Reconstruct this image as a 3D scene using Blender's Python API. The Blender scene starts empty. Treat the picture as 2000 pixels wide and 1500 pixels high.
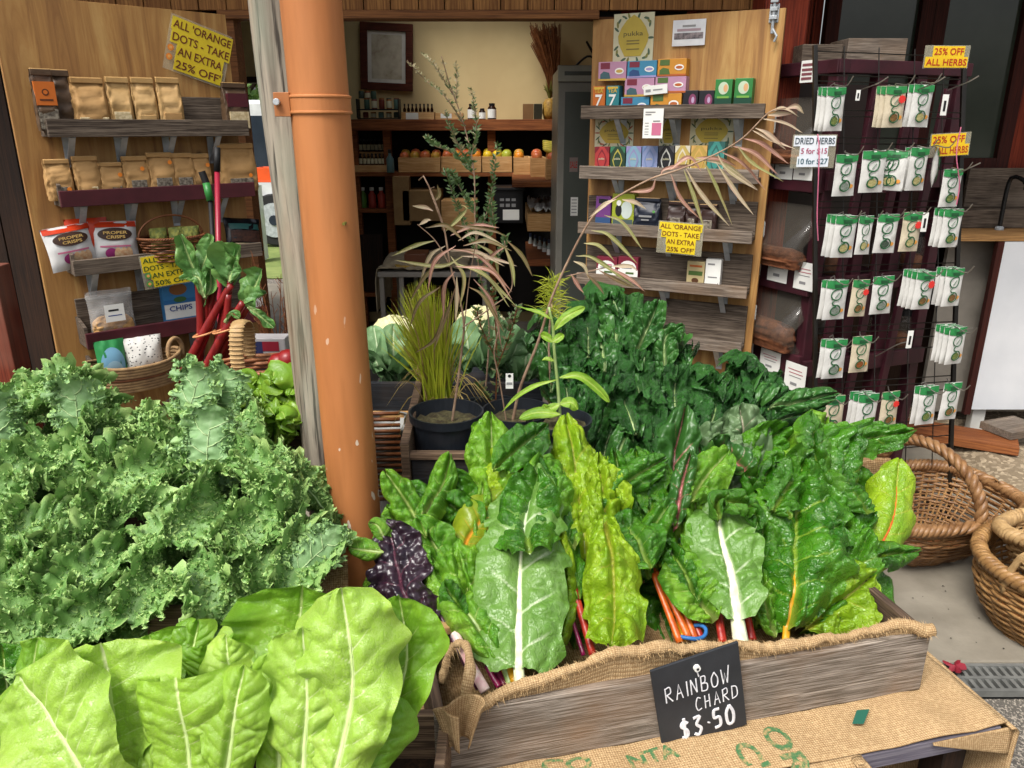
import bpy, math, random
import numpy as np
from mathutils import Vector, Matrix
R = math.radians
random.seed(7)
S = bpy.context.scene
C = S.collection
# ---------------------------------------------------------------- camera, sky, sun, exposure
CAMH, PITCH, FPX = 1.6, R(18.5), 1500.0
cd = bpy.data.cameras.new('camera'); cam = bpy.data.objects.new('camera', cd); C.objects.link(cam)
cam.location = (0, 0, CAMH); cam.rotation_euler = (R(90) - PITCH, 0, 0)
cd.sensor_width = 36; cd.lens = 27; cd.clip_start = .02; cd.clip_end = 500
S.camera = cam
W = bpy.data.worlds.new('World'); S.world = W; W.use_nodes = True
nt = W.node_tree; bg = nt.nodes['Background']
sky = nt.nodes.new('ShaderNodeTexSky'); sky.sky_type = 'NISHITA'; sky.sun_disc = False
SUN_EL, SUN_AZ = R(56), R(214)          # azimuth measured from +Y clockwise: behind the camera
sky.sun_elevation = SUN_EL; sky.sun_rotation = SUN_AZ
sky.air_density = 1.0; sky.dust_density = 6.0; sky.ozone_density = .6
hs = nt.nodes.new('ShaderNodeHueSaturation'); hs.inputs['Saturation'].default_value = .35
nt.links.new(sky.outputs[0], hs.inputs['Color'])
nt.links.new(hs.outputs[0], bg.inputs[0]); bg.inputs[1].default_value = .12
sd = bpy.data.lights.new('sun', 'SUN'); sun = bpy.data.objects.new('sun', sd); C.objects.link(sun)
sd.energy = 1.8; sd.angle = R(20); sd.color = (1, .97, .92)
d = Vector((math.sin(SUN_AZ) * math.cos(SUN_EL), math.cos(SUN_AZ) * math.cos(SUN_EL), math.sin(SUN_EL)))
sun.rotation_euler = d.to_track_quat('Z', 'Y').to_euler()
S.view_settings.view_transform = 'Standard'; S.view_settings.look = 'None'
S.view_settings.exposure = .74; S.view_settings.gamma = 1
S.render.engine = 'CYCLES'
S.cycles.max_bounces = 8; S.cycles.transparent_max_bounces = 12
# ---------------------------------------------------------------- placing helpers (photo pixel 2000x1500 -> world)
sP, cP = math.sin(PITCH), math.cos(PITCH)
def ray(px, py):
    cx = (px - 1000) / FPX; cy = (750 - py) / FPX
    return Vector((cx, cP + sP * cy, -sP + cP * cy))
def P(px, py, Y):
    r = ray(px, py); t = Y / r.y
    return Vector((r.x * t, Y, CAMH + r.z * t))
def PZ(px, py, z):
    r = ray(px, py); t = (z - CAMH) / r.z
    return Vector((r.x * t, r.y * t, z))
class Frame:
    """a vertical plane: origin, direction u along it, n towards the viewer"""
    def __init__(s, a, b):
        s.o = Vector((a[0], a[1], 0)); s.u = (Vector((b[0], b[1], 0)) - s.o).normalized()
        s.n = Vector((s.u.y, -s.u.x, 0)); s.rz = math.atan2(s.u.y, s.u.x)
        s.len = (Vector((b[0], b[1], 0)) - s.o).length
    def hit(s, px, py, d=0):
        r = ray(px, py); o = s.o + s.n * d - Vector((0, 0, CAMH))
        t = o.dot(s.n) / r.dot(s.n); p = r * t + Vector((0, 0, CAMH))
        return (p - s.o).dot(s.u), p.z
    def pt(s, a, d, z): return s.o + s.u * a + s.n * d + Vector((0, 0, z))
# ---------------------------------------------------------------- mesh helpers
def lin(c):
    if isinstance(c, str):
        c = c.lstrip('#'); c = [int(c[i:i + 2], 16) / 255 for i in (0, 2, 4)]
        c = [x / 12.92 if x <= .04045 else ((x + .055) / 1.055) ** 2.4 for x in c]
    return (*c[:3], 1)
class MB:
    def __init__(s): s.v = []; s.f = []; s.m = []; s.mats = []; s.att = {}; s.n = 0
    def mi(s, m):
        if m not in s.mats: s.mats.append(m)
        return s.mats.index(m)
    def add(s, v, f, m, att=None):
        k = s.mi(m); o = s.n
        v = np.asarray([tuple(x) for x in v], float) if not isinstance(v, np.ndarray) else v
        s.v.append(v); s.n += len(v)
        for q in f: s.f.append(tuple(int(i) + o for i in q)); s.m.append(k)
        if att:
            for a in att: s.att.setdefault(a, []).append((o, np.asarray(att[a], float)))
        return s
    def box(s, x0, x1, y0, y1, z0, z1, m):
        v = [(x, y, z) for x in (x0, x1) for y in (y0, y1) for z in (z0, z1)]
        return s.add(v, [(0, 1, 3, 2), (4, 6, 7, 5), (0, 4, 5, 1), (2, 3, 7, 6), (0, 2, 6, 4), (1, 5, 7, 3)], m)
    def obox(s, a, b, w, h, m, up=(0, 0, 1)):
        """bar from a to b, w wide, h tall"""
        a = Vector(a); b = Vector(b); t = (b - a).normalized(); up = Vector(up)
        x = t.cross(up)
        if x.length < 1e-4: x = t.cross(Vector((0, 1, 0)))
        x.normalize(); z = x.cross(t)
        v = [p + x * (w / 2 * i) + z * (h / 2 * j) for p in (a, b) for i in (-1, 1) for j in (-1, 1)]
        return s.add(v, [(0, 1, 3, 2), (4, 6, 7, 5), (0, 4, 5, 1), (2, 3, 7, 6), (0, 2, 6, 4), (1, 5, 7, 3)], m)
    def poly(s, pts, m): return s.add(pts, [tuple(range(len(pts)))], m)
    def ell(s, cx, cz, rx, rz, y, m, n=20, rot=0):
        pts = []
        for i in range(n):
            a = 2 * math.pi * i / n; x, z = rx * math.cos(a), rz * math.sin(a)
            pts.append((cx + x * math.cos(rot) - z * math.sin(rot), y, cz + x * math.sin(rot) + z * math.cos(rot)))
        return s.poly(pts, m)
    def rect(s, x0, x1, z0, z1, y, m): return s.poly([(x0, y, z0), (x1, y, z0), (x1, y, z1), (x0, y, z1)], m)
    def tube(s, pts, r, m, k=8, closed=False, cap=True, flat=1, flatdir=None):
        p = np.array([tuple(q) for q in pts], float); n = len(p)
        r = np.full(n, r, float) if np.isscalar(r) else np.asarray(r, float)
        if closed: t = np.roll(p, -1, 0) - np.roll(p, 1, 0)
        else: t = np.gradient(p, axis=0)
        t /= np.linalg.norm(t, axis=1, keepdims=True) + 1e-12
        nn = np.zeros_like(p)
        if flatdir is not None: prev = np.array(flatdir, float)
        else: prev = np.array((0, 0, 1.)) if abs(t[0, 2]) < .9 else np.array((1., 0, 0))
        for i in range(n):
            q = prev - t[i] * prev.dot(t[i]); q /= np.linalg.norm(q) + 1e-12; nn[i] = q; prev = q
        b = np.cross(t, nn)
        a = np.arange(k) * 2 * math.pi / k
        V = p[:, None] + r[:, None, None] * (np.cos(a)[None, :, None] * nn[:, None] * flat + np.sin(a)[None, :, None] * b[:, None])
        V = V.reshape(-1, 3); F = []
        for i in range(n if closed else n - 1):
            j = (i + 1) % n
            for q in range(k):
                w = (q + 1) % k; F.append((i * k + q, i * k + w, j * k + w, j * k + q))
        if cap and not closed: F.append(tuple(range(k))[::-1]); F.append(tuple((n - 1) * k + q for q in range(k)))
        return s.add(V, F, m)
    def grid(s, V, m, att=None, wrap=False):
        a, b = V.shape[:2]; F = []
        for i in range(a - 1):
            for j in range(b if wrap else b - 1):
                w = (j + 1) % b; F.append((i * b + j, i * b + w, (i + 1) * b + w, (i + 1) * b + j))
        return s.add(V.reshape(-1, 3), F, m, att)
    def lathe(s, prof, m, k=24, c=(0, 0, 0)):
        V = np.array([[(c[0] + r * math.cos(2 * math.pi * j / k), c[1] + r * math.sin(2 * math.pi * j / k), c[2] + z) for j in range(k)] for r, z in prof])
        return s.grid(V, m, wrap=True)
    def text(s, txt, x, z, w, h, y, m, rot=0, bold=0):
        """flat lettering facing -y, its box w x h from (x,z) lower left"""
        key = (txt, bold)
        if key not in TXT:
            cu = bpy.data.curves.new('t', 'FONT'); cu.body = txt; cu.offset = bold; cu.resolution_u = 3
            o = bpy.data.objects.new('t', cu); C.objects.link(o); dg = bpy.context.evaluated_depsgraph_get()
            me = o.evaluated_get(dg).to_mesh()
            v = np.array([tuple(q.co) for q in me.vertices]); f = [tuple(q.vertices) for q in me.polygons]
            o.evaluated_get(dg).to_mesh_clear(); bpy.data.objects.remove(o); bpy.data.curves.remove(cu)
            v = v[:, :2] - v[:, :2].min(0); v /= v.max(0); TXT[key] = (v, f)
        v, f = TXT[key]; q = v * (w, h); c, sn = math.cos(rot), math.sin(rot)
        V = np.stack([x + q[:, 0] * c - q[:, 1] * sn, np.full(len(q), y), z + q[:, 0] * sn + q[:, 1] * c], 1)
        return s.add(V, f, m)
    def build(s, name, parent=None, smooth=False, bevel=0, loc=None, rz=0, solid=0, sub=0):
        me = bpy.data.meshes.new(name)
        V = np.concatenate(s.v) if s.v else np.zeros((0, 3))
        me.from_pydata([tuple(q) for q in V], [], s.f); 
        for m in s.mats: me.materials.append(m)
        me.polygons.foreach_set('material_index', s.m)
        if smooth: me.polygons.foreach_set('use_smooth', [True] * len(s.f))
        for a, L in s.att.items():
            arr = np.zeros(len(V)); 
            for o, x in L: arr[o:o + len(x)] = x
            at = me.attributes.new(a, 'FLOAT', 'POINT'); at.data.foreach_set('value', arr)
        me.update()
        o = bpy.data.objects.new(name, me); C.objects.link(o)
        if parent: o.parent = parent
        if loc is not None: o.location = loc
        o.rotation_euler.z = rz
        if solid: q = o.modifiers.new('solid', 'SOLIDIFY'); q.thickness = solid; q.offset = 0
        if bevel: q = o.modifiers.new('bevel', 'BEVEL'); q.width = bevel; q.segments = 2; q.limit_method = 'ANGLE'
        if sub: q = o.modifiers.new('sub', 'SUBSURF'); q.levels = sub; q.render_levels = sub
        return o
TXT = {}
def tag(o, label, cat, group=None):
    o['label'] = label; o['category'] = cat
    if group: o['group'] = group
    return o
def struct(o): o['kind'] = 'structure'; return o
def thing(name, label, cat, loc=(0, 0, 0), rz=0, group=None, roll=0, tilt=0):
    o = bpy.data.objects.new(name, None); C.objects.link(o); o.empty_display_size = .05
    o.location = loc; o.rotation_euler = (tilt, roll, rz); return tag(o, label, cat, group)
def kids(o): return [c for c in C.objects if c.parent == o]
def dup(o, loc, rz=None, label=None, group=None, scale=None):
    r = o.copy(); C.objects.link(r); r.location = loc
    if rz is not None: r.rotation_euler.z = rz
    if label: r['label'] = label
    if group: r['group'] = group
    if scale: r.scale = scale
    for ch in kids(o):
        c = ch.copy(); C.objects.link(c); c.parent = r
        for g in kids(ch): q = g.copy(); C.objects.link(q); q.parent = c
    return r
# ---------------------------------------------------------------- numpy noise and curves
def vn(x, y, seed=0):
    x = np.asarray(x, float); y = np.asarray(y, float); xi = np.floor(x); yi = np.floor(y); fx = x - xi; fy = y - yi
    fx = fx * fx * (3 - 2 * fx); fy = fy * fy * (3 - 2 * fy)
    def h(a, b):
        q = np.sin(a * 127.1 + b * 311.7 + seed * 74.7) * 43758.5453; return (q - np.floor(q)) * 2 - 1
    return (h(xi, yi) * (1 - fx) + h(xi + 1, yi) * fx) * (1 - fy) + (h(xi, yi + 1) * (1 - fx) + h(xi + 1, yi + 1) * fx) * fy
def cat(pts, n):
    """smooth curve through pts, n samples evenly along it"""
    p = np.array([tuple(q) for q in pts], float)
    if len(p) == 2: return p[0] + (p[1] - p[0]) * np.linspace(0, 1, n)[:, None]
    e = np.vstack([2 * p[0] - p[1], p, 2 * p[-1] - p[-2]]); out = []
    for i in range(1, len(e) - 2):
        t = np.linspace(0, 1, 24, endpoint=False)[:, None]; a, b, c, d = e[i - 1:i + 3]
        out.append(.5 * (2 * b + (c - a) * t + (2 * a - 5 * b + 4 * c - d) * t ** 2 + (3 * b - a - 3 * c + d) * t ** 3))
    q = np.vstack(out + [p[-1:]]); s = np.concatenate([[0], np.cumsum(np.linalg.norm(np.diff(q, axis=0), axis=1))])
    u = np.linspace(0, s[-1], n); return np.stack([np.interp(u, s, q[:, k]) for k in range(3)], 1)
# ---------------------------------------------------------------- materials
class NB:
    def __init__(s, name):
        s.m = bpy.data.materials.new(name); s.m.use_nodes = True; s.t = s.m.node_tree
        s.p = s.t.nodes['Principled BSDF']; s.out = s.t.nodes['Material Output']
    def n(s, typ, **kw):
        q = s.t.nodes.new('ShaderNode' + typ)
        for k, v in kw.items():
            if k.startswith('_'): setattr(q, k[1:], v)
            else: q.inputs[k.replace('__', ' ')].default_value = v
        return q
    def l(s, a, b): s.t.links.new(a, b)
    def coord(s, scale=(1, 1, 1), kind='Object', rot=(0, 0, 0)):
        c = s.n('TexCoord'); mp = s.n('Mapping'); mp.inputs['Scale'].default_value = scale; mp.inputs['Rotation'].default_value = rot
        s.l(c.outputs[kind], mp.inputs[0]); return mp.outputs[0]
    def noise(s, co, scale, detail=4, rough=.55, dist=0):
        q = s.n('TexNoise', Scale=scale, Detail=detail, Roughness=rough, Distortion=dist); s.l(co, q.inputs['Vector']); return q.outputs[0]
    def ramp(s, f, stops):
        q = s.n('ValToRGB'); e = q.color_ramp.elements
        while len(e) < len(stops): e.new(.5)
        for i, (p, c) in enumerate(stops): e[i].position = p; e[i].color = lin(c) if isinstance(c, str) else (c, c, c, 1)
        s.l(f, q.inputs[0]); return q.outputs[0]
    def mix(s, f, a, b, mode='MIX'):
        q = s.n('Mix', _data_type='RGBA', _blend_type=mode)
        for v, k in ((f, 0), (a, 6), (b, 7)):
            if hasattr(v, 'links') or hasattr(v, 'is_output'): s.l(v, q.inputs[k])
            else: q.inputs[k].default_value = v if k == 0 else lin(v)
        return q.outputs[2]
    def bump(s, h, st, dist=.01):
        q = s.n('Bump', Strength=st, Distance=dist); s.l(h, q.inputs['Height']); s.l(q.outputs[0], s.p.inputs['Normal']); return q
    def col(s, c):
        if hasattr(c, 'is_output'): s.l(c, s.p.inputs['Base Color'])
        else: s.p.inputs['Base Color'].default_value = lin(c)
    def rough(s, r): s.p.inputs['Roughness'].default_value = r
_M = {}
def mat(name, c, c2=None, rough=.6, vs=6, bump=.15, bs=60, st=(1, 1, 1), metal=0, spec=.4, alpha=1, lo=.35, hi=.65):
    """one colour broken up by a second, with a fine bump"""
    if name in _M: return _M[name]
    b = NB(name); co = b.coord(st)
    f = b.ramp(b.noise(co, vs), [(lo, 0.), (hi, 1.)])
    if c2 is None:
        l = lin(c); c2 = [x * .78 for x in l[:3]]
    b.col(b.mix(f, c, c2)); b.rough(rough)
    if bump: b.bump(b.noise(co, bs, 3), bump, .004)
    b.p.inputs['Metallic'].default_value = metal; b.p.inputs['Specular IOR Level'].default_value = spec
    if alpha < 1: b.p.inputs['Alpha'].default_value = alpha
    _M[name] = b.m; return b.m
def wood(name, cols, axis=0, rough=.75, sc=1, bump=.5, knots=None):
    """grain stretched along one axis; cols dark..light; axis 0,1,2"""
    b = NB(name); st = [24 * sc] * 3; st[axis] = 1.1 * sc
    co = b.coord(st); f = b.noise(co, 2.2, 8, .62, .4)
    st2 = [150 * sc] * 3; st2[axis] = 4 * sc; g = b.noise(b.coord(st2), 2.0, 5, .6)
    n = len(cols); c = b.ramp(f, [(.28 + .44 * i / (n - 1), q) for i, q in enumerate(cols)])
    c = b.mix(b.ramp(g, [(.42, 1.), (.56, 0.)]), c, cols[0])
    big = b.noise(b.coord((1, 1, 1)), 5 * sc, 3)
    c = b.mix(b.ramp(big, [(.45, 0.), (.75, .45)]), c, cols[-1] if not knots else knots)
    b.col(c); b.rough(rough); b.p.inputs['Specular IOR Level'].default_value = .25
    b.bump(g, bump, .003); return b.m
def plywood(name, base, dark, light):
    b = NB(name); co = b.coord((11, 11, .8)); f = b.noise(co, 1.3, 9, .68, 1.6)
    c = b.ramp(f, [(.34, dark), (.5, base), (.64, light)])
    w = b.noise(b.coord((3, 3, 1.6)), 1.5, 4); c = b.mix(b.ramp(w, [(.4, 0.), (.7, .5)]), c, dark)
    v = b.n('TexVoronoi', Scale=3.3); b.l(b.coord((1, 1, .8)), v.inputs['Vector'])
    c = b.mix(b.ramp(v.outputs['Distance'], [(.03, .9), (.075, 0.)]), c, '#3a1c0c')
    b.col(c); b.rough(.62); b.bump(f, .1, .004); return b.m
def burlap(name, c='#bfa27a', c2='#8f7350', th=.0046):
    b = NB(name); k = 1 / th
    wx = b.n('TexWave', _bands_direction='X', Scale=.314 * k, Distortion=1.2, Detail=2); wx.inputs['Detail Scale'].default_value = .4
    wy = b.n('TexWave', _bands_direction='Y', Scale=.314 * k, Distortion=1.2, Detail=2); wy.inputs['Detail Scale'].default_value = .4
    uv = b.n('UVMap') if False else None
    co = b.coord((1, 1, 1), 'UV'); b.l(co, wx.inputs['Vector']); b.l(co, wy.inputs['Vector'])
    mx = b.n('Math', _operation='MULTIPLY'); b.l(wx.outputs['Fac'], mx.inputs[0]); b.l(wy.outputs['Fac'], mx.inputs[1])
    o = b.coord((1, 1, 1)); big = b.noise(o, 9, 5, .6); fine = b.noise(o, 160, 3)
    cc = b.mix(b.ramp(mx.outputs[0], [(.0, 0.), (.35, 1.)]), c2, c)
    cc = b.mix(b.ramp(big, [(.35, 0.), (.7, .4)]), cc, c2); cc = b.mix(b.ramp(fine, [(.45, 0.), (.8, .45)]), cc, '#e2c598')
    b.col(cc); b.rough(.95); b.p.inputs['Specular IOR Level'].default_value = .1
    b.bump(mx.outputs[0], .6, .0015); return b.m
def leafmat(name, ca, cb, vein, rough=.4, trans=.25, bump=.3, bs=130, nz=9, spec=.5, edge=None, blotch=None, net=0, netd=.5):
    """leaf colour from vertex attributes: vein (rib and side veins), tone (age variation)"""
    b = NB(name); o = b.coord((1, 1, 1))
    a = b.n('Attribute', _attribute_name='vein'); t = b.n('Attribute', _attribute_name='tone')
    c = b.mix(b.ramp(b.noise(o, nz, 4), [(.35, 0.), (.68, 1.)]), ca, cb)
    c = b.mix(b.ramp(t.outputs['Fac'], [(.5, 0.), (.95, .75)]), c, edge or cb)
    if blotch: c = b.mix(b.ramp(b.noise(o, 42, 4), [(.60, 0.), (.72, .7)]), c, blotch)
    c = b.mix(b.ramp(a.outputs['Fac'], [(.3, 0.), (.85, .9)]), c, vein)
    b.col(c); b.rough(rough); b.p.inputs['Specular IOR Level'].default_value = spec
    h = b.noise(o, bs, 3)
    if net:
        v = b.n('TexVoronoi', Scale=net, _feature='DISTANCE_TO_EDGE'); wv = b.mix(.06 if net > 80 else .04, o, b.n('TexNoise', Scale=net * .5).outputs[1]); b.l(wv, v.inputs['Vector'])
        e = b.ramp(v.outputs['Distance'], [(.0, 0.), (.22, 1.)]); h = b.mix(.3, e, h); c = b.mix(b.ramp(v.outputs['Distance'], [(.0, netd), (.10, 0.)]), c, vein); b.col(c)
    bp = b.bump(h, bump, .003)
    if trans:
        tr = b.n('BsdfTranslucent'); b.l(c, tr.inputs[0]); b.l(bp.outputs[0], tr.inputs['Normal'])
        mx = b.n('MixShader'); mx.inputs[0].default_value = trans
        b.l(b.p.outputs[0], mx.inputs[1]); b.l(tr.outputs[0], mx.inputs[2]); b.l(mx.outputs[0], b.out.inputs[0])
    return b.m
def plain(name, c, rough=.5, **k): return mat(name, c, rough=rough, bump=k.pop('bump', .04), **k)
def uvbox(o, s=1.0):
    """uv in metres from local position, by the face's main axis"""
    me = o.data; uv = me.uv_layers.new(name='UVMap')
    for p in me.polygons:
        n = p.normal; k = max(range(3), key=lambda i: abs(n[i])); ax = [(1, 2), (0, 2), (0, 1)][k]
        for li in p.loop_indices:
            q = me.vertices[me.loops[li].vertex_index].co; uv.data[li].uv = (q[ax[0]] * s, q[ax[1]] * s)
    return o
# ---------------------------------------------------------------- ground and setting
def asphaltmat(name, a, b_, speck, sc=220):
    b = NB(name); o = b.coord((1, 1, 1)); v = b.n('TexVoronoi', Scale=sc); b.l(o, v.inputs['Vector'])
    c = b.mix(b.ramp(b.noise(o, 3, 5), [(.35, 0.), (.65, 1.)]), a, b_)
    f = b.ramp(v.outputs['Color'], [(.55, 0.), (.8, 1.)]); c = b.mix(f, c, speck)
    b.col(c); b.rough(.85); b.bump(v.outputs['Distance'], .8, .004); return b.m
M_asph = asphaltmat('asphalt', '#4a4641', '#5d5850', '#a59c8e')
M_conc = mat('concrete', '#8b8476', '#766f62', rough=.85, vs=5, bump=.3, bs=90)
M_conc2 = mat('shop_concrete', '#6d675e', '#5b564e', rough=.7, vs=4, bump=.2, bs=60)
M_dirt = asphaltmat('dirt', '#6d5f4b', '#7f705a', '#a3937a', 60)
M_grass = mat('grass', '#7d8a4c', '#5f7137', rough=.9, vs=3, bump=.6, bs=40)
m = MB(); m.rect(0, 0, 0, 0, 0, M_asph)
def sheet(name, x0, x1, y0, y1, z, mm):
    m = MB(); m.poly([(x0, y0, z), (x1, y0, z), (x1, y1, z), (x0, y1, z)], mm); return struct(m.build(name))
sheet('ground', -80, 80, -60, 160, -.03, M_asph)
sheet('grass', -60, 40, 8.6, 140, -.02, M_grass)
b_ = MB(); b_.box(-4, 2.24, 2.02, 8.2, -.06, 0, M_conc); struct(b_.build('pavement', bevel=.006))
sheet('shop_floor', -2.98, 1.1, 3.62, 6.48, .004, M_conc2)
# raised dirt bed beyond the slab with an uneven surface
gx, gy = np.meshgrid(np.linspace(2.25, 6, 60), np.linspace(2.02, 4.6, 60), indexing='ij')
gz = .02 + .03 * vn(gx * 3, gy * 3, 3) + .012 * vn(gx * 17, gy * 17, 5) - .06 * np.clip(1 - (gx - 2.25) / .15, 0, 1)
m = MB(); m.grid(np.stack([gx, gy, gz], 2), M_dirt); struct(m.build('dirt', smooth=True))
# ---------------------------------------------------------------- shop building
W_plank = wood('lintel_wood', ['#6b4524', '#8d6236', '#a97a46'], axis=2, sc=.5)
W_beam = wood('beam_wood', ['#5a3820', '#7a4f2c', '#8a5d36'], axis=0, sc=.5)
W_red = wood('red_stained_wood', ['#571d10', '#7d301b', '#8f3d24'], axis=2, sc=.5, bump=.3)
W_dkred = wood('dark_red_frame_wood', ['#2a0f0b', '#3d1710', '#4a1d13'], axis=2, sc=.5, bump=.3)
W_dark = wood('dark_timber', ['#1c120c', '#2b1b11', '#3a2416'], axis=2, sc=.5)
W_grey = wood('weathered_grey_wood', ['#3a3028', '#62564a', '#7f7264'], axis=0, sc=1)
W_greyl = wood('pale_weathered_wood', ['#544a41', '#7c7064', '#9a8e80'], axis=0, sc=1.2, knots='#7d6146')
W_brown = wood('brown_shelf_wood', ['#5d321a', '#804a26', '#9a5f35'], axis=0, sc=.7)
W_box = wood('pale_box_wood', ['#a77b4a', '#c59a66', '#d8b483'], axis=0, sc=1.2, bump=.2)
W_ply = plywood('plywood', '#a37840', '#82592d', '#b58f54')
M_cream = mat('cream_wall', '#c9b685', '#b8a375', rough=.8, vs=1.6, bump=.05)
M_black = plain('black', '#0d0d0e', .6)
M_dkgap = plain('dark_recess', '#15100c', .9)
M_galv = mat('galvanised_steel', '#b9bec2', '#9aa0a4', rough=.4, metal=.25, vs=20)
M_glass = mat('dusty_window_glass', '#3d443a', '#2b322a', rough=.12, vs=2, bump=.01, spec=.6)
M_roof = mat('roof_iron', '#7d8083', rough=.5)
shop = thing('shop_building', 'timber farm shop with plank lintel, cream inside wall and red stained window wall', 'building', (0, 3.6, 0))
def part(mb, name, par, off=(0, 3.6, 0), **k):
    """mesh written in world metres, made local to a parent standing at off"""
    mb.v = [v - np.array(off) for v in mb.v]; return mb.build(name, par, **k)
rng = random.Random(3)
def planks(name, x0, x1, y0, y1, z0, z1, w, gap, mt):
    m = MB(); x = x0
    while x < x1:
        ww = min(w * rng.uniform(.94, 1.06), x1 - x); o = rng.uniform(-.002, .002)
        m.box(x + gap, x + ww - gap, y0 + o, y1, z0, z1, mt); x += ww
    return m
part(planks('w', -2.6, 1.22, 3.6, 3.64, 2.072, 2.9, .115, .0022, W_plank), 'lintel_planks', shop, bevel=.002)
m = MB(); m.box(-2.6, 1.22, 3.66, 3.7, 2.05, 2.9, M_dkgap); part(m, 'lintel_backing', shop)
m = MB(); m.box(-1.25, .37, 3.58, 3.68, 2.036, 2.07, W_beam); part(m, 'lintel_beam', shop, bevel=.003)
m = MB(); m.box(-1.30, -1.19, 3.6, 3.7, 0, 2.05, W_beam); part(m, 'door_jamb', shop)
m = MB(); m.box(.362, .46, 3.64, 3.7, 0, 2.05, W_beam); part(m, 'door_jamb', shop)
part(planks('w', -4.2, -1.31, 3.62, 3.68, 0, 2.06, .14, .003, W_dark), 'front_wall', shop)
part(planks('w', .47, 1.08, 3.66, 3.70, 0, 2.9, .14, .003, W_red), 'front_wall', shop)
# inside walls: cream back wall with the open doorway at the left, side walls, ceiling with an unseen opening added to let daylight in
m = MB()
m.box(-1.62, 1.2, 6.5, 6.6, 0, 2.7, M_cream); m.box(-3.1, -1.62, 6.5, 6.6, 1.975, 2.7, M_cream)
part(m, 'back_wall', shop)
m = MB(); m.box(-3.0, -1.60, 6.47, 6.62, 1.93, 1.975, W_dark); m.box(-1.66, -1.60, 6.47, 6.62, 0, 1.93, W_dark); part(m, 'back_door_frame', shop)
m = MB(); m.box(-3.2, -3.1, 3.7, 6.6, 0, 2.7, M_cream); part(m, 'side_wall', shop)
m = MB(); m.box(1.12, 1.2, 3.95, 6.5, 0, 2.7, M_cream); part(m, 'side_wall', shop)
m = MB()
for x0, x1, y0, y1 in ((-3.2, 4.4, 3.3, 4.6), (-3.2, 4.4, 6.2, 6.8), (-3.2, -.9, 4.6, 6.2), (.0, 4.4, 4.6, 6.2)):
    m.box(x0, x1, y0, y1, 2.7, 2.74, M_roof)
part(m, 'roof', shop)
m = MB(); m.add([(-5, 3.0, 2.60), (5, 3.0, 2.60), (5, 3.6, 2.72), (-5, 3.6, 2.72), (-5, 3.0, 2.63), (5, 3.0, 2.63), (5, 3.6, 2.75), (-5, 3.6, 2.75)], [(0, 1, 2, 3), (7, 6, 5, 4), (0, 4, 5, 1), (2, 6, 7, 3), (0, 3, 7, 4), (1, 5, 6, 2)], W_plank); part(m, 'added_shade_eave', shop)  # unseen overhang added to shade the doors and lintel
# window wall on the right
part(planks('w', 1.08, 1.62, 4.40, 4.44, 0, 2.7, .12, .003, W_red), 'window_wall', shop, bevel=.002)
part(planks('w', 2.70, 4.4, 4.36, 4.44, 0, 2.7, .3, .003, W_red), 'window_wall', shop, bevel=.002)
m = MB(); m.box(1.62, 2.70, 4.40, 4.44, 0, 1.36, W_dark); part(m, 'window_wall', shop)
m = MB(); m.box(1.08, 1.12, 3.66, 4.40, 0, 2.7, W_red); part(m, 'return_wall', shop)
m = MB(); m.box(1.02, 1.2, 3.42, 3.6, 0, 2.7, W_red); part(m, 'corner_post', shop, bevel=.004)
for x0, x1 in ((1.62, 2.17), (2.17, 2.70)):
    w = MB()
    w.box(x0, x0 + .07, 4.34, 4.40, 1.36, 2.7, W_dkred); w.box(x1 - .07, x1, 4.34, 4.40, 1.36, 2.7, W_dkred); w.box(x0 + .07, x1 - .07, 4.34, 4.40, 1.36, 1.44, W_dkred)
    wf = part(w, 'window', shop, bevel=.003)
    g = MB(); g.box(x0 + .07, x1 - .07, 4.375, 4.385, 1.44, 2.7, M_glass); part(g, 'pane', wf)
# the two door leaves folded open, with shelves fixed to them
FL = Frame((-1.785, 2.9), (-1.17, 3.45)); FR = Frame((.348, 3.62), (1.054, 3.26))
M_mar = mat('maroon_paint', '#4c1a22', '#3b1219', rough=.5, vs=9, bs=40)
def doorpart(mb, F, name, par, d=0, **k):
    """mesh in door coordinates: x along the door, -y out of it"""
    o = mb.build(name, par, **k)
    if par == shop: o.location = F.o - Vector((0, 3.6, 0)); o.rotation_euler.z = F.rz
    return o
def make_door(F, w, name='door'):
    m = MB(); m.box(0, w, 0, .022, .03, 2.035, W_ply); return doorpart(m, F, name, shop, bevel=.001)
DL = make_door(FL, FL.len); DR = make_door(FR, FR.len)
def shelf(F, door, x0, x1, z, depth, lip, lipmat, back=0, backmat=None, end=True):
    m = MB(); m.box(x0, x1, -depth, 0, z - .018, z, W_grey)
    s = m.build('shelf', door, bevel=.002)
    m = MB(); m.box(x0 - .008, x1 + .008, -depth - .018, -depth - .001, z - .02, z - .02 + lip, lipmat); m.build('shelf_lip', door, bevel=.002)
    if back: m = MB(); m.box(x0, x1, -.016, -.002, z + .002, z + back, backmat or W_grey); m.build('shelf_back', door, bevel=.002)
    if end:
        m = MB(); m.poly([(x0 - .001, -depth, z - .018), (x0 - .001, -depth, z + lip), (x0 - .001, -.002, z + .09), (x0 - .001, -.002, z - .018)], W_grey)
        m.build('shelf_end', door, solid=.012)
    return s
def bracket(door, x, z, h=.13, d=.1):
    m = MB(); m.box(x - .013, x + .013, -.005, -.001, z - h, z - .019, M_galv); m.obox((x, -.006, z - h + .012), (x, -d, z - .022), .022, .004, M_galv)
    m.box(x - .013, x + .013, -d, -.006, z - .0235, z - .0195, M_galv); m.build('bracket', door)
def sz(F, px, py, d=0): return F.hit(px, py, d)
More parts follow.
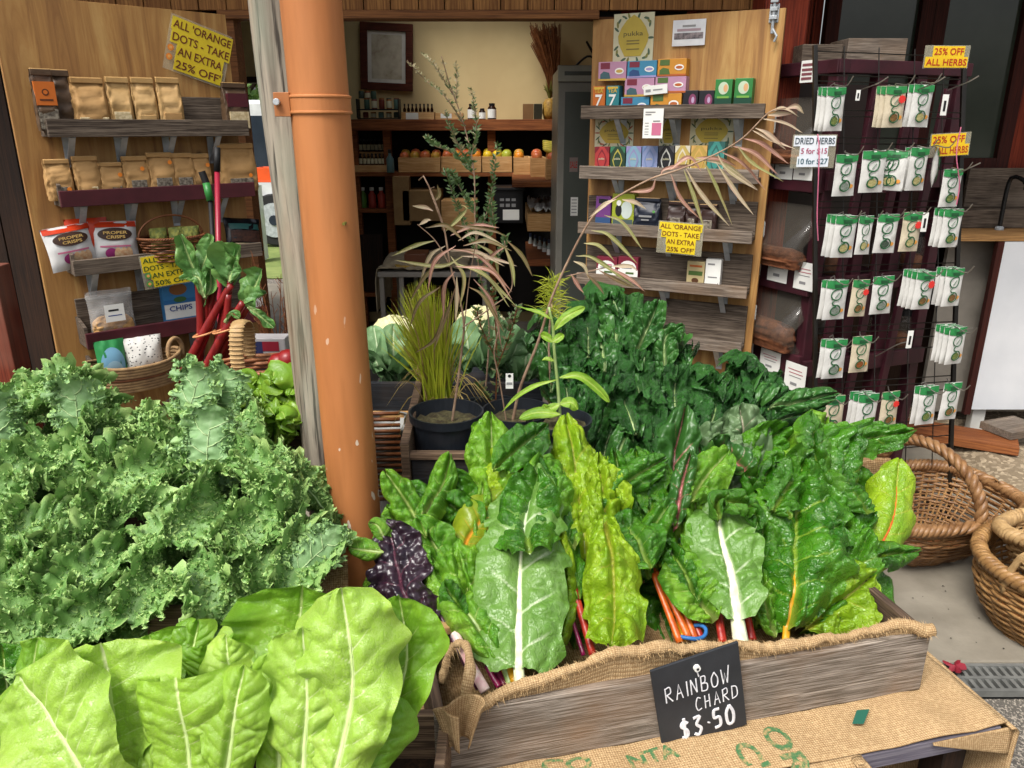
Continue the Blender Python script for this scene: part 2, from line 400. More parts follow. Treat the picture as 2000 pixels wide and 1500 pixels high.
# left door shelves: z measured from the photo at the lip line
LSH = []
for (px, py, dep, lip, lm, back) in ((280, 256, .10, .062, W_grey, .13), (300, 384, .10, .058, M_mar, 0), (300, 512, .11, .058, W_grey, 0), (330, 646, .11, .062, M_mar, .16)):
    a, z = sz(FL, px, py, dep); x0, x1 = .09, FL.len - .01
    shelf(FL, DL, x0, x1, z, dep, lip, lm, back, W_grey if back else None); LSH.append((z, dep))
    for i, bx in enumerate((.16, .34, .52, .70)): bracket(DL, bx, z)
a, z = sz(FL, 260, 742, .16); LSH.append((z, .16)); shelf(FL, DL, .1, FL.len - .01, z, .16, .05, W_grey, 0)
RSH = []
for (px, py, dep, lip, lm, back) in ((1320, 222, .10, .055, W_grey, 0), (1300, 344, .10, .055, W_greyl, 0), (1300, 456, .10, .05, W_greyl, .14), (1330, 562, .10, .05, W_greyl, .15), (1330, 668, .10, .05, W_greyl, .17)):
    a, z = sz(FR, px, py, dep); shelf(FR, DR, .01, FR.len - .03, z, dep, lip, lm, back, W_grey if back else None, False); RSH.append((z, dep))
    for bx in (.16, .40, .66): bracket(DR, bx, z)
# barrel bolt on the right door
a0, z0 = sz(FR, 1508, 72); a1, z1 = sz(FR, 1508, 8)
m = MB(); m.box(a0 - .018, a0 + .018, -.004, -.001, z0 + .05, z1, M_galv); m.tube([(a0, -.014, z0 + .01), (a0, -.014, z1 + .01)], .006, M_galv)
m.tube([(a0, -.014, z0 + .03), (a0 + .02, -.02, z0 + .0), (a0 + .012, -.02, z0 - .02)], .005, M_galv)
for q in (.06, .09, .12): m.box(a0 - .014, a0 + .014, -.024, -.004, z0 + q, z0 + q + .014, M_galv)
m.build('door_bolt', DR, bevel=.001)
# ---------------------------------------------------------------- post and downpipe
def timbermat(name):
    b = NB(name); co = b.coord((16, 16, 1.2)); f = b.noise(co, 2, 8, .65, .6)
    c = b.ramp(f, [(.25, '#524a40'), (.42, '#736a5d'), (.55, '#8f8677'), (.7, '#a79c8b')])
    k = b.noise(b.coord((50, 50, 1.6)), 2, 4); c = b.mix(b.ramp(k, [(.38, 1.), (.46, 0.)]), c, '#3a332b')
    c = b.mix(b.ramp(b.noise(b.coord((4, 4, .8)), 2, 3), [(.5, 0.), (.7, .5)]), c, '#9a7b58')
    c = b.mix(b.ramp(b.noise(b.coord((4, 4, 1.5)), 3, 3), [(.5, 0.), (.7, .4)]), c, '#7f8a78')
    b.col(c); b.rough(.85); b.bump(k, .6, .004); return b.m
pb, pt_ = P(648, 900, 1.62), P(553, 0, 1.62); dv = (pt_ - pb).normalized()
base = pb - dv * (pb.z / dv.z); top = pb + dv * ((2.62 - pb.z) / dv.z)
pp = cat([base, top], 70); V = []
for i, q in enumerate(pp):
    row = []
    for j in range(32):
        a = 2 * math.pi * j / 32; r = .062 + .002 * math.sin(3 * a + i * .05) + .0022 * math.sin(i * .35 + 2 * math.cos(a)) + .001 * math.sin(11 * a + i * .02)
        row.append((q[0] - base.x + r * math.cos(a), q[1] - base.y + r * math.sin(a), q[2]))
    V.append(row)
m = MB(); m.grid(np.array(V), timbermat('post_timber'), wrap=True)
o = m.build('timber_post', smooth=True, loc=base); tag(o, 'weathered grey round timber post behind the orange downpipe', 'post')
def pipemat():
    b = NB('orange_downpipe_paint'); o = b.coord((1, 1, 1))
    c = b.mix(b.ramp(b.noise(b.coord((3, 3, .6)), 3, 4), [(.35, 0.), (.7, 1.)]), '#b87848', '#a8683a')
    v = b.noise(b.coord((1, 1, .45)), 55, 2, .4); hz = b.n('SeparateXYZ'); b.l(o, hz.inputs[0])
    low = b.n('MapRange'); b.l(hz.outputs[2], low.inputs[0]); low.inputs[1].default_value = 1.45; low.inputs[2].default_value = .8; low.inputs[3].default_value = 0; low.inputs[4].default_value = 1
    chip = b.n('Math', _operation='MULTIPLY'); b.l(b.ramp(v, [(.70, 0.), (.715, 1.)]), chip.inputs[0]); b.l(low.outputs[0], chip.inputs[1])
    c = b.mix(chip.outputs[0], c, '#e6d9c6')
    dirt = b.ramp(b.noise(b.coord((6, 6, .7)), 3, 5), [(.48, 0.), (.72, .5)]); c = b.mix(dirt, c, '#7a4a28')
    b.col(c); b.rough(.5); b.p.inputs['Specular IOR Level'].default_value = .3; b.bump(b.noise(o, 40, 3), .06, .004); return b.m
M_pipe = pipemat()
qb, qt = P(694, 1000, 1.46), P(607, 0, 1.46); dv = (qt - qb).normalized()
base = qb - dv * ((qb.z - 0.0) / dv.z); top = qb + dv * ((2.6 - qb.z) / dv.z)
dp = thing('downpipe', 'orange painted round downpipe strapped to the timber post', 'pipe', base)
L = top - base; PR = .0525
def pz(z): return L * (z / L.z)
m = MB(); m.tube(cat([pz(0), pz(2.6)], 40), PR, M_pipe, k=48); m.build('pipe', dp, smooth=True)
zc = P(615, 1148, 1.46).z
for za, hh in ((zc, .05), (P(735, 1475, 1.46).z, .06)):
    m = MB(); m.tube([pz(za - hh), pz(za - hh + .003), pz(za), pz(za + .004)], [PR + .001, PR + .006, PR + .006, PR + .001], M_pipe, k=48); m.build('pipe_joint', dp, smooth=True)
zs = P(615, 205, 1.46).z
m = MB()
for q, r in ((-.013, .0035), (.013, .0035)): m.tube([pz(zs + q) + Vector((PR * math.cos(a), PR * math.sin(a), 0)) * 1.02 for a in np.linspace(0, 6.283, 40)], r, M_pipe, k=6)
m.tube([pz(zs - .013), pz(zs + .013)], PR + .0025, M_pipe, k=48)
e = pz(zs) + Vector((-PR - .012, -.022, 0)); m.box(e.x - .008, e.x + .02, e.y - .012, e.y + .012, e.z - .02, e.z + .02, M_pipe)
m.tube([e + Vector((-.001, -.014, .004)), e + Vector((-.001, -.022, .004))], .006, M_galv, k=8)
m.build('strap', dp, smooth=False, bevel=.001)
s_ = P(672, 437, 1.41) - base; m = MB(); m.tube([s_ + Vector((0, .012, 0)), s_ + Vector((0, -.004, 0))], .003, plain('brass', '#6f6a2a', .4), k=8); m.build('screw', dp)
# red-brown post at the far left
m = MB(); m.box(-.055, .055, -.05, .05, 0, 1.18, wood('chipped_red_post', ['#5a2415', '#6f2f1c', '#7b3722'], axis=2, sc=.4, knots='#a58d7a'))
q = P(8, 700, 2.45); tag(m.build('gate_post', loc=(q.x, q.y, 0), rz=.1, bevel=.004), 'red brown painted timber post with chipped paint beside the left plywood door', 'post')
# ---------------------------------------------------------------- goods on the two doors
M_kraft = mat('kraft_paper', '#b08a58', '#9c7746', rough=.75, vs=12, bump=.35, bs=45)
M_kraft2 = mat('pale_kraft_paper', '#bd9a66', '#a98550', rough=.6, vs=12, bump=.35, bs=45)
M_win = mat('bag_window', '#4a423a', '#8f8778', rough=.15, vs=90, bump=.4, bs=160)
M_winp = mat('pale_bag_window', '#d8c8a2', '#b7a37a', rough=.2, vs=70, bump=.4, bs=160)
M_odot = plain('orange_dot', '#f08a2c', .5); M_gdot = plain('green_dot', '#5a9a4a', .5)
M_yel = mat('yellow_sign_card', '#dcc42a', '#cdb320', rough=.35, vs=5, bump=.02)
M_lam = plain('clear_laminate', '#d8d3b8', .15, alpha=.22)
M_brn = plain('red_brown_ink', '#6b2a12', .5); M_grn = plain('dark_green_ink', '#1f4a20', .5); M_red = plain('red_ink', '#b3261c', .5)
M_ink = plain('black_ink', '#1a1a1c', .5); M_white = mat('white_card', '#e6e6e0', '#d6d6d0', rough=.45, vs=4, bump=.02)
M_mag = plain('magenta_ink', '#a83560', .5); M_blue = plain('blue_ink', '#27468a', .5)
def fit(F, px0, px1, pyt, z, d):
    pm = (px0 + px1) / 2; zt = F.hit(pm, pyt, d)[1]; pyb = pyt + 40
    s0 = F.hit(px0, pyb, d)[0]; s1 = F.hit(px1, pyb, d)[0]
    return (s0 + s1) / 2, s1 - s0, zt - z
def loft(w, h, dp, lv, m, seed=0, n=28, crum=.006, mb=None):
    """rounded-rectangle tower; lv = (height fraction, width factor, depth factor, y shift)"""
    mb = mb or MB(); V = []; zs = np.linspace(0, 1, 22); lv = np.array(lv, float)
    for q in zs:
        wf, df, ys = (np.interp(q, lv[:, 0], lv[:, k]) for k in (1, 2, 3)); row = []
        for j in range(n):
            a = 2 * math.pi * (j + .5) / n; c, s = math.cos(a), math.sin(a); e = .35
            x = math.copysign(abs(c) ** e, c) * w / 2 * wf; y = math.copysign(abs(s) ** e, s) * dp / 2 * df + ys
            k = float(vn(j * .9 + seed, q * 9, seed)) * crum + float(vn(j * 2.3, q * 21, seed + 3)) * crum * .5
            row.append((x + k * .6, y + k, q * h))
        V.append(row)
    V = np.array(V); mb.grid(V, m, wrap=True); mb.poly([tuple(x) for x in V[-1]], m); mb.poly([tuple(x) for x in V[0][::-1]], m); return mb
BAG = [(0, .97, .95, 0), (.08, 1, 1, 0), (.5, 1, .95, 0), (.78, .98, .45, 0), (.9, .97, .13, 0), (1, .97, .1, 0)]
def kraft_bag(F, sh, px0, px1, pyt, label, seed, mt=None, window=None, dot=None, dd=.07, group='kraft paper bags on the left door', fold=True, extra=None, name='paper_bag', roll=0, d=None):
    z, dep = sh; d = d if d is not None else dep * .55; s, w, h = fit(F, px0, px1, pyt, z, d); mt = mt or M_kraft
    t = thing(name, label, 'bag', F.pt(s, d, z + .001), F.rz, group, roll)
    loft(w, h, min(dd, w * .62), BAG, mt, seed).build('bag_body', t, smooth=True)
    D = min(dd, w * .62) / 2
    if fold:
        m = MB(); m.box(-w * .47, w * .47, -.013, -.004, h * .9, h * 1.0, mt); m.box(-w * .46, w * .46, -.009, .004, h * .985, h * 1.012, M_kraft2); m.build('folded_top', t, bevel=.002)
    if window:
        x0, x1, z0, z1, wm = window; m = MB(); pts = [(w * x0, w * x1, h * z0, h * z1)]
        m.box(w * x0, w * x1, -D - .0035, -D * .7, h * z0, h * z1, wm); m.build('window', t, bevel=.002)
    if dot:
        m = MB(); m.ell(w * dot[0], h * dot[1], .008, .008, -D * (1 if dot[1] < .55 else .72) - .006, M_odot, 14); m.build('sticker_dot', t, solid=.0008)
    if extra: extra(t, w, h, D)
    return t
def lblmat(t, w, h, D):
    m = MB(); m.box(-w * .46, w * .46, -D - .004, -D * .5, h * .42, h * .80, plain('orange_label', '#c96a22', .5)); m.build('label', t)
    m = MB(); m.ell(0, h * .63, w * .16, w * .16, -D - .005, plain('brown_ink', '#5b2d12', .5)); m.ell(0, h * .63, w * .10, w * .10, -D - .0056, plain('orange_label', '#c96a22', .5)); m.rect(-w * .3, w * .3, h * .49, h * .52, -D - .005, plain('brown_ink', '#5b2d12', .5)); m.build('printed_emblem', t)
    m = MB(); m.box(-w * .44, w * .44, -D - .0035, -D * .5, h * .03, h * .36, M_win); m.build('window', t)
s1, s2, s3, s4, s5 = LSH
M_kdk = mat('dark_brown_bag', '#5b4632', '#473524', rough=.5, vs=12, bump=.3)
kraft_bag(FL, s1, 62, 106, 136, 'brown bag with orange front label at the left end of the top grey shelf', 1, M_kdk, extra=lblmat, d=.075)
kraft_bag(FL, s1, 102, 139, 138, 'darker bag half hidden beside the orange labelled bag on the top shelf', 2, M_kdk, d=.04)
kraft_bag(FL, s1, 139, 206, 153, 'wide kraft bag with clear base showing pale flour on the top shelf', 3, M_kraft, window=(-.4, .44, .02, .26, M_winp))
kraft_bag(FL, s1, 208, 255, 152, 'tall pale kraft bag with shiny foot, nearest the wide flour bag', 4, M_kraft2, window=(-.36, .36, .04, .36, M_winp), fold=True)
kraft_bag(FL, s1, 257, 303, 153, 'middle one of the three tall pale kraft bags on the top shelf', 5, M_kraft2, window=(-.36, .36, .03, .3, M_kraft2))
kraft_bag(FL, s1, 305, 353, 153, 'tall pale kraft bag right of its twins, beside the empty end of the top shelf', 6, M_kraft2, window=(-.36, .36, .03, .34, M_kraft))
def maroonlbl(t, w, h, D):
    m = MB(); m.box(-w * .4, w * .4, -D - .004, -D * .5, h * .5, h * .78, plain('maroon_label', '#4c1620', .5)); m.build('label', t)
    m = MB(); m.box(-w * .36, w * .4, -D - .0035, -D * .5, h * .05, h * .4, M_winp); m.build('window', t)
kraft_bag(FL, s1, 434, 482, 163, 'dark bag with maroon label alone at the right end of the top shelf', 7, M_kdk, extra=maroonlbl)
dk = (-.28, .3, .08, .42, M_win)
for i, (a, b, y, win, dot, lab) in enumerate((
        (88, 141, 312, (-.22, .3, .12, .34, M_win), (.26, .28), 'crumpled squat kraft bag first from the left on the maroon lipped shelf'),
        (143, 195, 306, (-.3, .3, .08, .30, M_winp), None, 'kraft bag without a dot sticker and with pale contents window on the second shelf'),
        (194, 243, 318, (-.1, .3, .14, .34, M_win), (.3, .66), 'shortest kraft bag in the second shelf row with orange dot at its top right'),
        (240, 291, 306, dk, (.2, .7), 'kraft bag with black bean window between the shortest bag and the tallest bag'),
        (287, 340, 299, dk, (.3, .78), 'tallest kraft bag in the second shelf row with wide dark window'),
        (333, 379, 300, dk, None, 'kraft bag without a dot and with dark window left of the green tool handle'),
        (374, 411, 301, None, (.3, .72), 'kraft bag partly hidden behind the green tool handle'),
        (424, 497, 281, (-.28, .34, .08, .28, M_win), (.26, .34), 'largest kraft bag at the right end of the second shelf'))):
    kraft_bag(FL, s2, a, b, y, lab, 20 + i, window=win, dot=dot)
# pillow packets
def pillow(w, h, b, m, seed=0, nx=18, nz=18, pinch=.04, mb=None, crum=.004):
    mb = mb or MB()
    for sg in (-1, 1):
        u, v = np.meshgrid(np.linspace(-1, 1, nx), np.linspace(0, 1, nz), indexing='ij')
        bul = b / 2 * (1 - np.abs(u) ** 2.4) ** .6 * np.clip(np.sin(math.pi * np.clip((v - pinch) / (1 - 2 * pinch), 0, 1)), 0, 1) ** .55
        x = u * w / 2 * (1 - .05 * np.sin(math.pi * v)); y = sg * bul + crum * vn(u * 4 + seed, v * 6, seed) * (bul > 0) - 0 * u
        mb.grid(np.stack([x, y, v * h], 2), m)
    return mb
def patch(f, poly, m, mb, off=.003):
    """flat shape lifted onto the front of a pillow"""
    mb.poly([(x, f, z) for x, z in poly], m)
def surf_y(w, h, b, x, z, pinch=.04):
    u = abs(2 * x / w); v = min(max((z / h - pinch) / (1 - 2 * pinch), 0), 1)
    return -b / 2 * max(1 - u ** 2.4, 0) ** .6 * max(math.sin(math.pi * v), 0) ** .55
def onp(mb, w, h, b, x0, x1, z0, z1, m, off=.003, n=8, shape=None):
    """patch following the pillow front"""
    X, Z = np.meshgrid(np.linspace(x0, x1, n), np.linspace(z0, z1, n), indexing='ij')
    if shape: X, Z = shape(X, Z)
    Y = np.array([[surf_y(w, h, b, X[i, j], Z[i, j]) - off for j in range(n)] for i in range(n)])
    mb.grid(np.stack([X, Y, Z], 2), m)
M_pw = mat('white_foil_packet', '#d6d5d2', '#bfbfc0', rough=.25, vs=8, bump=.2, bs=25)
M_pr = mat('orange_red_foil', '#c8401f', '#a83018', rough=.25, vs=8, bump=.2, bs=25)
M_pb = plain('brown_badge', '#3a2114', .5); M_purple = plain('beet_purple', '#93306e', .5); M_pcream = mat('crisp_cream', '#dfc39b', '#c8936a', rough=.5, vs=60)
def disc(x, z, rx, rz):
    def f(X, Z):
        a = (X - X.min()) / (X.max() - X.min()) * 2 - 1; c = (Z - Z.min()) / (Z.max() - Z.min()) * 2 - 1
        return x + rx * a * np.sqrt(1 - c * c / 2), z + rz * c * np.sqrt(1 - a * a / 2)
    return f
def chips(px0, px1, pyt, label, seed, yaw=0, d=.06, roll=0):
    z, dep = s3; s, w, h = fit(FL, px0, px1, pyt, z, d); b = .07
    t = thing('crisp_packet', label, 'crisps', FL.pt(s, d, z), FL.rz + yaw, 'crisp packets on the left door', roll, R(-6))
    pillow(w, h, b, M_pw, seed).build('packet', t, smooth=True)
    m = MB(); onp(m, w, h, b, -w * .48, w * .48, h * .86, h * .995, M_pr); m.build('top_band', t, smooth=True)
    m = MB(); onp(m, w, h, b, 0, 1, 0, 1, M_pb, .005, 10, disc(0, h * .70, w * .36, h * .15)); m.build('badge', t, smooth=True)
    m = MB(); yy = surf_y(w, h, b, 0, h * .7) - .008
    m.text('PROPER', -w * .25, h * .70, w * .5, h * .07, yy, plain('gold_ink', '#d9b56a', .4), bold=.02); m.text('CRISPS', -w * .2, h * .60, w * .4, h * .07, yy - .001, plain('gold_ink', '#d9b56a', .4), bold=.02); m.build('lettering', t)
    m = MB(); onp(m, w, h, b, 0, 1, 0, 1, M_purple, .004, 8, disc(-w * .12, h * .26, w * .13, h * .12))
    for q in (.02, .14, .25): onp(m, w, h, b, 0, 1, 0, 1, M_pcream, .005, 8, disc(w * q, h * .24, w * .08, h * .15))
    onp(m, w, h, b, -w * .34, w * .3, h * .40, h * .44, plain('pink_ink', '#c36c8a', .5), .004); m.build('printed_picture', t, smooth=True)
chips(92, 193, 440, 'white crisp packet with orange top, left one of the front pair', 1, .12, roll=-.1)
chips(176, 268, 432, 'white crisp packet with orange top, right one of the front pair beside the basket', 2, -.1, .055, roll=.04)
z, dep = s3; s, w, h = fit(FL, 130, 215, 426, z, .03)
t = tag(pillow(w, h, .05, M_pr, 5).build('crisp_packet', smooth=True, loc=FL.pt(s, .027, z), rz=FL.rz), 'red crisp packet standing behind the two white ones', 'crisps', 'crisp packets on the left door')
# wicker basket with small bags, dark box at the right end of the third shelf
def weave(mb, rx, ry, h, rows, m, taper=.75, stakes=24, r=.0035, e=1.0, z0=0, seed=0, belly=0, wob=.0):
    n = stakes * 6
    for i in range(rows):
        q = i / max(rows - 1, 1); k = taper + (1 - taper) * q + belly * math.sin(math.pi * q); pts = []
        for j in range(n):
            a = 2 * math.pi * j / n; c, s = math.cos(a), math.sin(a)
            o = r * .9 * math.cos(stakes / 2 * a + math.pi * i) + wob * math.sin(3 * a + i)
            pts.append((math.copysign(abs(c) ** e, c) * (rx * k + o), math.copysign(abs(s) ** e, s) * (ry * k + o), z0 + h * q + .0006 * math.sin(5 * a + i * 2)))
        mb.tube(pts, r * rng.uniform(.85, 1.1), m, k=5, closed=True)
def rim(mb, rx, ry, z, m, r, e=1.0, turns=26, cords=3, dz=None):
    for k in range(cords):
        pts = []
        for j in range(turns * 12):
            a = 2 * math.pi * j / (turns * 12); c, s = math.cos(a), math.sin(a); ph = turns * a + k * 2 * math.pi / cords
            zz = z + (dz(a) if dz else 0)
            pts.append((math.copysign(abs(c) ** e, c) * (rx + r * .7 * math.cos(ph)), math.copysign(abs(s) ** e, s) * (ry + r * .7 * math.cos(ph)), zz + r * .7 * math.sin(ph)))
        mb.tube(pts, r * .62, m, k=5, closed=True)
M_wick_d = mat('dark_wicker', '#7a4a28', '#5c3319', rough=.5, vs=30, bs=120)
M_wick = mat('wicker', '#9f7a4c', '#7a5833', rough=.45, vs=28, bump=.25, bs=120)
M_wick_p = mat('pale_wicker', '#b99a6c', '#9a7a50', rough=.55, vs=28, bump=.25, bs=120)
z, dep = s3; s, w, h = fit(FL, 275, 400, 462, z, .08)
t = thing('wicker_basket', 'low dark wicker basket holding small bags beside the white crisp packets', 'basket', FL.pt(s, .09, z + .002), FL.rz)
m = MB(); weave(m, w / 2, .085, h, 9, M_wick_d, .8, 20, .004); m.build('woven_side', t, smooth=True)
m = MB(); rim(m, w / 2 + .002, .088, h, M_wick_d, .005); m.build('rim', t, smooth=True)
m = MB(); m.tube([(w / 2 * math.cos(a), .0, h + .085 * math.sin(a)) for a in np.linspace(0, math.pi, 24)], .004, M_wick_d); m.build('handle', t, smooth=True)
M_gm = mat('dried_green_herbs', '#6f6f2c', '#3f4a1d', rough=.8, vs=60, bump=.8)
for i, x in enumerate((-.05, .02, .07)):
    tag(pillow(.07, .10, .05, M_gm, i).build('herb_bag', smooth=True, loc=FL.pt(s + x, .09 + .012 * i, z + .03), rz=FL.rz), ('small olive bag leaning in the dark basket, nearest the crisps', 'small olive bag in the middle of the dark basket', 'small olive bag in the dark basket nearest the red tool shaft')[i], 'bag', 'small bags in the dark basket')
s, w, h = fit(FL, 440, 512, 424, z, .06); t = thing('coffee_packet', 'dark packet with brown and white print lying at the right end of the third shelf', 'packet', FL.pt(s, .06, z), FL.rz, roll=.12, tilt=R(-20))
pillow(w, h, .05, plain('black_foil', '#15161a', .25), 2).build('packet', t, smooth=True)
m = MB(); onp(m, w, h, .05, -w * .4, w * .4, h * .62, h * .8, plain('teal_ink', '#2d5c58', .4)); onp(m, w, h, .05, -w * .38, w * .4, h * .24, h * .58, mat('bean_print', '#4a2a1c', '#261510', vs=70)); onp(m, w, h, .05, -w * .3, w * .42, h * .06, h * .2, M_winp); m.build('printed_picture', t)
# fourth shelf: zip bag, blue box, pale box
z, dep = s4; s, w, h = fit(FL, 170, 262, 566, z, .06)
M_clear = mat('clear_plastic', '#e8e6e2', rough=.08, alpha=.28, vs=20, bump=.5, bs=18)
t = thing('zip_bag', 'clear zip bag of beige meal with a white label on the fourth shelf', 'bag', FL.pt(s, .06, z + .002), FL.rz)
pillow(w, h, .07, M_clear, 3, crum=.008).build('clear_bag', t, smooth=True)
loft(w * .9, h * .46, .055, [(0, .9, .9, 0), (.2, 1, 1, 0), (.75, .95, .8, 0), (.95, .7, .5, 0), (1, .5, .3, 0)], mat('beige_meal', '#c49a66', '#b08650', rough=.9, vs=60, bump=.4), 4).build('contents', t, smooth=True)
m = MB(); m.box(-w * .2, w * .22, -.043, -.042, h * .36, h * .72, M_white); m.rect(-w * .12, w * .1, h * .58, h * .62, -.0435, M_ink); m.rect(-w * .14, w * .16, h * .48, h * .5, -.0435, M_blue); m.build('label', t)
m = MB(); m.box(-w * .5, w * .5, -.006, .006, h * .84, h * .92, M_clear); m.build('zip_strip', t, bevel=.002)
def print_box(F, sh, px0, px1, pyt, label, name, cat_, base, shapes, d=None, dp=.05, group=None, texts=(), yaw=0, z=None, roll=0):
    """a carton with coloured print on its front: shapes (kind, x0,x1,z0,z1, colour) in fractions"""
    zz, dep = sh; zz = zz if z is None else z; d = dep * .5 if d is None else d
    s, w, h = fit(F, px0, px1, pyt, zz, d)
    t = thing(name, label, cat_, F.pt(s, d, zz + .001), F.rz + yaw, group, roll)
    m = MB(); m.box(-w / 2, w / 2, 0, dp, 0, h, base); m.build('carton', t, bevel=.0015)
    m = MB()
    for k, q in enumerate(shapes):
        y = -.0008 - .0004 * k
        if q[0] == 'r': m.rect(q[1] * w, q[2] * w, q[3] * h, q[4] * h, y, q[5])
        elif q[0] == 'e': m.ell((q[1] + q[2]) / 2 * w, (q[3] + q[4]) / 2 * h, (q[2] - q[1]) / 2 * w, (q[4] - q[3]) / 2 * h, y, q[5], 18)
        elif q[0] == 'p': m.poly([(a * w, y, b * h) for a, b in q[1]], q[2])
    y -= .001
    for q in texts: m.text(q[0], q[1] * w, q[2] * h, q[3] * w, q[4] * h, y - .001, q[5], bold=.015)
    m.build('printed_front', t); return t
K = lambda n, c: plain(n, c, .45)
print_box(FL, s4, 320, 384, 552, 'blue and white carton with a biscuit picture, half behind the rhubarb', 'cereal_box', 'box', K('sky_blue_card', '#3a7fb5'),
          [('r', -.5, .5, .18, .52, M_white), ('r', -.5, .5, .52, .62, K('mid_blue', '#2f6fa8')), ('e', -.3, .25, .72, .98, K('biscuit', '#8a5a30')), ('e', -.2, .2, .55, .68, K('logo_green', '#3f6a3a'))], texts=[('CHIPS', -.36, .36, .7, .12, M_blue)])
print_box(FL, s4, 484, 516, 572, 'small white carton at the right end of the fourth shelf', 'tea_box', 'box', M_white, [('r', -.4, .4, .1, .2, K('grey_ink', '#8a8a8a'))])
# bottom shelf: seagrass basket with two packets
z, dep = s5; s, w, h = fit(FL, 168, 352, 706, z, .12)
t = thing('seagrass_basket', 'oval seagrass basket with a rope loop handle on the bottom shelf', 'basket', FL.pt(s, .16, z - .02), FL.rz)
M_sea = mat('seagrass', '#a98a5f', '#86694a', rough=.8, vs=25, bump=.6, bs=70)
m = MB()
for i in range(9): m.tube([((w / 2 - .004 * (8 - i) * .8) * math.cos(a), (.11 - .003 * (8 - i)) * math.sin(a), .012 * i + .02 * abs(math.cos(a)) ** 3 * i / 8) for a in np.linspace(0, 6.2832, 70)[:-1]], .0075, M_sea if i not in (4,) else M_wick_d, k=6, closed=True)
m.poly([((w / 2 - .03) * math.cos(a), .09 * math.sin(a), .0) for a in np.linspace(0, 6.28, 40)[:-1]], M_sea)
m.build('coiled_side', t, smooth=True)
m = MB(); m.tube([(w / 2 - .02 + .035 * math.cos(a), -.02 + .02 * math.cos(a), .115 + .05 * math.sin(a)) for a in np.linspace(-.6, 3.8, 24)], .009, M_sea, k=8); m.build('loop_handle', t, smooth=True)
bs, bz = s, z
s, w, h = fit(FL, 186, 246, 662, z, .14); t = thing('wipes_packet', 'green and pale blue packet standing in the seagrass basket', 'packet', FL.pt(s, .15, z), FL.rz)
pillow(w, h, .05, K('leaf_green_foil', '#2e8a4a'), 5).build('packet', t, smooth=True); m = MB(); onp(m, w, h, .05, 0, 1, 0, 1, K('pale_blue_print', '#7fb4d2'), .003, 9, disc(0, h * .45, w * .4, h * .4)); onp(m, w, h, .05, 0, 1, 0, 1, K('paler_blue_print', '#a8cfe0'), .005, 9, disc(0, h * .3, w * .3, h * .25)); m.build('printed_picture', t, smooth=True)
s, w, h = fit(FL, 242, 318, 655, z, .14)
b_ = NB('speckled_cloth'); v = b_.n('TexVoronoi', Scale=75); b_.l(b_.coord((1, 1, 1.4)), v.inputs[0]); b_.col(b_.mix(b_.ramp(v.outputs['Distance'], [(.22, 1.), (.3, 0.)]), '#d5d3cc', '#222228')); b_.rough(.6)
tag(pillow(w, h, .08, b_.m, 6).build('speckled_packet', smooth=True, loc=FL.pt(s, .15, z), rz=FL.rz), 'white packet with black speckles in the seagrass basket', 'packet')
# ---------------------------------------------------------------- yellow signs
def card_sign(F, corners, lines, label, ink, name='paper_sign', d=.012, roll=0, dots=None, backing=True, lh=None, shape=None, cm=None, group=None, fs=1.0):
    """a cut card made of one strip per line of text; corners = px box x0,y0,x1,y1 of the unrotated card"""
    x0, y0, x1, y1 = corners; s0, zc = F.hit(x0, (y0 + y1) / 2, d); s1, _ = F.hit(x1, (y0 + y1) / 2, d)
    _, zt = F.hit((x0 + x1) / 2, y0, d); _, zb = F.hit((x0 + x1) / 2, y1, d); w, h = s1 - s0, zt - zb
    t = thing(name, label, 'sign', F.pt((s0 + s1) / 2, d, (zt + zb) / 2), F.rz, group, roll)
    n = len(lines); m = MB(); x = MB(); k = h / n; cm = cm or M_yel
    for i, (txt, a, b) in enumerate(lines):
        zt_ = h / 2 - k * i; m.box(a * w, b * w, 0, .0015, zt_ - k, zt_, cm)
        x.text(txt, (a + .025) * w, zt_ - k * .82, (b - a - .05) * w, k * .64, -.0012, ink if not isinstance(ink, list) else ink[i], bold=.012)
    m.build('card', t); x.build('lettering', t)
    if dots:
        q = MB()
        for (dx, dz, mm) in dots: q.ell(dx * w, dz * h, .012, .012, -.003, mm, 14); q.ell(dx * w, dz * h, .006, .006, -.0036, K('dot_centre', '#f6b35e'), 10)
        q.build('dot_sticker', t)
    if backing: q = MB(); q.box(-w * .53, w * .53, .002, .0028, -h * .54, h * .54, M_lam); q.build('laminate', t)
    return t
card_sign(FL, (330, 50, 442, 152), [("ALL 'ORANGE", -.5, .55), ('DOTS - TAKE', -.48, .55), ('AN EXTRA', -.36, .46), ("25% OFF'", -.36, .47)], 'yellow sale sign about orange dots tacked crookedly at the top of the left door', M_brn, roll=.30, dots=[(-.46, -.11, M_odot), (-.46, -.29, M_odot)])
card_sign(FL, (279, 496, 372, 557), [("ALL 'GREEN", -.5, .5), ('DOTS - TAKE', -.5, .5), ('AN EXTRA', -.36, .5), ("50% OFF'", -.33, .5)], 'yellow sale sign about green dots hanging on the third shelf of the left door', M_grn, d=.135, roll=-.05, dots=[(-.42, -.1, M_gdot), (-.42, -.36, M_gdot)])
card_sign(FR, (1286, 436, 1370, 495), [("ALL 'ORANGE", -.5, .5), ('DOTS - TAKE', -.44, .46), ('AN EXTRA', -.32, .38), ("25% OFF'", -.30, .38)], 'yellow sale sign about orange dots hanging on the third shelf of the right door', M_brn, d=.125, roll=.03)
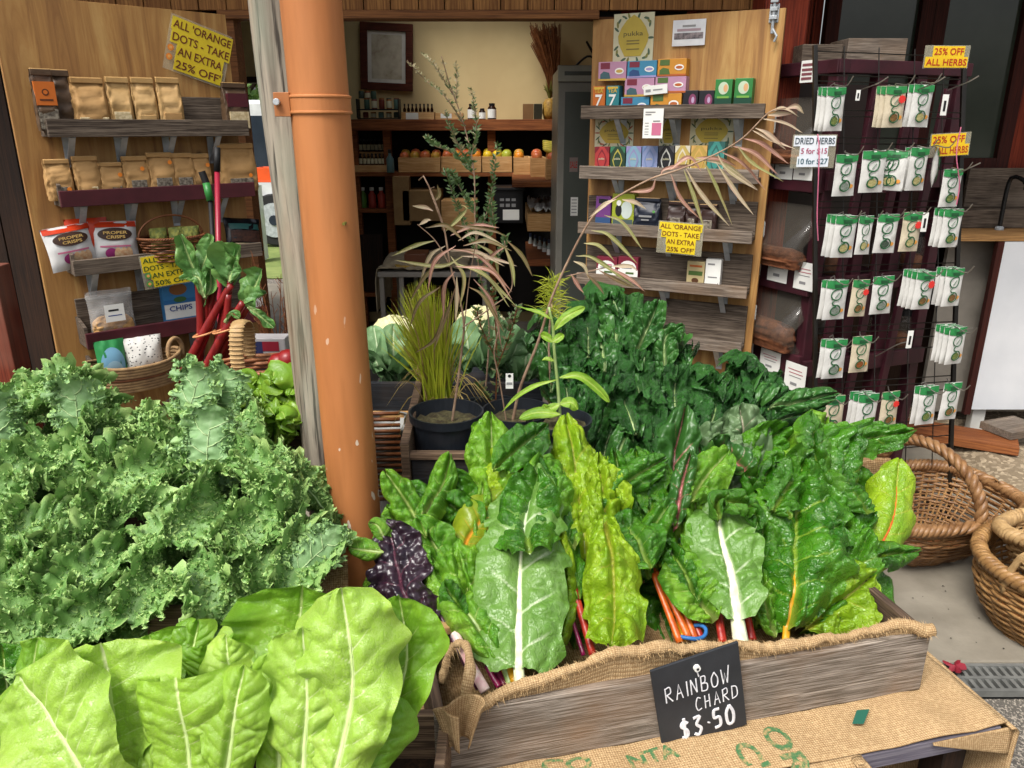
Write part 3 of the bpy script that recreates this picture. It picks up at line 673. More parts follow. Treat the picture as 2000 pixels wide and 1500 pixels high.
# ---------------------------------------------------------------- right door goods
M_pos = K('ochre_poster', '#b9a23c'); M_posd = K('poster_green', '#4a5f48'); M_posw = K('poster_cream', '#c9c4a4')
def poster(px0, py0, px1, py1, label, d=.004, sub=True, acc=None):
    s0, zt = FR.hit(px0, py0, d); s1, zb = FR.hit(px1, py1, d); w, h = s1 - s0, zt - zb
    t = thing('tea_poster', label, 'poster', FR.pt((s0 + s1) / 2, d, zb), FR.rz, 'ochre tea posters on the right door')
    m = MB(); m.box(-w / 2, w / 2, 0, .001, 0, h, M_posw); m.build('paper', t)
    m = MB()
    for i in range(26):
        a = i / 26 * 2 * math.pi; x = .43 * math.copysign(abs(math.cos(a)) ** .6, math.cos(a)); z = .5 + .44 * math.copysign(abs(math.sin(a)) ** .6, math.sin(a))
        m.ell(x * w, z * h, w * .075, h * .025, -.0006 - .00003 * i, [M_posd, acc or M_posw, M_posd, K('poster_olive', '#7d7a3a')][i % 4], 12, rot=a * 3)
    m.poly([(w * x, -.002, h * z) for x, z in ((0, .97), (.18, .86), (.3, .72), (.38, .55), (.36, .42), (.3, .3), (.2, .14), (-.2, .14), (-.3, .3), (-.36, .42), (-.38, .55), (-.3, .72), (-.18, .86))], M_pos)
    m.text('pukka', -w * .24, h * .52, w * .48, h * .12, -.003, K('poster_ink', '#4f4a28'))
    for q in (.44, .38, .27): m.rect(-w * .16, w * .16, h * q, h * (q + .025), -.003, K('poster_ink2', '#7d6f33'))
    m.build('printed_front', t); return t
poster(1200, 28, 1274, 122, 'tall ochre tea poster with leafy border, highest on the right door')
poster(1163, 232, 1236, 288, 'ochre tea poster with red flowers at the left under the top shelf', .004, acc=K('poster_red', '#a04a2c'))
poster(1290, 228, 1322, 288, 'narrow strip of ochre poster between white card and bracket')
poster(1350, 226, 1430, 288, 'ochre tea poster at the right under the top shelf')
s0, zt = FR.hit(1315, 40, .01); s1, zb = FR.hit(1376, 88, .01); w, h = s1 - s0, zt - zb
t = thing('laminated_notice', 'shiny laminated grey notice pinned high on the right door', 'notice', FR.pt((s0 + s1) / 2, .01, zb), FR.rz)
m = MB(); m.box(-w / 2, w / 2, 0, .002, 0, h, mat('silver_laminate', '#d5d6d8', '#b9bbc0', rough=.12, vs=9)); m.build('card', t, bevel=.003)
m = MB(); m.rect(-w * .2, w * .2, h * .72, h * .8, -.001, K('grey_ink', '#8a8a8a')); m.rect(-w * .36, w * .36, h * .56, h * .66, -.001, K('pink_grey_ink', '#a08a90')); m.rect(-w * .44, w * .44, h * .26, h * .5, -.001, mat('photo_strip', '#3d3a40', '#8a7f80', vs=60)); m.build('printed_front', t)
# top shelf cartons: three tiers
r1, r2, r3, r4, r5 = RSH
def chai(px0, px1, pyt, pyb, base, acc, label, tier):
    zb = FR.hit((px0 + px1) / 2, pyb, .05)[1] if tier else r1[0]
    print_box(FR, r1, px0, px1, pyt, label, 'tea_box', 'tea', base, [('r', -.5, .5, .0, .12, acc[0]), ('r', -.42, -.08, .62, .95, acc[1]), ('p', [(-.42, .1), (-.05, .1), (-.1, .42), (-.3, .5), (-.42, .35)], acc[2]), ('e', .1, .42, .32, .66, M_white), ('e', .14, .38, .4, .58, acc[0])], d=.05, dp=.06, group='flat tea cartons on the top shelf of the right door', z=zb)
Am, Bm, Cm = K('mauve_card', '#b98aa5'), K('blue_card', '#3f86a8'), K('amber_card', '#c98a2e')
acc1 = (K('card_ochre', '#c7a24a'), K('card_plum', '#7b2a3e'), K('card_teal', '#3f5f66')); acc2 = (K('card_lilac', '#9c93c4'), K('card_plum', '#7b2a3e'), K('card_navy', '#2b4a7a')); acc3 = (K('card_rust', '#b5602c'), K('card_moss', '#4f6a34'), K('card_moss', '#4f6a34'))
chai(1211, 1266, 190, 214, Bm, acc2, 'blue flat tea carton on the top shelf right of the teal letter box', 0)
chai(1269, 1329, 183, 212, Cm, acc3, 'amber flat tea carton in the lowest tier under a white card', 0)
chai(1219, 1276, 153, 189, Am, acc1, 'mauve flat tea carton at the left of the middle tier', 1)
chai(1278, 1338, 150, 182, Am, acc3, 'mauve and amber flat tea carton at the right of the middle tier', 1)
chai(1168, 1222, 121, 158, Am, acc1, 'mauve flat tea carton at the left end of the highest tier', 1)
chai(1224, 1281, 119, 152, Bm, acc2, 'blue flat tea carton in the middle of the highest tier', 1)
chai(1283, 1339, 115, 149, Cm, acc3, 'amber flat tea carton at the right end of the highest tier', 1)
print_box(FR, r1, 1157, 1181, 169, 'narrow orange carton with a big white letter at the left end of the top shelf', 'tea_box', 'tea', K('orange_card', '#c56a24'), [('r', -.4, .4, .9, .97, K('card_yellow', '#d6b13f'))], texts=[('Z', -.3, .2, .6, .5, M_white), ('TEA', -.35, .76, .7, .14, K('card_yellow', '#d6b13f'))], d=.06)
print_box(FR, r1, 1183, 1208, 168, 'narrow teal carton with a big white letter beside the orange one', 'tea_box', 'tea', K('teal_card', '#2b7f86'), [('r', -.4, .4, .9, .97, K('card_yellow', '#d6b13f'))], texts=[('Z', -.3, .2, .6, .5, M_white), ('TEA', -.35, .76, .7, .14, K('card_yellow', '#d6b13f'))], d=.06)
dkp = [('e', -.1, .4, .3, .85, K('card_magenta', '#7d3a5c')), ('e', .08, .28, .45, .72, K('card_lilac2', '#b39ab8')), ('r', -.45, -.1, .2, .3, K('card_moss', '#4f6a34'))]
print_box(FR, r1, 1332, 1361, 177, 'small black carton with pink flower, left one of two', 'tea_box', 'tea', K('black_card', '#1b1a22'), dkp)
print_box(FR, r1, 1363, 1392, 177, 'small black carton with pink flower, next to the green cartons', 'tea_box', 'tea', K('black_card', '#1b1a22'), dkp)
gp = [('r', -.5, .5, 0, .45, K('deep_green_card', '#12402f')), ('e', -.3, .3, .55, .92, K('card_pale', '#b9c9ae')), ('e', .0, .25, .62, .85, K('card_peach', '#d0a070')), ('r', -.35, .35, .44, .5, K('card_lime', '#6ea044'))]
print_box(FR, r1, 1395, 1428, 155, 'green carton with pale round picture, left one of the green pair', 'tea_box', 'tea', K('green_card', '#2f7a3a'), gp, dp=.06)
print_box(FR, r1, 1433, 1468, 153, 'green carton with pale round picture, right one of the green pair', 'tea_box', 'tea', K('green_card', '#2f7a3a'), gp, dp=.06)
# white price cards on the top shelf
def wcard(F, px0, py0, px1, py1, label, shapes, d, texts=(), roll=0, name='price_card'):
    s0, zt = F.hit(px0, (py0 + py1) / 2, d)[0], F.hit((px0 + px1) / 2, py0, d)[1]; s1, zb = F.hit(px1, (py0 + py1) / 2, d)[0], F.hit((px0 + px1) / 2, py1, d)[1]
    w, h = s1 - s0, zt - zb; t = thing(name, label, 'sign', F.pt((s0 + s1) / 2, d, zb), F.rz, None, roll)
    m = MB(); m.box(-w / 2, w / 2, 0, .001, 0, h, M_white); m.build('card', t)
    m = MB()
    for q in shapes: m.rect(q[0] * w, q[1] * w, q[2] * h, q[3] * h, -.001, q[4])
    for q in texts: m.text(q[0], q[1] * w, q[2] * h, q[3] * w, q[4] * h, -.0015, q[5], bold=.01)
    if shapes or texts: m.build('printed_front', t)
    return t
gi = K('grey_ink', '#8a8a8a'); pk = K('pink_ink', '#c36c8a')
wcard(FR, 1256, 212, 1295, 270, 'white price card with pink picture hanging from the top shelf of the right door', [(-.4, .1, .86, .9, gi), (-.4, -.1, .78, .82, gi), (-.05, .42, .1, .52, pk), (.0, .36, .56, .6, gi)] + [(-.4, -.2, q, q + .025, gi) for q in (.5, .4, .3, .2, .12)], .125)
wcard(FR, 1258, 166, 1304, 184, 'white card tucked between the mauve and amber cartons', [(-.42, -.2, .3, .6, gi), (-.1, .3, .4, .55, gi)], .062, roll=-.08)
# second shelf: eight upright cartons
cols = [('red', '#b03a3a', '#d6a04a', '#7a1f2a'), ('dark green', '#26402f', '#b0a54a', '#3f7a5a'), ('pale blue', '#7fa3b8', '#a9c4cf', '#8f86b4'), ('lavender blue', '#8a96bd', '#b7b7d6', '#6f86b0'), ('black and white', '#1f1f22', '#c9c9c2', '#4a4a4c'), ('cream', '#bda55a', '#d8d3a8', '#cfc9b4'), ('ochre', '#b5974a', '#d8d3a8', '#c9a05a'), ('teal', '#3f8a80', '#7fb09a', '#2f5f5a')]
edges = [(1161, 1189), (1191, 1220), (1222, 1251), (1253, 1283), (1285, 1315), (1317, 1346), (1348, 1379), (1381, 1413)]
for i, ((nm, a, b, c), (x0, x1)) in enumerate(zip(cols, edges)):
    ka, kb, kc = K('tea_%s' % nm.replace(' ', '_'), a), K('tea_%s_light' % nm.replace(' ', '_'), b), K('tea_%s_dark' % nm.replace(' ', '_'), c)
    sh = [('p', [(-.5, 0), (-.2, 0), (-.45, .3), (-.5, .3)], kb), ('p', [(.5, 0), (.2, 0), (.45, .3), (.5, .3)], kb), ('p', [(-.5, 1), (-.15, 1), (-.4, .8), (-.5, .75)], kc), ('p', [(.5, 1), (.15, 1), (.4, .8), (.5, .75)], kc), ('p', [(0, .92), (.22, .72), (.34, .5), (.22, .28), (0, .1), (-.22, .28), (-.34, .5), (-.22, .72)], kb if i in (1, 4) else kc), ('p', [(0, .82), (.18, .68), (.26, .5), (.18, .32), (0, .2), (-.18, .32), (-.26, .5), (-.18, .68)], ka)]
    print_box(FR, r2, x0, x1, 287 - i * .4 - (7 if i == 7 else 0), '%s upright tea carton with symmetrical leafy pattern on the second shelf' % nm, 'tea_box', 'tea', ka, sh, texts=[('pukka', -.2, .5, .4, .1, M_posw)], group='patterned upright tea cartons on the right door', d=.06, dp=.06)
# third shelf
print_box(FR, r3, 1163, 1192, 384, 'purple carton with dark top corner at the left of the third shelf', 'soap_box', 'box', K('purple_card', '#6d3a7a'), [('r', -.3, .3, .78, .92, M_ink), ('p', [(-.5, 0), (.5, 0), (.5, .34), (-.5, .34)], K('card_denim', '#32507a'))])
print_box(FR, r3, 1195, 1238, 379, 'lime green carton with black and white picture on the third shelf', 'soap_box', 'box', K('lime_card', '#9aa52e'), [('r', -.45, .45, .0, .28, K('card_slate', '#4c5a58')), ('e', -.1, .42, .3, .8, K('card_mist', '#c4cfc8')), ('e', -.35, -.05, .36, .7, M_ink), ('e', -.3, -.08, .66, .82, M_white)])
kraft_bag(FR, r3, 1240, 1290, 387, 'dark navy bag with pale lettering on the third shelf', 61, K('navy_bag', '#171d2b'), group='dark bags on the right door', extra=lambda t, w, h, D: (lambda m: (m.rect(-w * .25, w * .25, h * .44, h * .5, -D - .004, gi), m.rect(-w * .15, w * .15, h * .34, h * .38, -D - .004, gi), m.ell(w * .32, h * .62, .006, .006, -D - .004, M_gdot, 10), m.build('printed_front', t)))(MB()))
for i, (a, b) in enumerate(((1304, 1338), (1340, 1362), (1363, 1400))):
    kraft_bag(FR, r3, a, b, 394 + i * 3, ('dark brown chocolate bag in a clear sleeve beside the navy bag', 'narrow dark brown bag above the yellow sign', 'dark brown bag at the right end of the third shelf')[i], 70 + i, K('cocoa_bag', '#2e1a14'), window=(-.3, .3, .1, .5, M_win), group='dark bags on the right door')
# fourth shelf
for i, (a, b) in enumerate(((1164, 1204), (1206, 1245))):
    print_box(FR, r4, a, b, 502, ('white carton with rounded front and crimson top, left one on the fourth shelf', 'white carton with rounded front and crimson top, right one on the fourth shelf')[i], 'soap_box', 'box', K('crimson_card', '#7d2438'), [('r', -.5, .5, 0, .45, M_white), ('e', -.42, .42, .2, .84, M_white), ('r', -.25, .25, .62, .68, pk), ('r', -.3, .2, .5, .54, K('grey_ink', '#8a8a8a')), ('r', -.1, .3, .28, .36, K('card_moss', '#4f6a34'))], group='white crimson cartons on the fourth shelf')
print_box(FR, r4, 1340, 1374, 511, 'beige carton with green print on the fourth shelf', 'soap_box', 'box', K('beige_card', '#bfae80'), [('r', -.36, .36, .78, .86, K('card_rust', '#b5602c')), ('r', -.4, .4, .45, .62, K('card_moss', '#4f6a34')), ('e', -.2, .2, .15, .35, K('card_brown', '#5a3a24'))])
print_box(FR, r4, 1376, 1406, 507, 'plain white carton beside the beige one on the fourth shelf', 'soap_box', 'box', M_white, [('r', -.35, .1, .8, .86, gi), ('r', -.3, .3, .36, .4, gi), ('p', [(.2, .05), (.4, .12), (.4, .2)], M_ink)])
# ---------------------------------------------------------------- inside the shop
def at(px, py, Y): return P(px, py, Y)
YB = 6.1
def span(px0, px1, Y, py=250): return P(px0, py, Y).x, P(px1, py, Y).x
def zat(py, Y): return P(1000, py, Y).z
# back shelving unit: worktop shelf at eye level, crate shelf, bottle shelf, posts, dark backing
su = thing('wall_shelving', 'brown timber shelving along the cream back wall inside the shop', 'shelving', (0, YB, 0))
x0, x1 = span(690, 1180, YB); zt = zat(234, YB); zb = zat(255, YB)
def spart(mb, name, **k): return part(mb, name, su, (0, YB, 0), **k)
m = MB(); m.box(x0, x1, YB, 6.47, zb + .02, zt, W_brown); m.box(x0 - .02, x1, YB - .025, YB - .002, zb, zt + .003, W_brown); spart(m, 'top_shelf', bevel=.003)
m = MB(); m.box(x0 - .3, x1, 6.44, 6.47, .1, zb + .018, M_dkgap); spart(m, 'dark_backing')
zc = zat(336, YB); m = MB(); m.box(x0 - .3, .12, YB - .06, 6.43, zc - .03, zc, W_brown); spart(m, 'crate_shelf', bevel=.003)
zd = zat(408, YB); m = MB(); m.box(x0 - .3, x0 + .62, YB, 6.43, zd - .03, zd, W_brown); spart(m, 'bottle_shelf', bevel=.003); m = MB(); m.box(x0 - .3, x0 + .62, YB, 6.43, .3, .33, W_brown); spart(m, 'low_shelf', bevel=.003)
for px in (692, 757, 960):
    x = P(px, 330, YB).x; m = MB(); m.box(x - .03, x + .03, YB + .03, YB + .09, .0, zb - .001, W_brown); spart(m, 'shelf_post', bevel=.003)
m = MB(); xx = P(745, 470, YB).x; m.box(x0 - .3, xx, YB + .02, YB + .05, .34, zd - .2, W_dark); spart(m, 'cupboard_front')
W_pf = wood('picture_frame_wood', ['#3d1a0e', '#54281a', '#6b3420'], axis=0)
# framed picture
A_, B_ = P(697, 44, 6.49), P(813, 178, 6.49); w, h = B_.x - A_.x, A_.z - B_.z
t = thing('framed_picture', 'dark wood framed flower picture hanging crooked on the cream wall', 'picture', (A_.x + w / 2, 6.485, A_.z - h / 2), 0, None, R(2.6)); w *= .93; h *= .98
m = MB(); f_ = .055
for q in ((-w / 2, w / 2, h / 2 - f_, h / 2), (-w / 2, w / 2, -h / 2, -h / 2 + f_), (-w / 2, -w / 2 + f_, -h / 2 + f_, h / 2 - f_), (w / 2 - f_, w / 2, -h / 2 + f_, h / 2 - f_)): m.box(q[0], q[1], -.03, 0, q[2], q[3], W_pf)
m.build('frame', t, bevel=.003)
m = MB(); m.rect(-w / 2 + f_, w / 2 - f_, -h / 2 + f_, h / 2 - f_, -.006, K('mount_card', '#e8e4d6')); m.build('mount', t)
b_ = NB('faded_flower_print'); o = b_.coord((1, 1, 1)); b_.col(b_.mix(b_.ramp(b_.noise(o, 9, 5), [(.35, 0.), (.6, 1.)]), b_.mix(b_.ramp(b_.noise(o, 26, 4), [(.5, 0.), (.65, 1.)]), '#b5ac92', '#a08a78'), '#cfc7b0')); b_.rough(.2)
m = MB(); m.rect(-w * .29, w * .29, -h * .33, h * .33, -.008, b_.m); m.build('print', t)
# goods on the top shelf
M_amber = plain('amber_glass', '#2a150a', .1); M_cap = plain('black_cap', '#121214', .4)
def bottle(name, label, cat_, px, pyt, pyb, wpx, Y, body, cap=M_cap, lab=M_white, neck=.45, group=None, z=None, sh=.62):
    p = P(px, pyb, Y); zb_ = p.z if z is None else z; h = P(px, pyt, Y).z - zb_; r = (P(px + wpx / 2, pyb, Y).x - p.x)
    t = thing(name, label, cat_, (p.x, Y, zb_ + .001), 0, group)
    m = MB(); m.lathe([(0, 0), (r * .95, 0), (r, h * .03), (r, h * sh), (r * neck, h * (sh + .15)), (r * neck, h * .86), (0, h * .86)], body, 16); m.build('glass_body', t, smooth=True)
    m = MB(); m.lathe([(0, h * .84), (r * (neck + .08), h * .84), (r * (neck + .08), h), (0, h)], cap, 14); m.build('cap', t)
    if lab: m = MB(); m.lathe([(r * 1.015, h * .1), (r * 1.015, h * (sh - .06))], lab, 16); m.build('label', t, smooth=True)
    return t
jc = ['#6b2a1e', '#8a5a22', '#3f5a4a', '#a0642a', '#39483f', '#7d3a30', '#5a7a70', '#8a3f2e']
rk = thing('jar_rack', 'small black two tier jar rack on the eye level shelf', 'rack', (P(750, 235, 6.2).x, 6.2, zt))
x0j, x1j = span(702, 782, 6.2)
m = MB()
for q in (.005, zat(212, 6.2) - zt - .012): m.box(x0j - .0 - rk.location.x, x1j - rk.location.x, -.06, .06, q, q + .008, M_black)
for x in (x0j, x1j): m.box(x - rk.location.x - .004, x - rk.location.x + .004, -.06, .06, .013, .15, M_black)
m.build('frame', rk)
words = ['first', 'second', 'third', 'fourth', 'fifth', 'sixth', 'seventh', 'eighth', 'ninth', 'tenth', 'eleventh', 'twelfth']
for r_, (pt0, pb0, n, pa, pz_) in enumerate(((219, 234, 5, 715, 775), (192, 211, 5, 717, 775), (178, 191, 3, 706, 730))):
    for i in range(n):
        px = pa + (pz_ - pa) * i / (n - 1); q = jc[(i * 3 + r_ * 2) % 8]
        bottle('jam_jar', 'preserve jar, %s from the left on the %s tier of the black rack' % (words[i], ('lower', 'upper', 'topmost')[r_]), 'jar', px, pt0, pb0, 11, 6.2, K('jar_' + q[1:], q), K('lid_' + jc[(i + r_) % 8][1:], jc[(i + r_) % 8]), M_posw if i % 2 else None, .85, 'jars in the black rack', zt + (.014 if r_ == 0 else zat(212, 6.2) - zt - .004 + (0 if r_ == 1 else .075)), .8)
# boxed dropper bottles
x0j, x1j = span(787, 850, 6.15); hb = zat(219, 6.15) - zt
t = thing('bottle_crate', 'low pale wooden tray holding rows of black topped dropper bottles', 'tray', ((x0j + x1j) / 2, 6.15, zt)); w = x1j - x0j
m = MB(); m.box(-w / 2, w / 2, -.06, -.05, 0, hb, W_box); m.box(-w / 2, w / 2, .05, .06, 0, hb, W_box); m.box(-w / 2, -w / 2 + .008, -.05, .05, 0, hb, W_box); m.box(w / 2 - .008, w / 2, -.05, .05, 0, hb, W_box); m.box(-w / 2 + .008, w / 2 - .008, -.05, .05, 0, .008, W_box); m.build('tray', t)
m = MB(); m.rect(-w * .36, w * .02, hb * .0 + .004, hb * .9, -.0615, M_white); m.build('price_label', t)
for i in range(8): bottle('dropper_bottle', 'tiny black topped dropper bottle, %s from the left in the wooden tray' % words[i], 'bottle', 791 + i * 7.6, 203, 230, 6, 6.15, M_amber, M_cap, None, .5, 'dropper bottles in the wooden tray', zt + .01)
x0j, x1j = span(852, 905, 6.15); w = x1j - x0j
t = thing('bottle_crate', 'pale wooden tray of small white labelled bottles behind the tall shrub', 'tray', ((x0j + x1j) / 2, 6.15, zt)); m = MB(); m.box(-w / 2, w / 2, -.06, .06, 0, hb * .9, W_box); m.rect(-w * .3, w * .1, hb * .2, hb * .8, -.061, M_white); m.build('tray', t, bevel=.002)
for i, (px, a, lab) in enumerate(((922, 203, 'brown bottle with white label and black cap, left one of the three beside the shrub'), (942, 212, 'shorter brown bottle with white label between two taller ones'), (961, 202, 'brown bottle with white label and black cap, right one of the three beside the shrub'))):
    bottle('supplement_bottle', lab, 'bottle', px, a, 233, 17 - (i == 1) * 4, 6.12, M_amber, M_cap, M_white, .6, 'white labelled brown bottles', zt, .7)
q0, q1 = span(1021, 1058, 6.2); m = MB(); hh = zat(203, 6.2) - zt; m.box(0, (q1 - q0) * .55, -.05, .05, 0, hh, K('brown_card', '#7a5a38')); m.box((q1 - q0) * .58, q1 - q0, -.05, .05, 0, hh, K('darkolive_card', '#2e2b1c')); tag(m.build('carton_pair', loc=(q0, 6.2, zt), bevel=.002), 'brown and dark carton standing at the right of the eye level shelf', 'box')
# dried twig bunch and pineapple
p0, p1 = P(1078, 190, 6.3), P(1058, 46, 6.3); t = thing('twig_bunch', 'tall dried dark twig bunch leaning on the cream wall above the fridge', 'dried flowers', p0); m = MB()
for i in range(190):
    e = Vector((p1.x - p0.x + rng.uniform(-.09, .15), rng.uniform(-.06, .1), (p1.z - p0.z) * rng.uniform(.7, 1.02))); m.tube(cat([(rng.uniform(-.015, .015), 0, 0), e * .5 + Vector((.02, 0, 0)), e], 6), .003, M_wick_d, k=4)
m.build('twigs', t)
p0 = P(1073, 228, 6.2); t = thing('pineapple', 'golden pineapple with spiky crown at the right end of the eye level shelf', 'fruit', (p0.x, 6.2, zt)); m = MB(); m.lathe([(0, 0), (.04, .005), (.055, .05), (.05, .12), (.03, .15), (0, .155)], mat('pineapple_skin', '#b08a3a', '#7a5a20', vs=60, bump=.8), 16); m.build('fruit', t, smooth=True)
m = MB()
for i in range(16): a = i * 2.4; m.tube(cat([(0, 0, .15), (.02 * math.cos(a), .02 * math.sin(a), .2), (.05 * math.cos(a), .05 * math.sin(a), .22 + .03 * (i % 3))], 5), [.006, .007, .006, .004, .001], K('crown_green', '#6b6a30'), k=4)
m.build('crown', t)
# fruit crates on the crate shelf
M_fruit = {n: mat(n + '_skin', a, b, rough=.35, vs=9, bump=.05) for n, a, b in (('lemon', '#d8b92a', '#c9a41f'), ('orange', '#d98a2a', '#c67420'), ('apple', '#b8452f', '#c98a4a'), ('lime', '#9aa83a', '#b0a83a'), ('mango', '#c77a2e', '#8f9a3a'))}
def fruit_mesh(r, m):
    q = MB(); q.lathe([(0, r * .12), (r * .25, r * .03), (r * .62, r * .12), (r * .92, r * .5), (r, r), (r * .9, r * 1.5), (r * .6, r * 1.85), (r * .2, r * 1.98), (0, r * 1.9)], m, 14); return q
def crate(px0, px1, pyt, Y, label, kinds, dots, z=None, dy=.30, group='fruit crates inside the shop'):
    z = zc if z is None else z; x0, x1 = span(px0, px1, Y); w = x1 - x0; h = zat(pyt, Y) - z
    t = thing('fruit_crate', label, 'crate', ((x0 + x1) / 2, Y, z + .001), 0, group)
    for nm, q in (('front_board', (-w / 2, w / 2, -.012, 0)), ('back_board', (-w / 2, w / 2, dy, dy + .012))): m = MB(); m.box(q[0], q[1], q[2], q[3], 0, h, W_box); m.build(nm, t, bevel=.002)
    for x in (-w / 2, w / 2 - .014): m = MB(); m.box(x, x + .014, .001, dy - .001, 0, h, W_box); m.build('end_board', t)
    m = MB(); m.box(-w / 2 + .015, w / 2 - .015, .001, dy - .001, .002, .012, W_box); m.build('base', t)
    n = int(w / .075); k = 0
    for i in range(n):
        for j in range(2):
            kd = kinds[(i + j) % len(kinds)]; r = .036 + .004 * ((i * 7 + j) % 3) / 2; o = fruit_mesh(r, M_fruit[kd]).build(kd, smooth=True)
            o.location = (t.location.x - w / 2 + .04 + (w - .08) * i / max(n - 1, 1), Y + .05 + j * .085, z + h - .03 + j * .012)
            tag(o, '%s fruit, %s from the left in the %s row of the %s' % (kd, words[i % 12], ('front', 'second')[j], dots), 'fruit', 'fruit on the crate shelf')
crate(775, 858, 308, 6.05, 'pale fruit crate at the left of the crate shelf', ['apple', 'mango'], 'leftmost crate')
crate(860, 939, 306, 6.05, 'pale fruit crate behind the tall shrub', ['apple', 'orange'], 'crate behind the shrub')
crate(941, 1000, 306, 6.05, 'pale crate heaped with lemons', ['lemon', 'lemon', 'lime'], 'lemon crate')
crate(1003, 1036, 308, 5.75, 'pale crate heaped with oranges', ['orange', 'mango'], 'orange crate', z=zc)
crate(1038, 1066, 309, 5.45, 'pale crate of red apples near the fridge', ['apple', 'apple'], 'apple crate', z=zc)
crate(1068, 1092, 311, 5.2, 'pale crate of red fruit nearest the fridge', ['apple', 'orange'], 'crate nearest the fridge', z=zc)
x = P(1000, 340, 5.6).x; m = MB(); m.box(x, 1.1, 4.95, 6.03, zc - .03, zc, W_brown); spart(m, 'side_shelf', bevel=.003)
t = thing('banana_bunch', 'green yellow bananas on top of the red fruit crate by the fridge', 'fruit', P(1078, 300, 5.3)); M_ban = mat('banana_skin', '#c2ac38', '#8f8f32', rough=.5, vs=14)
for i in range(5): a = i * .25; m = MB(); m.tube(cat([(-.06, .02 * i, .03 + .012 * i), (0, .02 * i, .012 + .012 * i), (.07, .02 * i, .03 + .014 * i), (.11, .02 * i, .07 + .012 * i)], 10), [.006, .014, .017, .018, .018, .018, .017, .015, .01, .005], M_ban, k=7); m.build('banana', t, smooth=True)
# bottles and boxes on the lower left shelves
x0j = 690
for r_, (pa, pb_, n, Y) in enumerate(((272, 296, 9, 6.3), (300, 322, 9, 6.15))):
    for i in range(n): bottle('remedy_bottle', 'tiny dark remedy bottle, %s from the left in the %s row behind the pipe' % (words[i], ('upper', 'lower')[r_]), 'bottle', 690 + i * 7.5, pa, pb_, 6.5, Y, M_amber, M_cap, M_posw, .5, 'dark remedy bottles', zat(pb_, Y))
    m = MB(); a, b = span(684, 756, Y); m.box(0, b - a, -.06, .08, -.07 if r_ == 0 else zc - zat(pb_, Y), -.002, W_box); tag(m.build('display_step', loc=(a, Y, zat(pb_, Y)), bevel=.002), ('pale wooden display step under the upper remedy bottles', 'pale wooden display step under the lower remedy bottles')[r_], 'stand')
for i, q in enumerate(('#2c2f26', '#4f7a2c', '#a83a2c', '#b0402e')):
    bottle('juice_bottle', ('dark juice bottle half behind the pipe on the lower shelf', 'green juice bottle with white cap on the lower shelf', 'red juice bottle beside the green one', 'red juice bottle at the right end of the lower shelf')[i], 'bottle', 692 + i * 18, 366, 407, 15, 6.2, K('juice_%d' % i, q), M_white, None, .5, 'juice bottles', zd)
bottle('water_bottle', 'tall clear blue green bottle beside the fruit crates', 'bottle', 763, 292, 336, 15, 6.0, K('blue_green_glass', '#4f6a6a'), M_cap, None, .4, None, zc, .6)
# cloth covered table, yellow box, bin, cardboard boxes, crates at right
M_tab = plain('pale_table_edge', '#7f7a72', .5)
ta = PZ(735, 516, .74); tw = 1.05
t = thing('folding_table', 'pale folding table with crumpled cloth and grey legs inside the shop', 'table', (P(845, 515, 4.6).x, 4.6, 0)); zz = P(800, 532, 4.6).z; xl, xr = P(735, 500, 4.6).x - t.location.x, P(955, 500, 4.6).x - t.location.x
m = MB(); m.box(xl, xr, 0, .75, zz - .03, zz, M_tab); m.build('table_top', t, bevel=.004)
for x in (xl + .02, xl + .14, xr - .03):
    for y in (.03, .72): m = MB(); m.box(x - .013, x + .013, y - .013, y + .013, 0, zz - .031, M_tab); m.build('leg', t)
gx, gy = np.meshgrid(np.linspace(0, .62, 40), np.linspace(0, .72, 30), indexing='ij'); gz = .012 + .018 * (vn(gx * 14, gy * 14, 4) + .5 * vn(gx * 30, gy * 30, 9))
dr = np.clip(.07 - gx, 0, 1); gz = np.abs(gz) + .004 - dr * 4.0; gx = np.maximum(gx, .055) - .08 + .012 * vn(gx * 3, gy * 16, 2) * (dr > 0)
m = MB(); m.grid(np.stack([gx + xl + t.location.x, gy + 4.61, gz + zz], 2), mat('oatmeal_cloth', '#a3967c', '#83765f', rough=.9, vs=14)); tag(m.build('table_cloth', smooth=True, solid=.003), 'crumpled oatmeal cloth thrown over the left end of the folding table', 'cloth')
p = P(790, 488, 4.75); m = MB(); m.box(-.06, .06, -.05, .05, 0, .02, K('yellow_box', '#b08a1e')); tag(m.build('yellow_box', loc=(p.x, 4.75, zz), rz=.3, bevel=.003), 'flat yellow box lying on the folding table', 'box')
m = MB(); m.box(-.07, .07, -.1, .1, 0, .07, K('rust_box', '#6b3a1e')); p = P(812, 480, 4.9); tag(m.build('brown_box', loc=(p.x, 4.95, zz), bevel=.003), 'small rusty brown box behind the yellow box on the table', 'box')
def box_thing(name, label, px0, px1, pyt, pyb, Y, dy, mt, fr=None):
    a, b = span(px0, px1, Y, (pyt + pyb) / 2); z0, z1 = zat(pyb, Y), zat(pyt, Y); t = thing(name, label, 'box', ((a + b) / 2, Y, z0)); w, h = b - a, z1 - z0
    m = MB(); m.box(-w / 2, w / 2, 0, dy, 0, h, mt); m.build('box_body', t, bevel=.004)
    if fr: fr(t, w, h)
    return t
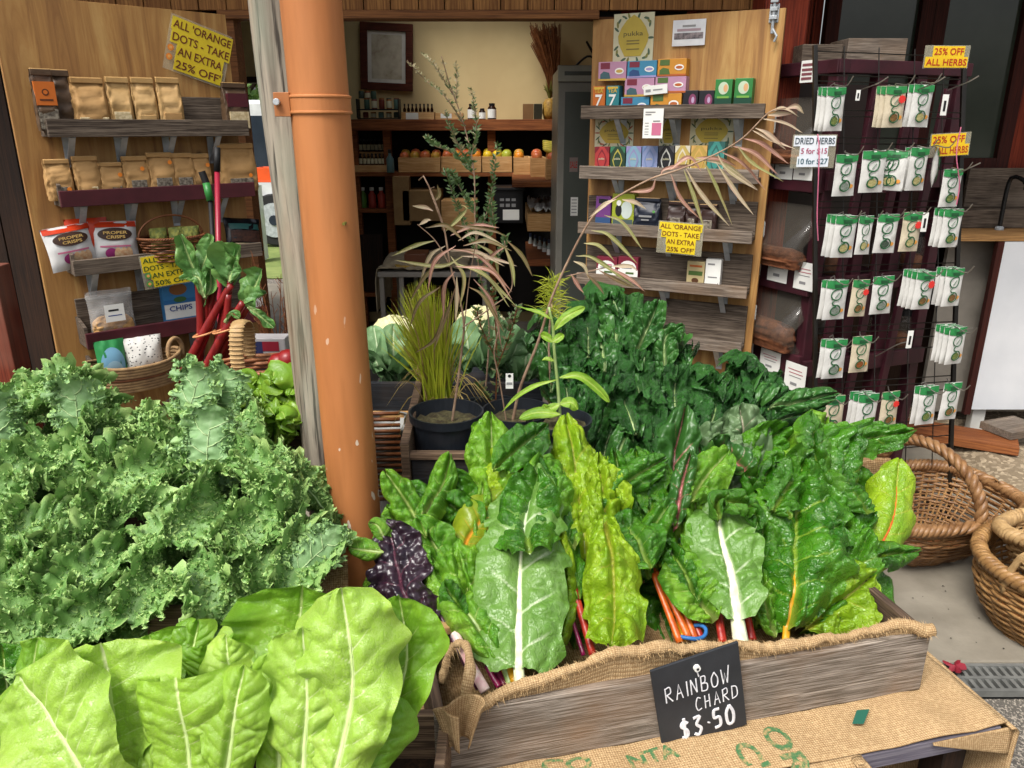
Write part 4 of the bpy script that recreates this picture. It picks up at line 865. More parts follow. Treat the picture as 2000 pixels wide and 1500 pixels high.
def binfr(t, w, h):
    m = MB(); m.box(-w / 2 - .01, w / 2 + .01, -.012, .3, h, h + .02, M_cap); m.build('lid', t, bevel=.003)
    m = MB(); m.rect(-w * .2, w * .36, h * .1, h * .42, -.001, M_white); 
    for i in range(3): m.rect(-w * .3 + i * w * .2, -w * .16 + i * w * .2, h * .5, h * .6, -.001, gi); m.rect(-w * .3 + i * w * .2, -w * .16 + i * w * .2, h * .68, h * .76, -.001, gi)
    m.build('labels', t)
box_thing('black_bin', 'black lidded bin with white paper label standing in front of the dark shelves', 965, 1022, 372, 436, 5.7, .3, plain('black_plastic', '#141416', .35), binfr)
box_thing('cardboard_box', 'plain cardboard box under the crate shelf left of the shrub', 786, 860, 372, 432, 5.95, .3, mat('cardboard', '#8f7148', '#7d613c', rough=.8, vs=9))
box_thing('cardboard_box', 'upright cardboard sheet box beside the left shelf post', 768, 800, 345, 440, 5.95, .1, mat('cardboard', '#8f7148', '#7d613c', rough=.8, vs=9))
box_thing('cardboard_box', 'cardboard box behind the shrub beside the black bin', 862, 930, 392, 450, 5.9, .3, W_box)
box_thing('wooden_crate', 'wooden crate lined with white bags beside the fridge', 1030, 1088, 418, 452, 4.9, .8, W_box, lambda t, w, h: (lambda m: (m.grid(np.stack(list(np.meshgrid(np.linspace(-w * .45, w * .45, 12), np.linspace(.02, .7, 12), indexing='ij')) + [h + .03 + .03 * vn(np.arange(144).reshape(12, 12) * .7, np.arange(144).reshape(12, 12) * 1.3, 2)], 2), M_white), m.build('paper_lining', t, smooth=True)))(MB()))
box_thing('low_bench', 'low wooden bench under the bottles beside the fridge', 1030, 1092, 506, 520, 4.9, .8, W_brown)
for i in range(6): bottle('cleaning_bottle', 'pale refill bottle under the lined crate, %s from the far end' % words[i], 'bottle', 1036 + i * 9, 456 + i * 3, 498 + i * 3, 9, 5.6 - i * .13, K('pale_refill_plastic', '#9fa6a0'), K('navy_cap', '#25304a'), M_white, .5, 'refill bottles', None)
# fridge
M_fr = plain('fridge_grey', '#8d8a80', .4); M_frd = mat('fridge_dark_glass', '#565a54', '#484c46', rough=.25, vs=2, bump=0)
Y = 4.35; xa = P(1088, 300, Y).x; t = thing('fridge', 'tall grey drinks fridge with dark glass door inside the doorway', 'fridge', (xa, Y, 0)); zt_ = P(1100, 132, Y).z
m = MB(); m.box(0, .62, .02, .6, .02, zt_, M_fr); m.build('cabinet', t, bevel=.006)
zh = P(1100, 160, Y).z; m = MB(); m.box(-.004, .62, -.03, .018, zh, zt_ + .01, plain('fridge_header', '#a9a89c', .4)); m.build('header', t, bevel=.004)
m = MB(); m.box(.03, .2, -.033, -.0305, zh + .03, zt_ - .02, M_frd); m.build('display', t)
m = MB(); m.box(0, .62, -.03, .018, .1, zh - .004, M_fr); d_ = m.build('door', t, bevel=.004); m = MB(); m.box(.035, .585, -.034, -.0305, .16, zh - .05, M_frd); m.build('glass', d_)
a0, a1 = P(1111, 335, Y), P(1124, 318, Y); m = MB(); x = a0.x - xa; m.rect(x, x + .045, a0.z - .0, a0.z + .075, -.036, K('sticker_grey', '#8f7f78')); m.text('SALE', x + .003, a0.z + .02, .039, .035, -.0365, M_red, bold=.02); m.build('sale_sticker', t)
a0 = P(1113, 420, Y); m = MB(); x = a0.x - xa; m.rect(x, x + .04, a0.z, a0.z + .1, -.036, M_white)
for q in range(5): m.rect(x + .005, x + .034, a0.z + .015 + q * .017, a0.z + .02 + q * .017, -.0365, gi)
m.build('price_list', t)
m = MB(); m.tube(cat([(.08, .1, zt_), (.16, .05, zt_ + .06), (.22, .05, zt_ + .02), (.14, .0, zt_ + .13), (.2, .04, zt_ + .05), (.24, .08, zt_ + .03)], 30), .006, M_black, k=5); m.build('cable', t)
# ---------------------------------------------------------------- beyond the back doorway: van, orange crate, trees
vx = P(470, 330, 11.2); M_vw = plain('white_vehicle_paint', '#cfd2d2', .25); M_vg = plain('vehicle_glass', '#27303a', .08)
t = thing('parked_van', 'white van with dark side windows parked outside the back doorway', 'van', (P(520, 480, 11.0).x, 11.0, 0)); xo = t.location.x
zr = P(510, 195, 11).z; zg0, zg1 = P(510, 328, 11).z, P(510, 226, 11).z
prof = [(-4.2, .45), (1.5, .45), (1.55, .9), (1.45, zg0 - .05), (.95, zg1 + .05), (.6, zr), (-4.1, zr), (-4.2, zr - .2)]
m = MB(); n = len(prof); v = [(x, y, z) for y in (0, 1.8) for x, z in prof]; m.add(v, [tuple(range(n)), tuple(range(2 * n - 1, n - 1, -1))] + [(i, i + n, (i + 1) % n + n, (i + 1) % n) for i in range(n)], M_vw); m.build('body', t, bevel=.05)
for a, b in ((-4.0, -2.1), (-2.0, -.45), (-.38, .72)):
    m = MB(); m.poly([(a, -.012, zg0), (b + (.25 if b > 0 else 0), -.012, zg0), (b, -.012, zg1), (a, -.012, zg1)], M_vg); m.build('window', t)
wz = .36
for x in (.17, -3.2):
    m = MB(); m.tube([(x, -.05, wz), (x, .2, wz)], wz, plain('tyre_rubber', '#1c1c1d', .7), k=28); wh = m.build('wheel', t, bevel=.02)
    m = MB(); m.tube([(x, -.07, wz), (x, -.052, wz)], wz * .66, M_galv, k=24); m.tube([(x, -.085, wz), (x, -.071, wz)], wz * .2, M_vg, k=12); m.build('rim', wh)
m = MB(); m.box(1.56, 1.62, .2, 1.6, .5, .7, M_black); m.build('bumper', t)
p = P(533, 356, 9.6); t = thing('orange_crate', 'bright orange plastic crate on a white stand outside the back doorway', 'crate', (p.x, 9.6, p.z)); M_oc = plain('orange_plastic', '#e0561f', .4)
m = MB(); m.box(-.2, .2, 0, .3, 0, .02, M_oc); m.box(-.2, .2, 0, .012, .02, .17, M_oc); m.box(-.2, .2, .288, .3, .02, .17, M_oc); m.box(-.2, -.188, .013, .287, .02, .17, M_oc); m.box(.188, .2, .013, .287, .02, .17, M_oc); m.build('tub', t, bevel=.003)
t = thing('white_stand', 'white trestle stand carrying the orange crate outside', 'stand', (p.x, 9.75, 0)); m = MB(); m.box(-.3, .3, -.18, .18, p.z - .03, p.z - .002, M_vw); m.build('top', t)
for x in (-.26, .26): m = MB(); m.box(x - .02, x + .02, -.16, .16, 0, p.z - .031, M_vw); m.build('leg', t)
M_lf = leafmat('tree_leaf', '#6d8a4a', '#52733a', '#52733a', rough=.6, trans=.3)
def tree(x, y, h, r, label, seed):
    t = thing('tree', label, 'tree', (x, y, 0), 0, 'trees beyond the back doorway'); g = random.Random(seed)
    m = MB(); m.tube(cat([(0, 0, 0), (.1, 0, h * .4), (0, .1, h * .75)], 8), np.linspace(.16, .05, 8), W_dark, k=8)
    for i in range(5): a = i * 1.3; m.tube(cat([(0, 0, h * .4), (math.cos(a) * r * .4, math.sin(a) * r * .4, h * .6), (math.cos(a) * r * .7, math.sin(a) * r * .7, h * .8)], 6), np.linspace(.06, .015, 6), W_dark, k=6)
    m.build('trunk', t); m = MB(); V = []; F = []
    for i in range(2600):
        c = Vector((g.gauss(0, 1), g.gauss(0, 1), g.gauss(0, 1))).normalized() * r * g.random() ** .4; c.z *= .8; c.z += h * .62 + .25 * math.sin(c.x * 4)
        a = Vector((g.gauss(0, 1), g.gauss(0, 1), g.gauss(0, 1))).normalized() * .13; b = a.cross(Vector((g.random(), g.random(), 1))).normalized() * .06; k = len(V); V += [c - a, c + b, c + a, c - b]; F.append((k, k + 1, k + 2, k + 3))
    m.add(V, F, M_lf); m.build('crown', t)
for i, (px, Y, h, r, lb) in enumerate(((465, 20, 5.2, 2.2, 'pale green bushy tree seen over the van at the left of the doorway'), (520, 23, 6.0, 2.5, 'tree with fuller crown seen between door edge and timber post'), (430, 26, 6.0, 2.6, 'further tree behind the left plywood door edge'))):
    tree(P(px, 200, Y).x, Y, h, r, lb, i)
# dead conifer in a pot between the left door and the post
p = P(552, 700, 3.1); t = thing('dead_conifer', 'dead brown conifer sapling standing between left door and timber post', 'plant', (p.x, 3.1, p.z - .25)); g = random.Random(4); m = MB()
for i in range(26):
    a = g.uniform(0, 6.28); l = g.uniform(.2, .55); x, y = g.uniform(-.03, .03), g.uniform(-.03, .03); e = Vector((x + .12 * math.cos(a), y + .12 * math.sin(a), .15 + l)); m.tube(cat([(x, y, .1), (x + .04 * math.cos(a), y + .04 * math.sin(a), .1 + l * .5), e], 8), np.linspace(.0035, .001, 8), M_wick_d, k=4)
    for j in range(9):
        q = Vector((x, y, .1)).lerp(e, .35 + .65 * j / 9); b = a + g.uniform(-1.5, 1.5); m.tube([q, q + Vector((.022 * math.cos(b), .022 * math.sin(b), .028))], .0012, M_wick_d, k=3)
m.build('twigs', t); m = MB(); m.lathe([(.05, 0), (.07, .12), (.075, .12), (.07, .11), (0, .11)], plain('black_plastic', '#141416', .35), 20); m.build('pot', t, smooth=True)
t = thing('plant_stand', 'dark stool under the dead conifer pot', 'stool', (p.x, 3.1, 0)); m = MB(); m.box(-.12, .12, -.12, .12, p.z - .28, p.z - .252, W_dark); m.build('seat', t)
for x in (-.1, .1):
    for y in (-.1, .1): m = MB(); m.box(x - .015, x + .015, y - .015, y + .015, 0, p.z - .281, W_dark); m.build('leg', t)
# two tool handles in front of the left door
M_rh = plain('red_shaft', '#9a2238', .35)
t = thing('red_tool', 'red shafted garden tool with black grip leaning before the left door', 'tool', P(432, 760, 2.55)); o = t.location
a, b, c = P(424, 288, 2.72) - o, P(424, 335, 2.71) - o, Vector((.0, .0, 0)); m = MB(); m.tube([a, b], .011, M_black, k=12); m.build('grip', t, smooth=True); m = MB(); m.tube([b, c], .009, M_rh, k=12); m.build('shaft', t, smooth=True)
t = thing('green_tool', 'garden tool with green handle leaning beside the red shafted one', 'tool', P(432, 760, 2.6)); o = t.location
a, b, c, e = P(394, 335, 2.74) - o, P(403, 358, 2.74) - o, P(411, 392, 2.73) - o, Vector((0, 0, 0)); m = MB(); m.tube([a, b], .012, M_black, k=12); m.build('end_cap', t); m = MB(); m.tube([b, c], .013, plain('green_grip', '#2d7a35', .4), k=12); m.build('grip', t, smooth=True); m = MB(); m.tube([c, e], .008, M_black, k=10); m.build('shaft', t, smooth=True)
# ---------------------------------------------------------------- right side: bin stand
FA = Frame((1.05, 3.52), (1.235, 3.13)); FB = Frame((1.235, 3.13), (1.86, 3.36))
M_mw = mat('maroon_wood', '#3f1620', '#2c0f17', rough=.55, vs=9, bs=40)
bsn = thing('bin_stand', 'maroon timber stand of clear bulk bins behind the herb rack', 'stand', FA.o)
def bpart(mb, name, F, **k):
    o = mb.build(name, bsn, **k); o.location = F.o - FA.o; o.rotation_euler.z = F.rz; return o
ztop = FA.hit(1500, 128)[1]
for F, xs in ((FA, (0, FA.len - .05)), (FB, (.0, .2, .4, FB.len - .05))):
    for x in xs: m = MB(); m.box(x, x + .05, .002, .05, 0, ztop - .051, M_mw); bpart(m, 'post', F, bevel=.003)
    m = MB(); m.box(-.01, F.len + .01, -.004, .05, ztop - .05, ztop, M_mw); bpart(m, 'top_rail', F, bevel=.003)
ra = [FA.hit(1515, y)[1] for y in (345, 540, 700)]
for z in ra:
    m = MB(); m.box(-.01, FA.len, -.02, .001, z - .05, z + .05, M_mw); bpart(m, 'rail', FA, bevel=.003)
    m = MB(); m.box(0, FB.len, -.02, .001, z - .04, z + .03, M_mw); bpart(m, 'rail', FB, bevel=.003)
    m = MB(); m.poly([(0, .05, z - .06), (FB.len, .05, z - .06), (FB.len, .5, z - .02), (0, .5, z - .02)], M_mw); bpart(m, 'sloped_shelf', FB)
for x in (.12, .3, .48):
    m = MB(); m.obox((x + .06, -.02, ztop - .1), (x - .06, -.025, ra[2] - .3), .035, .02, M_mw, up=(0, 1, 0)); bpart(m, 'slat', FB, bevel=.002)
m = MB(); m.box(0, FB.len, .5, .52, 0, ztop - .06, K('stand_back', '#34241f')); bpart(m, 'back_panel', FB)
M_bin = plain('clear_acrylic_bin', '#6b655c', .06, alpha=.2, spec=.8); M_mue = mat('brown_muesli', '#7a4a2c', '#5b331d', rough=.8, vs=40, bump=.5)
M_lab = mat('pinned_label_card', '#d3d3d6', '#c3c3c8', rough=.5, vs=4, bump=.02)
for i, z in enumerate(ra):
    h = .26; L = FA.len; w = L * .92
    t = thing('bulk_bin', ('upper clear bulk bin mostly empty on the maroon stand', 'middle clear bulk bin with a little brown muesli on the maroon stand', 'lowest clear bulk bin bulging with brown muesli on the maroon stand')[i], 'bin', FA.pt(L * .5, .0, z + .052), FA.rz, 'clear bulk bins on the maroon stand')
    m = MB(); pr = [(-.03, 0), (-.085, .06), (-.095, .10), (-.02, .17), (.02, h)]
    V = np.array([[(x, y - .0 if abs(x) < w * .49 else y + .04, zz) for x in (-w / 2, -w * .42, -w * .2, 0, w * .2, w * .42, w / 2)] for y, zz in pr]); m.grid(V, M_bin); m.build('bin_body', t, smooth=True, solid=.003)
    k = (.3, .55, 1.0)[i]; q = MB(); loft(w * .9, .03 + .09 * k, .085, [(0, .96, .7, 0), (.5, 1, 1, 0), (.85, .92, .75, 0), (1, .6, .4, 0)], M_mue, i, mb=q); q.v = [v + np.array((0, -.035, .004)) for v in q.v]; q.build('contents', t, smooth=True)
    m = MB(); m.box(-.022, .022, -.105, -.098, .125, .19, plain('clear_scoop_holder', '#c9c9c4', .15, alpha=.4)); m.build('handle', t, bevel=.003)
labs = [(1481, 293, 1512, 344, 0), (1514, 300, 1549, 350, 0), (1551, 305, 1588, 352, 0), (1455, 483, 1487, 534, 1), (1500, 497, 1539, 551, 1), (1551, 512, 1590, 567, 1), (1438, 661, 1471, 702, 2), (1484, 684, 1524, 726, 2), (1532, 709, 1574, 765, 2)]
for i, (a, b, c, d_, r_) in enumerate(labs):
    sh = [(-.36, .3, .74, .77, K('pink_red_ink', '#b0606a')), (-.3, .36, .62, .65, K('pink_red_ink', '#b0606a')), (-.28, .3, .5, .53, gi), (-.2, .12, .2, .3, gi)]
    wcard(FA, a, b, c, d_, 'white handwritten bin label, %s from the left in the %s row on the maroon stand' % (words[i % 3], ('upper', 'middle', 'lower')[r_]), sh, .024, name='bin_label')['group'] = 'handwritten bin labels'
wcard(FA, 1564, 118, 1589, 161, 'small white notice with dark red words at the top of the maroon stand', [(-.4, .4, q, q + .12, K('notice_ink', '#7d4a50')) for q in (.12, .32, .52, .74)], .024)
for i, (px, Y) in enumerate(((1650, 3.35), (1740, 3.4), (1800, 3.42))):
    for j, z in enumerate(ra[1:]):
        p = P(px, 400, Y); t = thing('storage_jar', '%s clear storage jar from the left on the %s sloped shelf behind the herb rack' % (words[i], ('middle', 'lower')[j]), 'jar', (p.x, Y, z + .0), 0, 'jars behind the herb rack')
        m = MB(); m.lathe([(0, 0), (.05, 0), (.055, .02), (.055, .14), (.04, .17)], M_bin, 16); m.build('glass_body', t, smooth=True); m = MB(); m.lathe([(.045, .165), (.045, .19), (0, .19)], M_cap, 16); m.build('lid', t); m = MB(); m.lathe([(0, .004), (.05, .005), (.05, .08), (0, .085)], M_mue, 14); m.build('contents', t, smooth=True)
for i, (a, b, c, d_, lb) in enumerate(((1568, 56, 1652, 92, 'dark weathered plank end on top of the maroon stand'), (1656, 44, 1780, 92, 'lighter weathered plank block with a dark stain on top of the maroon stand'))):
    Y = 3.32; p0, p1 = P(a, d_, Y), P(c, b, Y); m = MB(); m.box(0, p1.x - p0.x, 0, .18, 0, p1.z - p0.z, W_grey if i == 0 else W_greyl); o = m.build('wood_block', loc=p0, bevel=.003, rz=.02); tag(o, lb, 'wood')
    o.location.z = ztop + .001; 
# ---------------------------------------------------------------- wire rack and herb packets
TL, TR, BL, BR = P(1592, 88, 3.06), P(1884, 100, 3.16), P(1592, 930, 2.86), P(1856, 905, 2.98)
def rk_(u, v): return TL.lerp(TR, u).lerp(BL.lerp(BR, u), v)
M_wire = plain('black_wire', '#17140f', .4)
foot = rk_(0, 1); base = Vector((rk_(.5, 1).x, rk_(.5, 1).y, 0))
rack = thing('herb_rack', 'tall black wire rack hung with herb packets before the maroon stand', 'rack', base)
def rpart(mb, name, **k): return part(mb, name, rack, base, **k)
for u in (0, 1):
    m = MB(); e = rk_(u, 1); q = e + (e - rk_(u, 0)) * (e.z / (rk_(u, 0).z - e.z)); m.obox(rk_(u, 0), q, .016, .016, M_wire, up=(0, 1, 0)); rpart(m, 'post', bevel=.002)
def vrow(py):  # fraction down the rack's left post
    lo, hi = 0., 1.
    for _ in range(30):
        v = (lo + hi) / 2; q = rk_(0, v); r_ = q - Vector((0, 0, CAMH)); py_ = 750 - FPX * ((r_.z * cP + r_.y * sP) / (r_.y * cP - r_.z * sP))
        if py_ < py: lo = v
        else: hi = v
    return v
m = MB()
for py in (100, 146, 158, 214, 226, 268, 280, 318, 330, 394, 406, 428, 440, 520, 532, 548, 640, 652, 668, 690, 750, 762, 778, 838, 850, 872, 890): v = vrow(py); m.tube([rk_(0, v), rk_(1, v)], .0024, M_wire, k=5)
for u in (.19, .42, .66, .86): m.tube([rk_(u, 0), rk_(u, 1.0)], .0022, M_wire, k=5)
rpart(m, 'wire_grid')
m = MB()
for u in (0, 1): q = rk_(u, 1); m = MB(); m.obox((q.x + .02, q.y - .1, .012), (q.x, q.y + .3, .012), .016, .016, M_wire); rpart(m, 'foot')
M_hook = plain('chrome_hook', '#9a958c', .3, metal=.7)
M_hg = mat('herb_green_header', '#1f6b35', '#2c7d42', rough=.35, vs=30, bump=.1); M_hw = mat('herb_packet_white', '#d4d3ce', '#bfbeb9', rough=.22, vs=20, bump=.2, bs=40); M_hc = mat('herb_packet_cream', '#cfc3aa', '#b7ab92', rough=.22, vs=20, bump=.2, bs=40)
M_em = plain('emblem_green', '#1f5a33', .4); M_em2 = plain('emblem_light_green', '#6fa05a', .4)
herbs = [mat('herb_' + n, a, b, rough=.7, vs=160, bump=.3, bs=200) for n, a, b in (('olive', '#7d8a4a', '#5a6a34'), ('grey_green', '#8a948a', '#6d786a'), ('brown', '#8a6a3a', '#5f4526'), ('pale', '#b9b07a', '#98905c'), ('dark', '#4a5a48', '#35443a'), ('rust', '#9a5a2a', '#7a451f'))]
M_osp = plain('orange_spot', '#e9a04a', .4); M_rst = plain('red_star', '#d8352f', .4)
packs = [  # px centre, top, bottom, width px, herb, cream?, star?, yaw, stacked behind
    [(1625, 170, 256, 43, 0, 0, 0, .1, 2), (1741, 168, 249, 45, 2, 1, 1, .0, 2), (1791, 165, 248, 46, 3, 0, 0, .05, 1)],
    [(1645, 301, 383, 49, 1, 0, 0, .05, 0), (1699, 294, 376, 53, 3, 0, 0, .0, 0), (1740, 294, 372, 26, 3, 0, 0, -.9, 1), (1784, 288, 372, 46, 3, 0, 0, .15, 1), (1819, 287, 366, 22, 2, 0, 0, .9, 0), (1850, 330, 404, 44, 0, 0, 0, .05, 0)],
    [(1642, 421, 503, 52, 3, 0, 0, .12, 2), (1682, 421, 497, 32, 3, 0, 0, .0, 0), (1724, 418, 494, 47, 4, 0, 0, .0, 0), (1772, 414, 491, 42, 3, 1, 1, .0, 0), (1850, 408, 483, 44, 0, 0, 0, .05, 2)],
    [(1626, 547, 624, 50, 1, 0, 0, .08, 1), (1671, 546, 618, 38, 2, 1, 1, .05, 0), (1717, 539, 613, 47, 1, 0, 0, .05, 0), (1796, 531, 604, 45, 2, 0, 1, .12, 3), (1854, 524, 598, 41, 2, 0, 0, .05, 2)],
    [(1624, 663, 739, 48, 1, 0, 0, .05, 1), (1675, 656, 727, 43, 5, 1, 0, .05, 0), (1860, 639, 711, 41, 0, 0, 0, .1, 3)],
    [(1622, 773, 846, 46, 0, 1, 0, .05, 1), (1685, 769, 846, 46, 0, 0, 0, .05, 2), (1731, 764, 835, 40, 2, 1, 1, .05, 0), (1804, 754, 829, 43, 0, 0, 0, .05, 1), (1848, 747, 819, 41, 2, 0, 0, .05, 0)]]
rowname = ['top', 'second', 'third', 'fourth', 'fifth', 'lowest']
FRK = Frame((P(1592, 400, 3.0).x, 3.0), (P(1870, 400, 3.1).x, 3.1))
EM_leaf = [(.28, .54), (.21, .62), (.26, .72), (.42, .77), (.64, .78), (.66, .66), (.58, .55), (.44, .51), (.28, .54)]
EM_s = [(.40, .52), (.29, .45), (.36, .385), (.56, .37), (.68, .29), (.66, .18), (.5, .12), (.33, .15), (.26, .23), (.33, .32), (.48, .35)]
def herb_packet(t, w, h, hb, cream, star):
    b = .022; body = M_hc if cream else M_hw
    pillow(w, h, b, body, rng.randint(0, 99), 12, 14, .05, crum=.002).build('pouch', t, smooth=True)
    m = MB(); f = lambda X, Z: (X, Z - (Z < h * .85) * (.03 * h * np.sin((X / w + .5) * 4.0) - .02 * h))
    onp(m, w, h, b, -w * .49, w * .49, h * .80, h * .995, M_hg, .0025, 9, f); m.build('green_header', t, smooth=True)
    m = MB(); g = lambda a, z: (w * (a - .5), surf_y(w, h, b, w * (a - .5), h * z) - .0035, h * z)
    m.tube([g(*q[:2]) for q in cat([(a, z, 0) for a, z in EM_leaf], 30)], w * .028, M_em, k=5, flat=.4, flatdir=(0, 1, 0)); m.tube([g(*q[:2]) for q in cat([(a, z, 0) for a, z in EM_s], 40)], w * .028, M_em, k=5, flat=.4, flatdir=(0, 1, 0))
    m.tube([g(.38, .57), g(.47, .64), g(.55, .7)], w * .016, M_em, k=4); m.build('leaf_emblem', t)
    m = MB(); onp(m, w, h, b, 0, 1, 0, 1, herbs[hb], .0022, 8, disc(-w * .03, h * .235, w * .17, h * .095)); m.build('herb_window', t)
    m = MB(); onp(m, w, h, b, 0, 1, 0, 1, M_osp, .0018, 6, disc(w * .27, h * .24, w * .1, h * .05)); m.build('print_spot', t)
    m = MB(); onp(m, w, h, b, -w * .18, w * .2, h * .82, h * .9, plain('header_ink', '#174a26', .5), .0042, 4); m.build('header_print', t)
    if star:
        m = MB(); pts = []
        for i in range(20): a = i * math.pi / 10; r = w * (.19 if i % 2 else .14); pts.append((w * .2 + r * math.cos(a), -b / 2 - .006, h * .68 + r * math.sin(a)))
        m.poly(pts, M_rst); m.build('red_star_sticker', t, solid=.0008)
    m = MB(); m.box(-w * .06, w * .06, .0 - .003, -.0005, h * .94, h * .985, M_white); m.build('hang_tab', t)
proto = {}
hooks = []
for r_, row in enumerate(packs):
    for i, (cx, y0, y1, wp, hb, cream, star, yaw, st) in enumerate(row):
        u = (cx - 1592) / 270; v = vrow(y0 + (cx - 1592) * .07); Yr = rk_(u, v).y - .085
        pt, pb_ = P(cx, y0, Yr), P(cx, y1, Yr); h = pt.z - pb_.z; w = (P(cx + wp / 2, y0, Yr).x - P(cx - wp / 2, y0, Yr).x) / max(math.cos(yaw), .42)
        lab = 'green topped herb packet, %s from the left in the %s rack row' % (words[i], rowname[r_])
        if star: lab = 'herb packet with red star sticker, %s from the left in the %s rack row' % (words[i], rowname[r_])
        t = thing('herb_packet', lab, 'herb packet', pb_, FRK.rz + yaw, 'herb packets on the wire rack', rng.uniform(-.03, .03)); herb_packet(t, w, h, hb, cream, star)
        q = rk_(min(max(u, .02), .99), v)
        hooks.append((cat([q + Vector((0, 0, .02)), pt + Vector((0, -.03, .006)), pt + Vector((.012, -.10, .0)), pt + Vector((.02, -.125, .03))], 14), .0022, M_hook))
        for k in range(st):
            dup(t, pb_ + Vector((-.008 * (k + 1) - .004, .014 * (k + 1), .002 * k)), t.rotation_euler.z - .06 * (k + 1), 'herb packet hanging behind the %s one in the %s rack row' % (words[i], rowname[r_]))
        if st: hooks.append((cat([q + Vector((0, 0, .02)), pt + Vector((0, .02, .004))], 4), .0022, M_hook))
# empty hooks in the top row and elsewhere
for px, py in ((1735, 150), (1846, 150), (1912, 148), (1915, 318), (1700, 660), (1770, 668), (1900, 640), (1690, 415), (1790, 412)):
    Y = 2.9; e = P(px, py, Y); q = P(px - 60, py + 28, Y + .14); hooks.append((cat([q, e + Vector((-.02, .03, -.02)), e], 10), .0024, M_hook))
for q in hooks: m = MB(); m.tube(q[0], q[1], q[2], k=5); rpart(m, 'hook')
for i, (px, py, lb) in enumerate(((1845, 205, 'narrow white price strip in the top row of the wire rack'), (1806, 434, 'narrow white price strip in the third row of the wire rack'), (1777, 663, 'narrow white price strip in the fifth row of the wire rack'), (1676, 186, 'tiny white price tab in the top row of the wire rack'))):
    p = P(px, py, 2.96); m = MB(); w_ = .012 if i < 3 else .008; hh = .036 if i < 3 else .018; m.box(-w_, w_, 0, .001, -hh, hh, M_white); m.rect(-w_ * .4, w_ * .4, -hh * .6, hh * .4, -.001, M_ink); tag(m.build('price_strip', loc=p, rz=FRK.rz), lb, 'price tag')
card_sign(FRK, (1808, 90, 1891, 132), [('25% OFF', -.34, .40), ('ALL HERBS', -.5, .5)], 'yellow herb discount sign at the top right of the wire rack', M_red, d=.03, roll=-.01, cm=plain('orange_yellow_card', '#e6bf22', .4))
card_sign(FRK, (1819, 261, 1893, 304), [('25% OFF', -.5, .38), ('ALL HERBS', -.36, .5)], 'yellow herb discount sign lower on the wire rack, behind the second row packet', M_red, d=.03, roll=-.05, cm=plain('orange_yellow_card', '#e6bf22', .4))
card_sign(FRK, (1549, 265, 1630, 326), [('DRIED HERBS', -.5, .5), ('5 for $15', -.34, .34), ('10 for $27', -.38, .38)], 'white dried herbs price sign hanging at the left of the wire rack', [plain('slate_ink', '#33434f', .5), M_mag, plain('teal_ink2', '#1f5a6a', .5)], d=.1, cm=mat('white_sign_card', '#e4e9ee', '#d8dfe6', rough=.4, vs=3, bump=.02))
m = MB(); p0 = P(1597, 262, 2.86); m.tube(cat([p0, P(1600, 300, 2.85), P(1596, 420, 2.86), P(1598, 470, 2.87)], 12), .0022, K('pink_string', '#c86a86'), k=5); tag(m.build('pink_string'), 'pink string hanging down the left side of the wire rack', 'string')
m = MB(); m.tube(cat([P(1877, 248, 2.98), P(1868, 300, 2.97), P(1874, 360, 2.97), P(1868, 400, 2.97)], 12), .0022, K('pink_string', '#c86a86'), k=5); tag(m.build('pink_string'), 'pink string hanging at the right side of the wire rack', 'string')
# ---------------------------------------------------------------- bench, tap, panel, boards on the dirt
W_ben = wood('bench_top_wood', ['#7a5a36', '#a37b4c', '#b98f5c'], axis=0, sc=.7)
Yb = 3.95; xb = P(1868, 465, Yb).x; zb = P(1940, 458, Yb).z
t = thing('sink_bench', 'outdoor timber bench with pale top below the window and white front panel', 'bench', (xb, Yb, 0))
m = MB(); m.box(0, 1.7, 0, .40, zb - .035, zb, W_ben); m.build('bench_top', t, bevel=.003)
m = MB(); m.box(0, 1.7, .25, .42, zb + .002, zb + .1, W_grey); m.build('back_shelf', t, bevel=.003)
m = MB(); m.box(.06, 1.7, .16, .19, .06, zb - .036, mat('grey_bench_board', '#8b857b', '#79736a', rough=.8)); m.build('rear_board', t)
xp = P(1930, 640, Yb).x - xb; zp = P(1902, 800, Yb).z
m = MB(); m.box(xp, 1.7, .002, .022, zp, zb - .037, mat('white_panel', '#d3d5d8', '#c5c8cc', rough=.5, vs=3, bump=.05)); m.build('front_panel', t)
m = MB(); m.box(xp - .035, xp - .002, .0, .03, zp - .03, zb - .037, W_dkred); m.build('panel_trim', t)
m = MB(); m.box(xp + .03, xp + .1, .03, .08, .0, zp + .1, plain('white_leg', '#cfcfca', .5)); m.build('leg', t)
p = P(1945, 400, 4.2); t = thing('tap', 'dark curved tap on the bench below the window', 'tap', (p.x, 4.13, zb + .001)); h = P(1945, 345, 4.13).z - zb
m = MB(); m.tube(cat([(0, 0, 0), (0, 0, h * .8), (.01, -.02, h), (.03, -.09, h * .92), (.032, -.1, h * .78)], 16), .011, plain('dark_tap_metal', '#2e2e2e', .25, metal=.6), k=10); m.build('spout', t, smooth=True); m = MB(); m.lathe([(.022, 0), (.022, .012), (.013, .02)], M_galv, 16); m.build('base', t)
m = MB(); m.box(0, 1.5, 0, .025, 0, P(1940, 308, 4.3).z - P(1940, 385, 4.3).z, W_grey); p = P(1885, 385, 4.3); tag(m.build('splash_board', loc=(p.x, 4.3, zb + .102), bevel=.002), 'weathered grey board standing behind the tap under the window', 'board')
p = PZ(1855, 855, .05); m = MB(); m.box(-.3, .3, -.1, .1, 0, .045, W_brown); tag(m.build('timber_board', loc=(p.x, p.y, .045), rz=-.5, bevel=.003), 'short brown timber board lying on the dirt beside the rack foot', 'board')
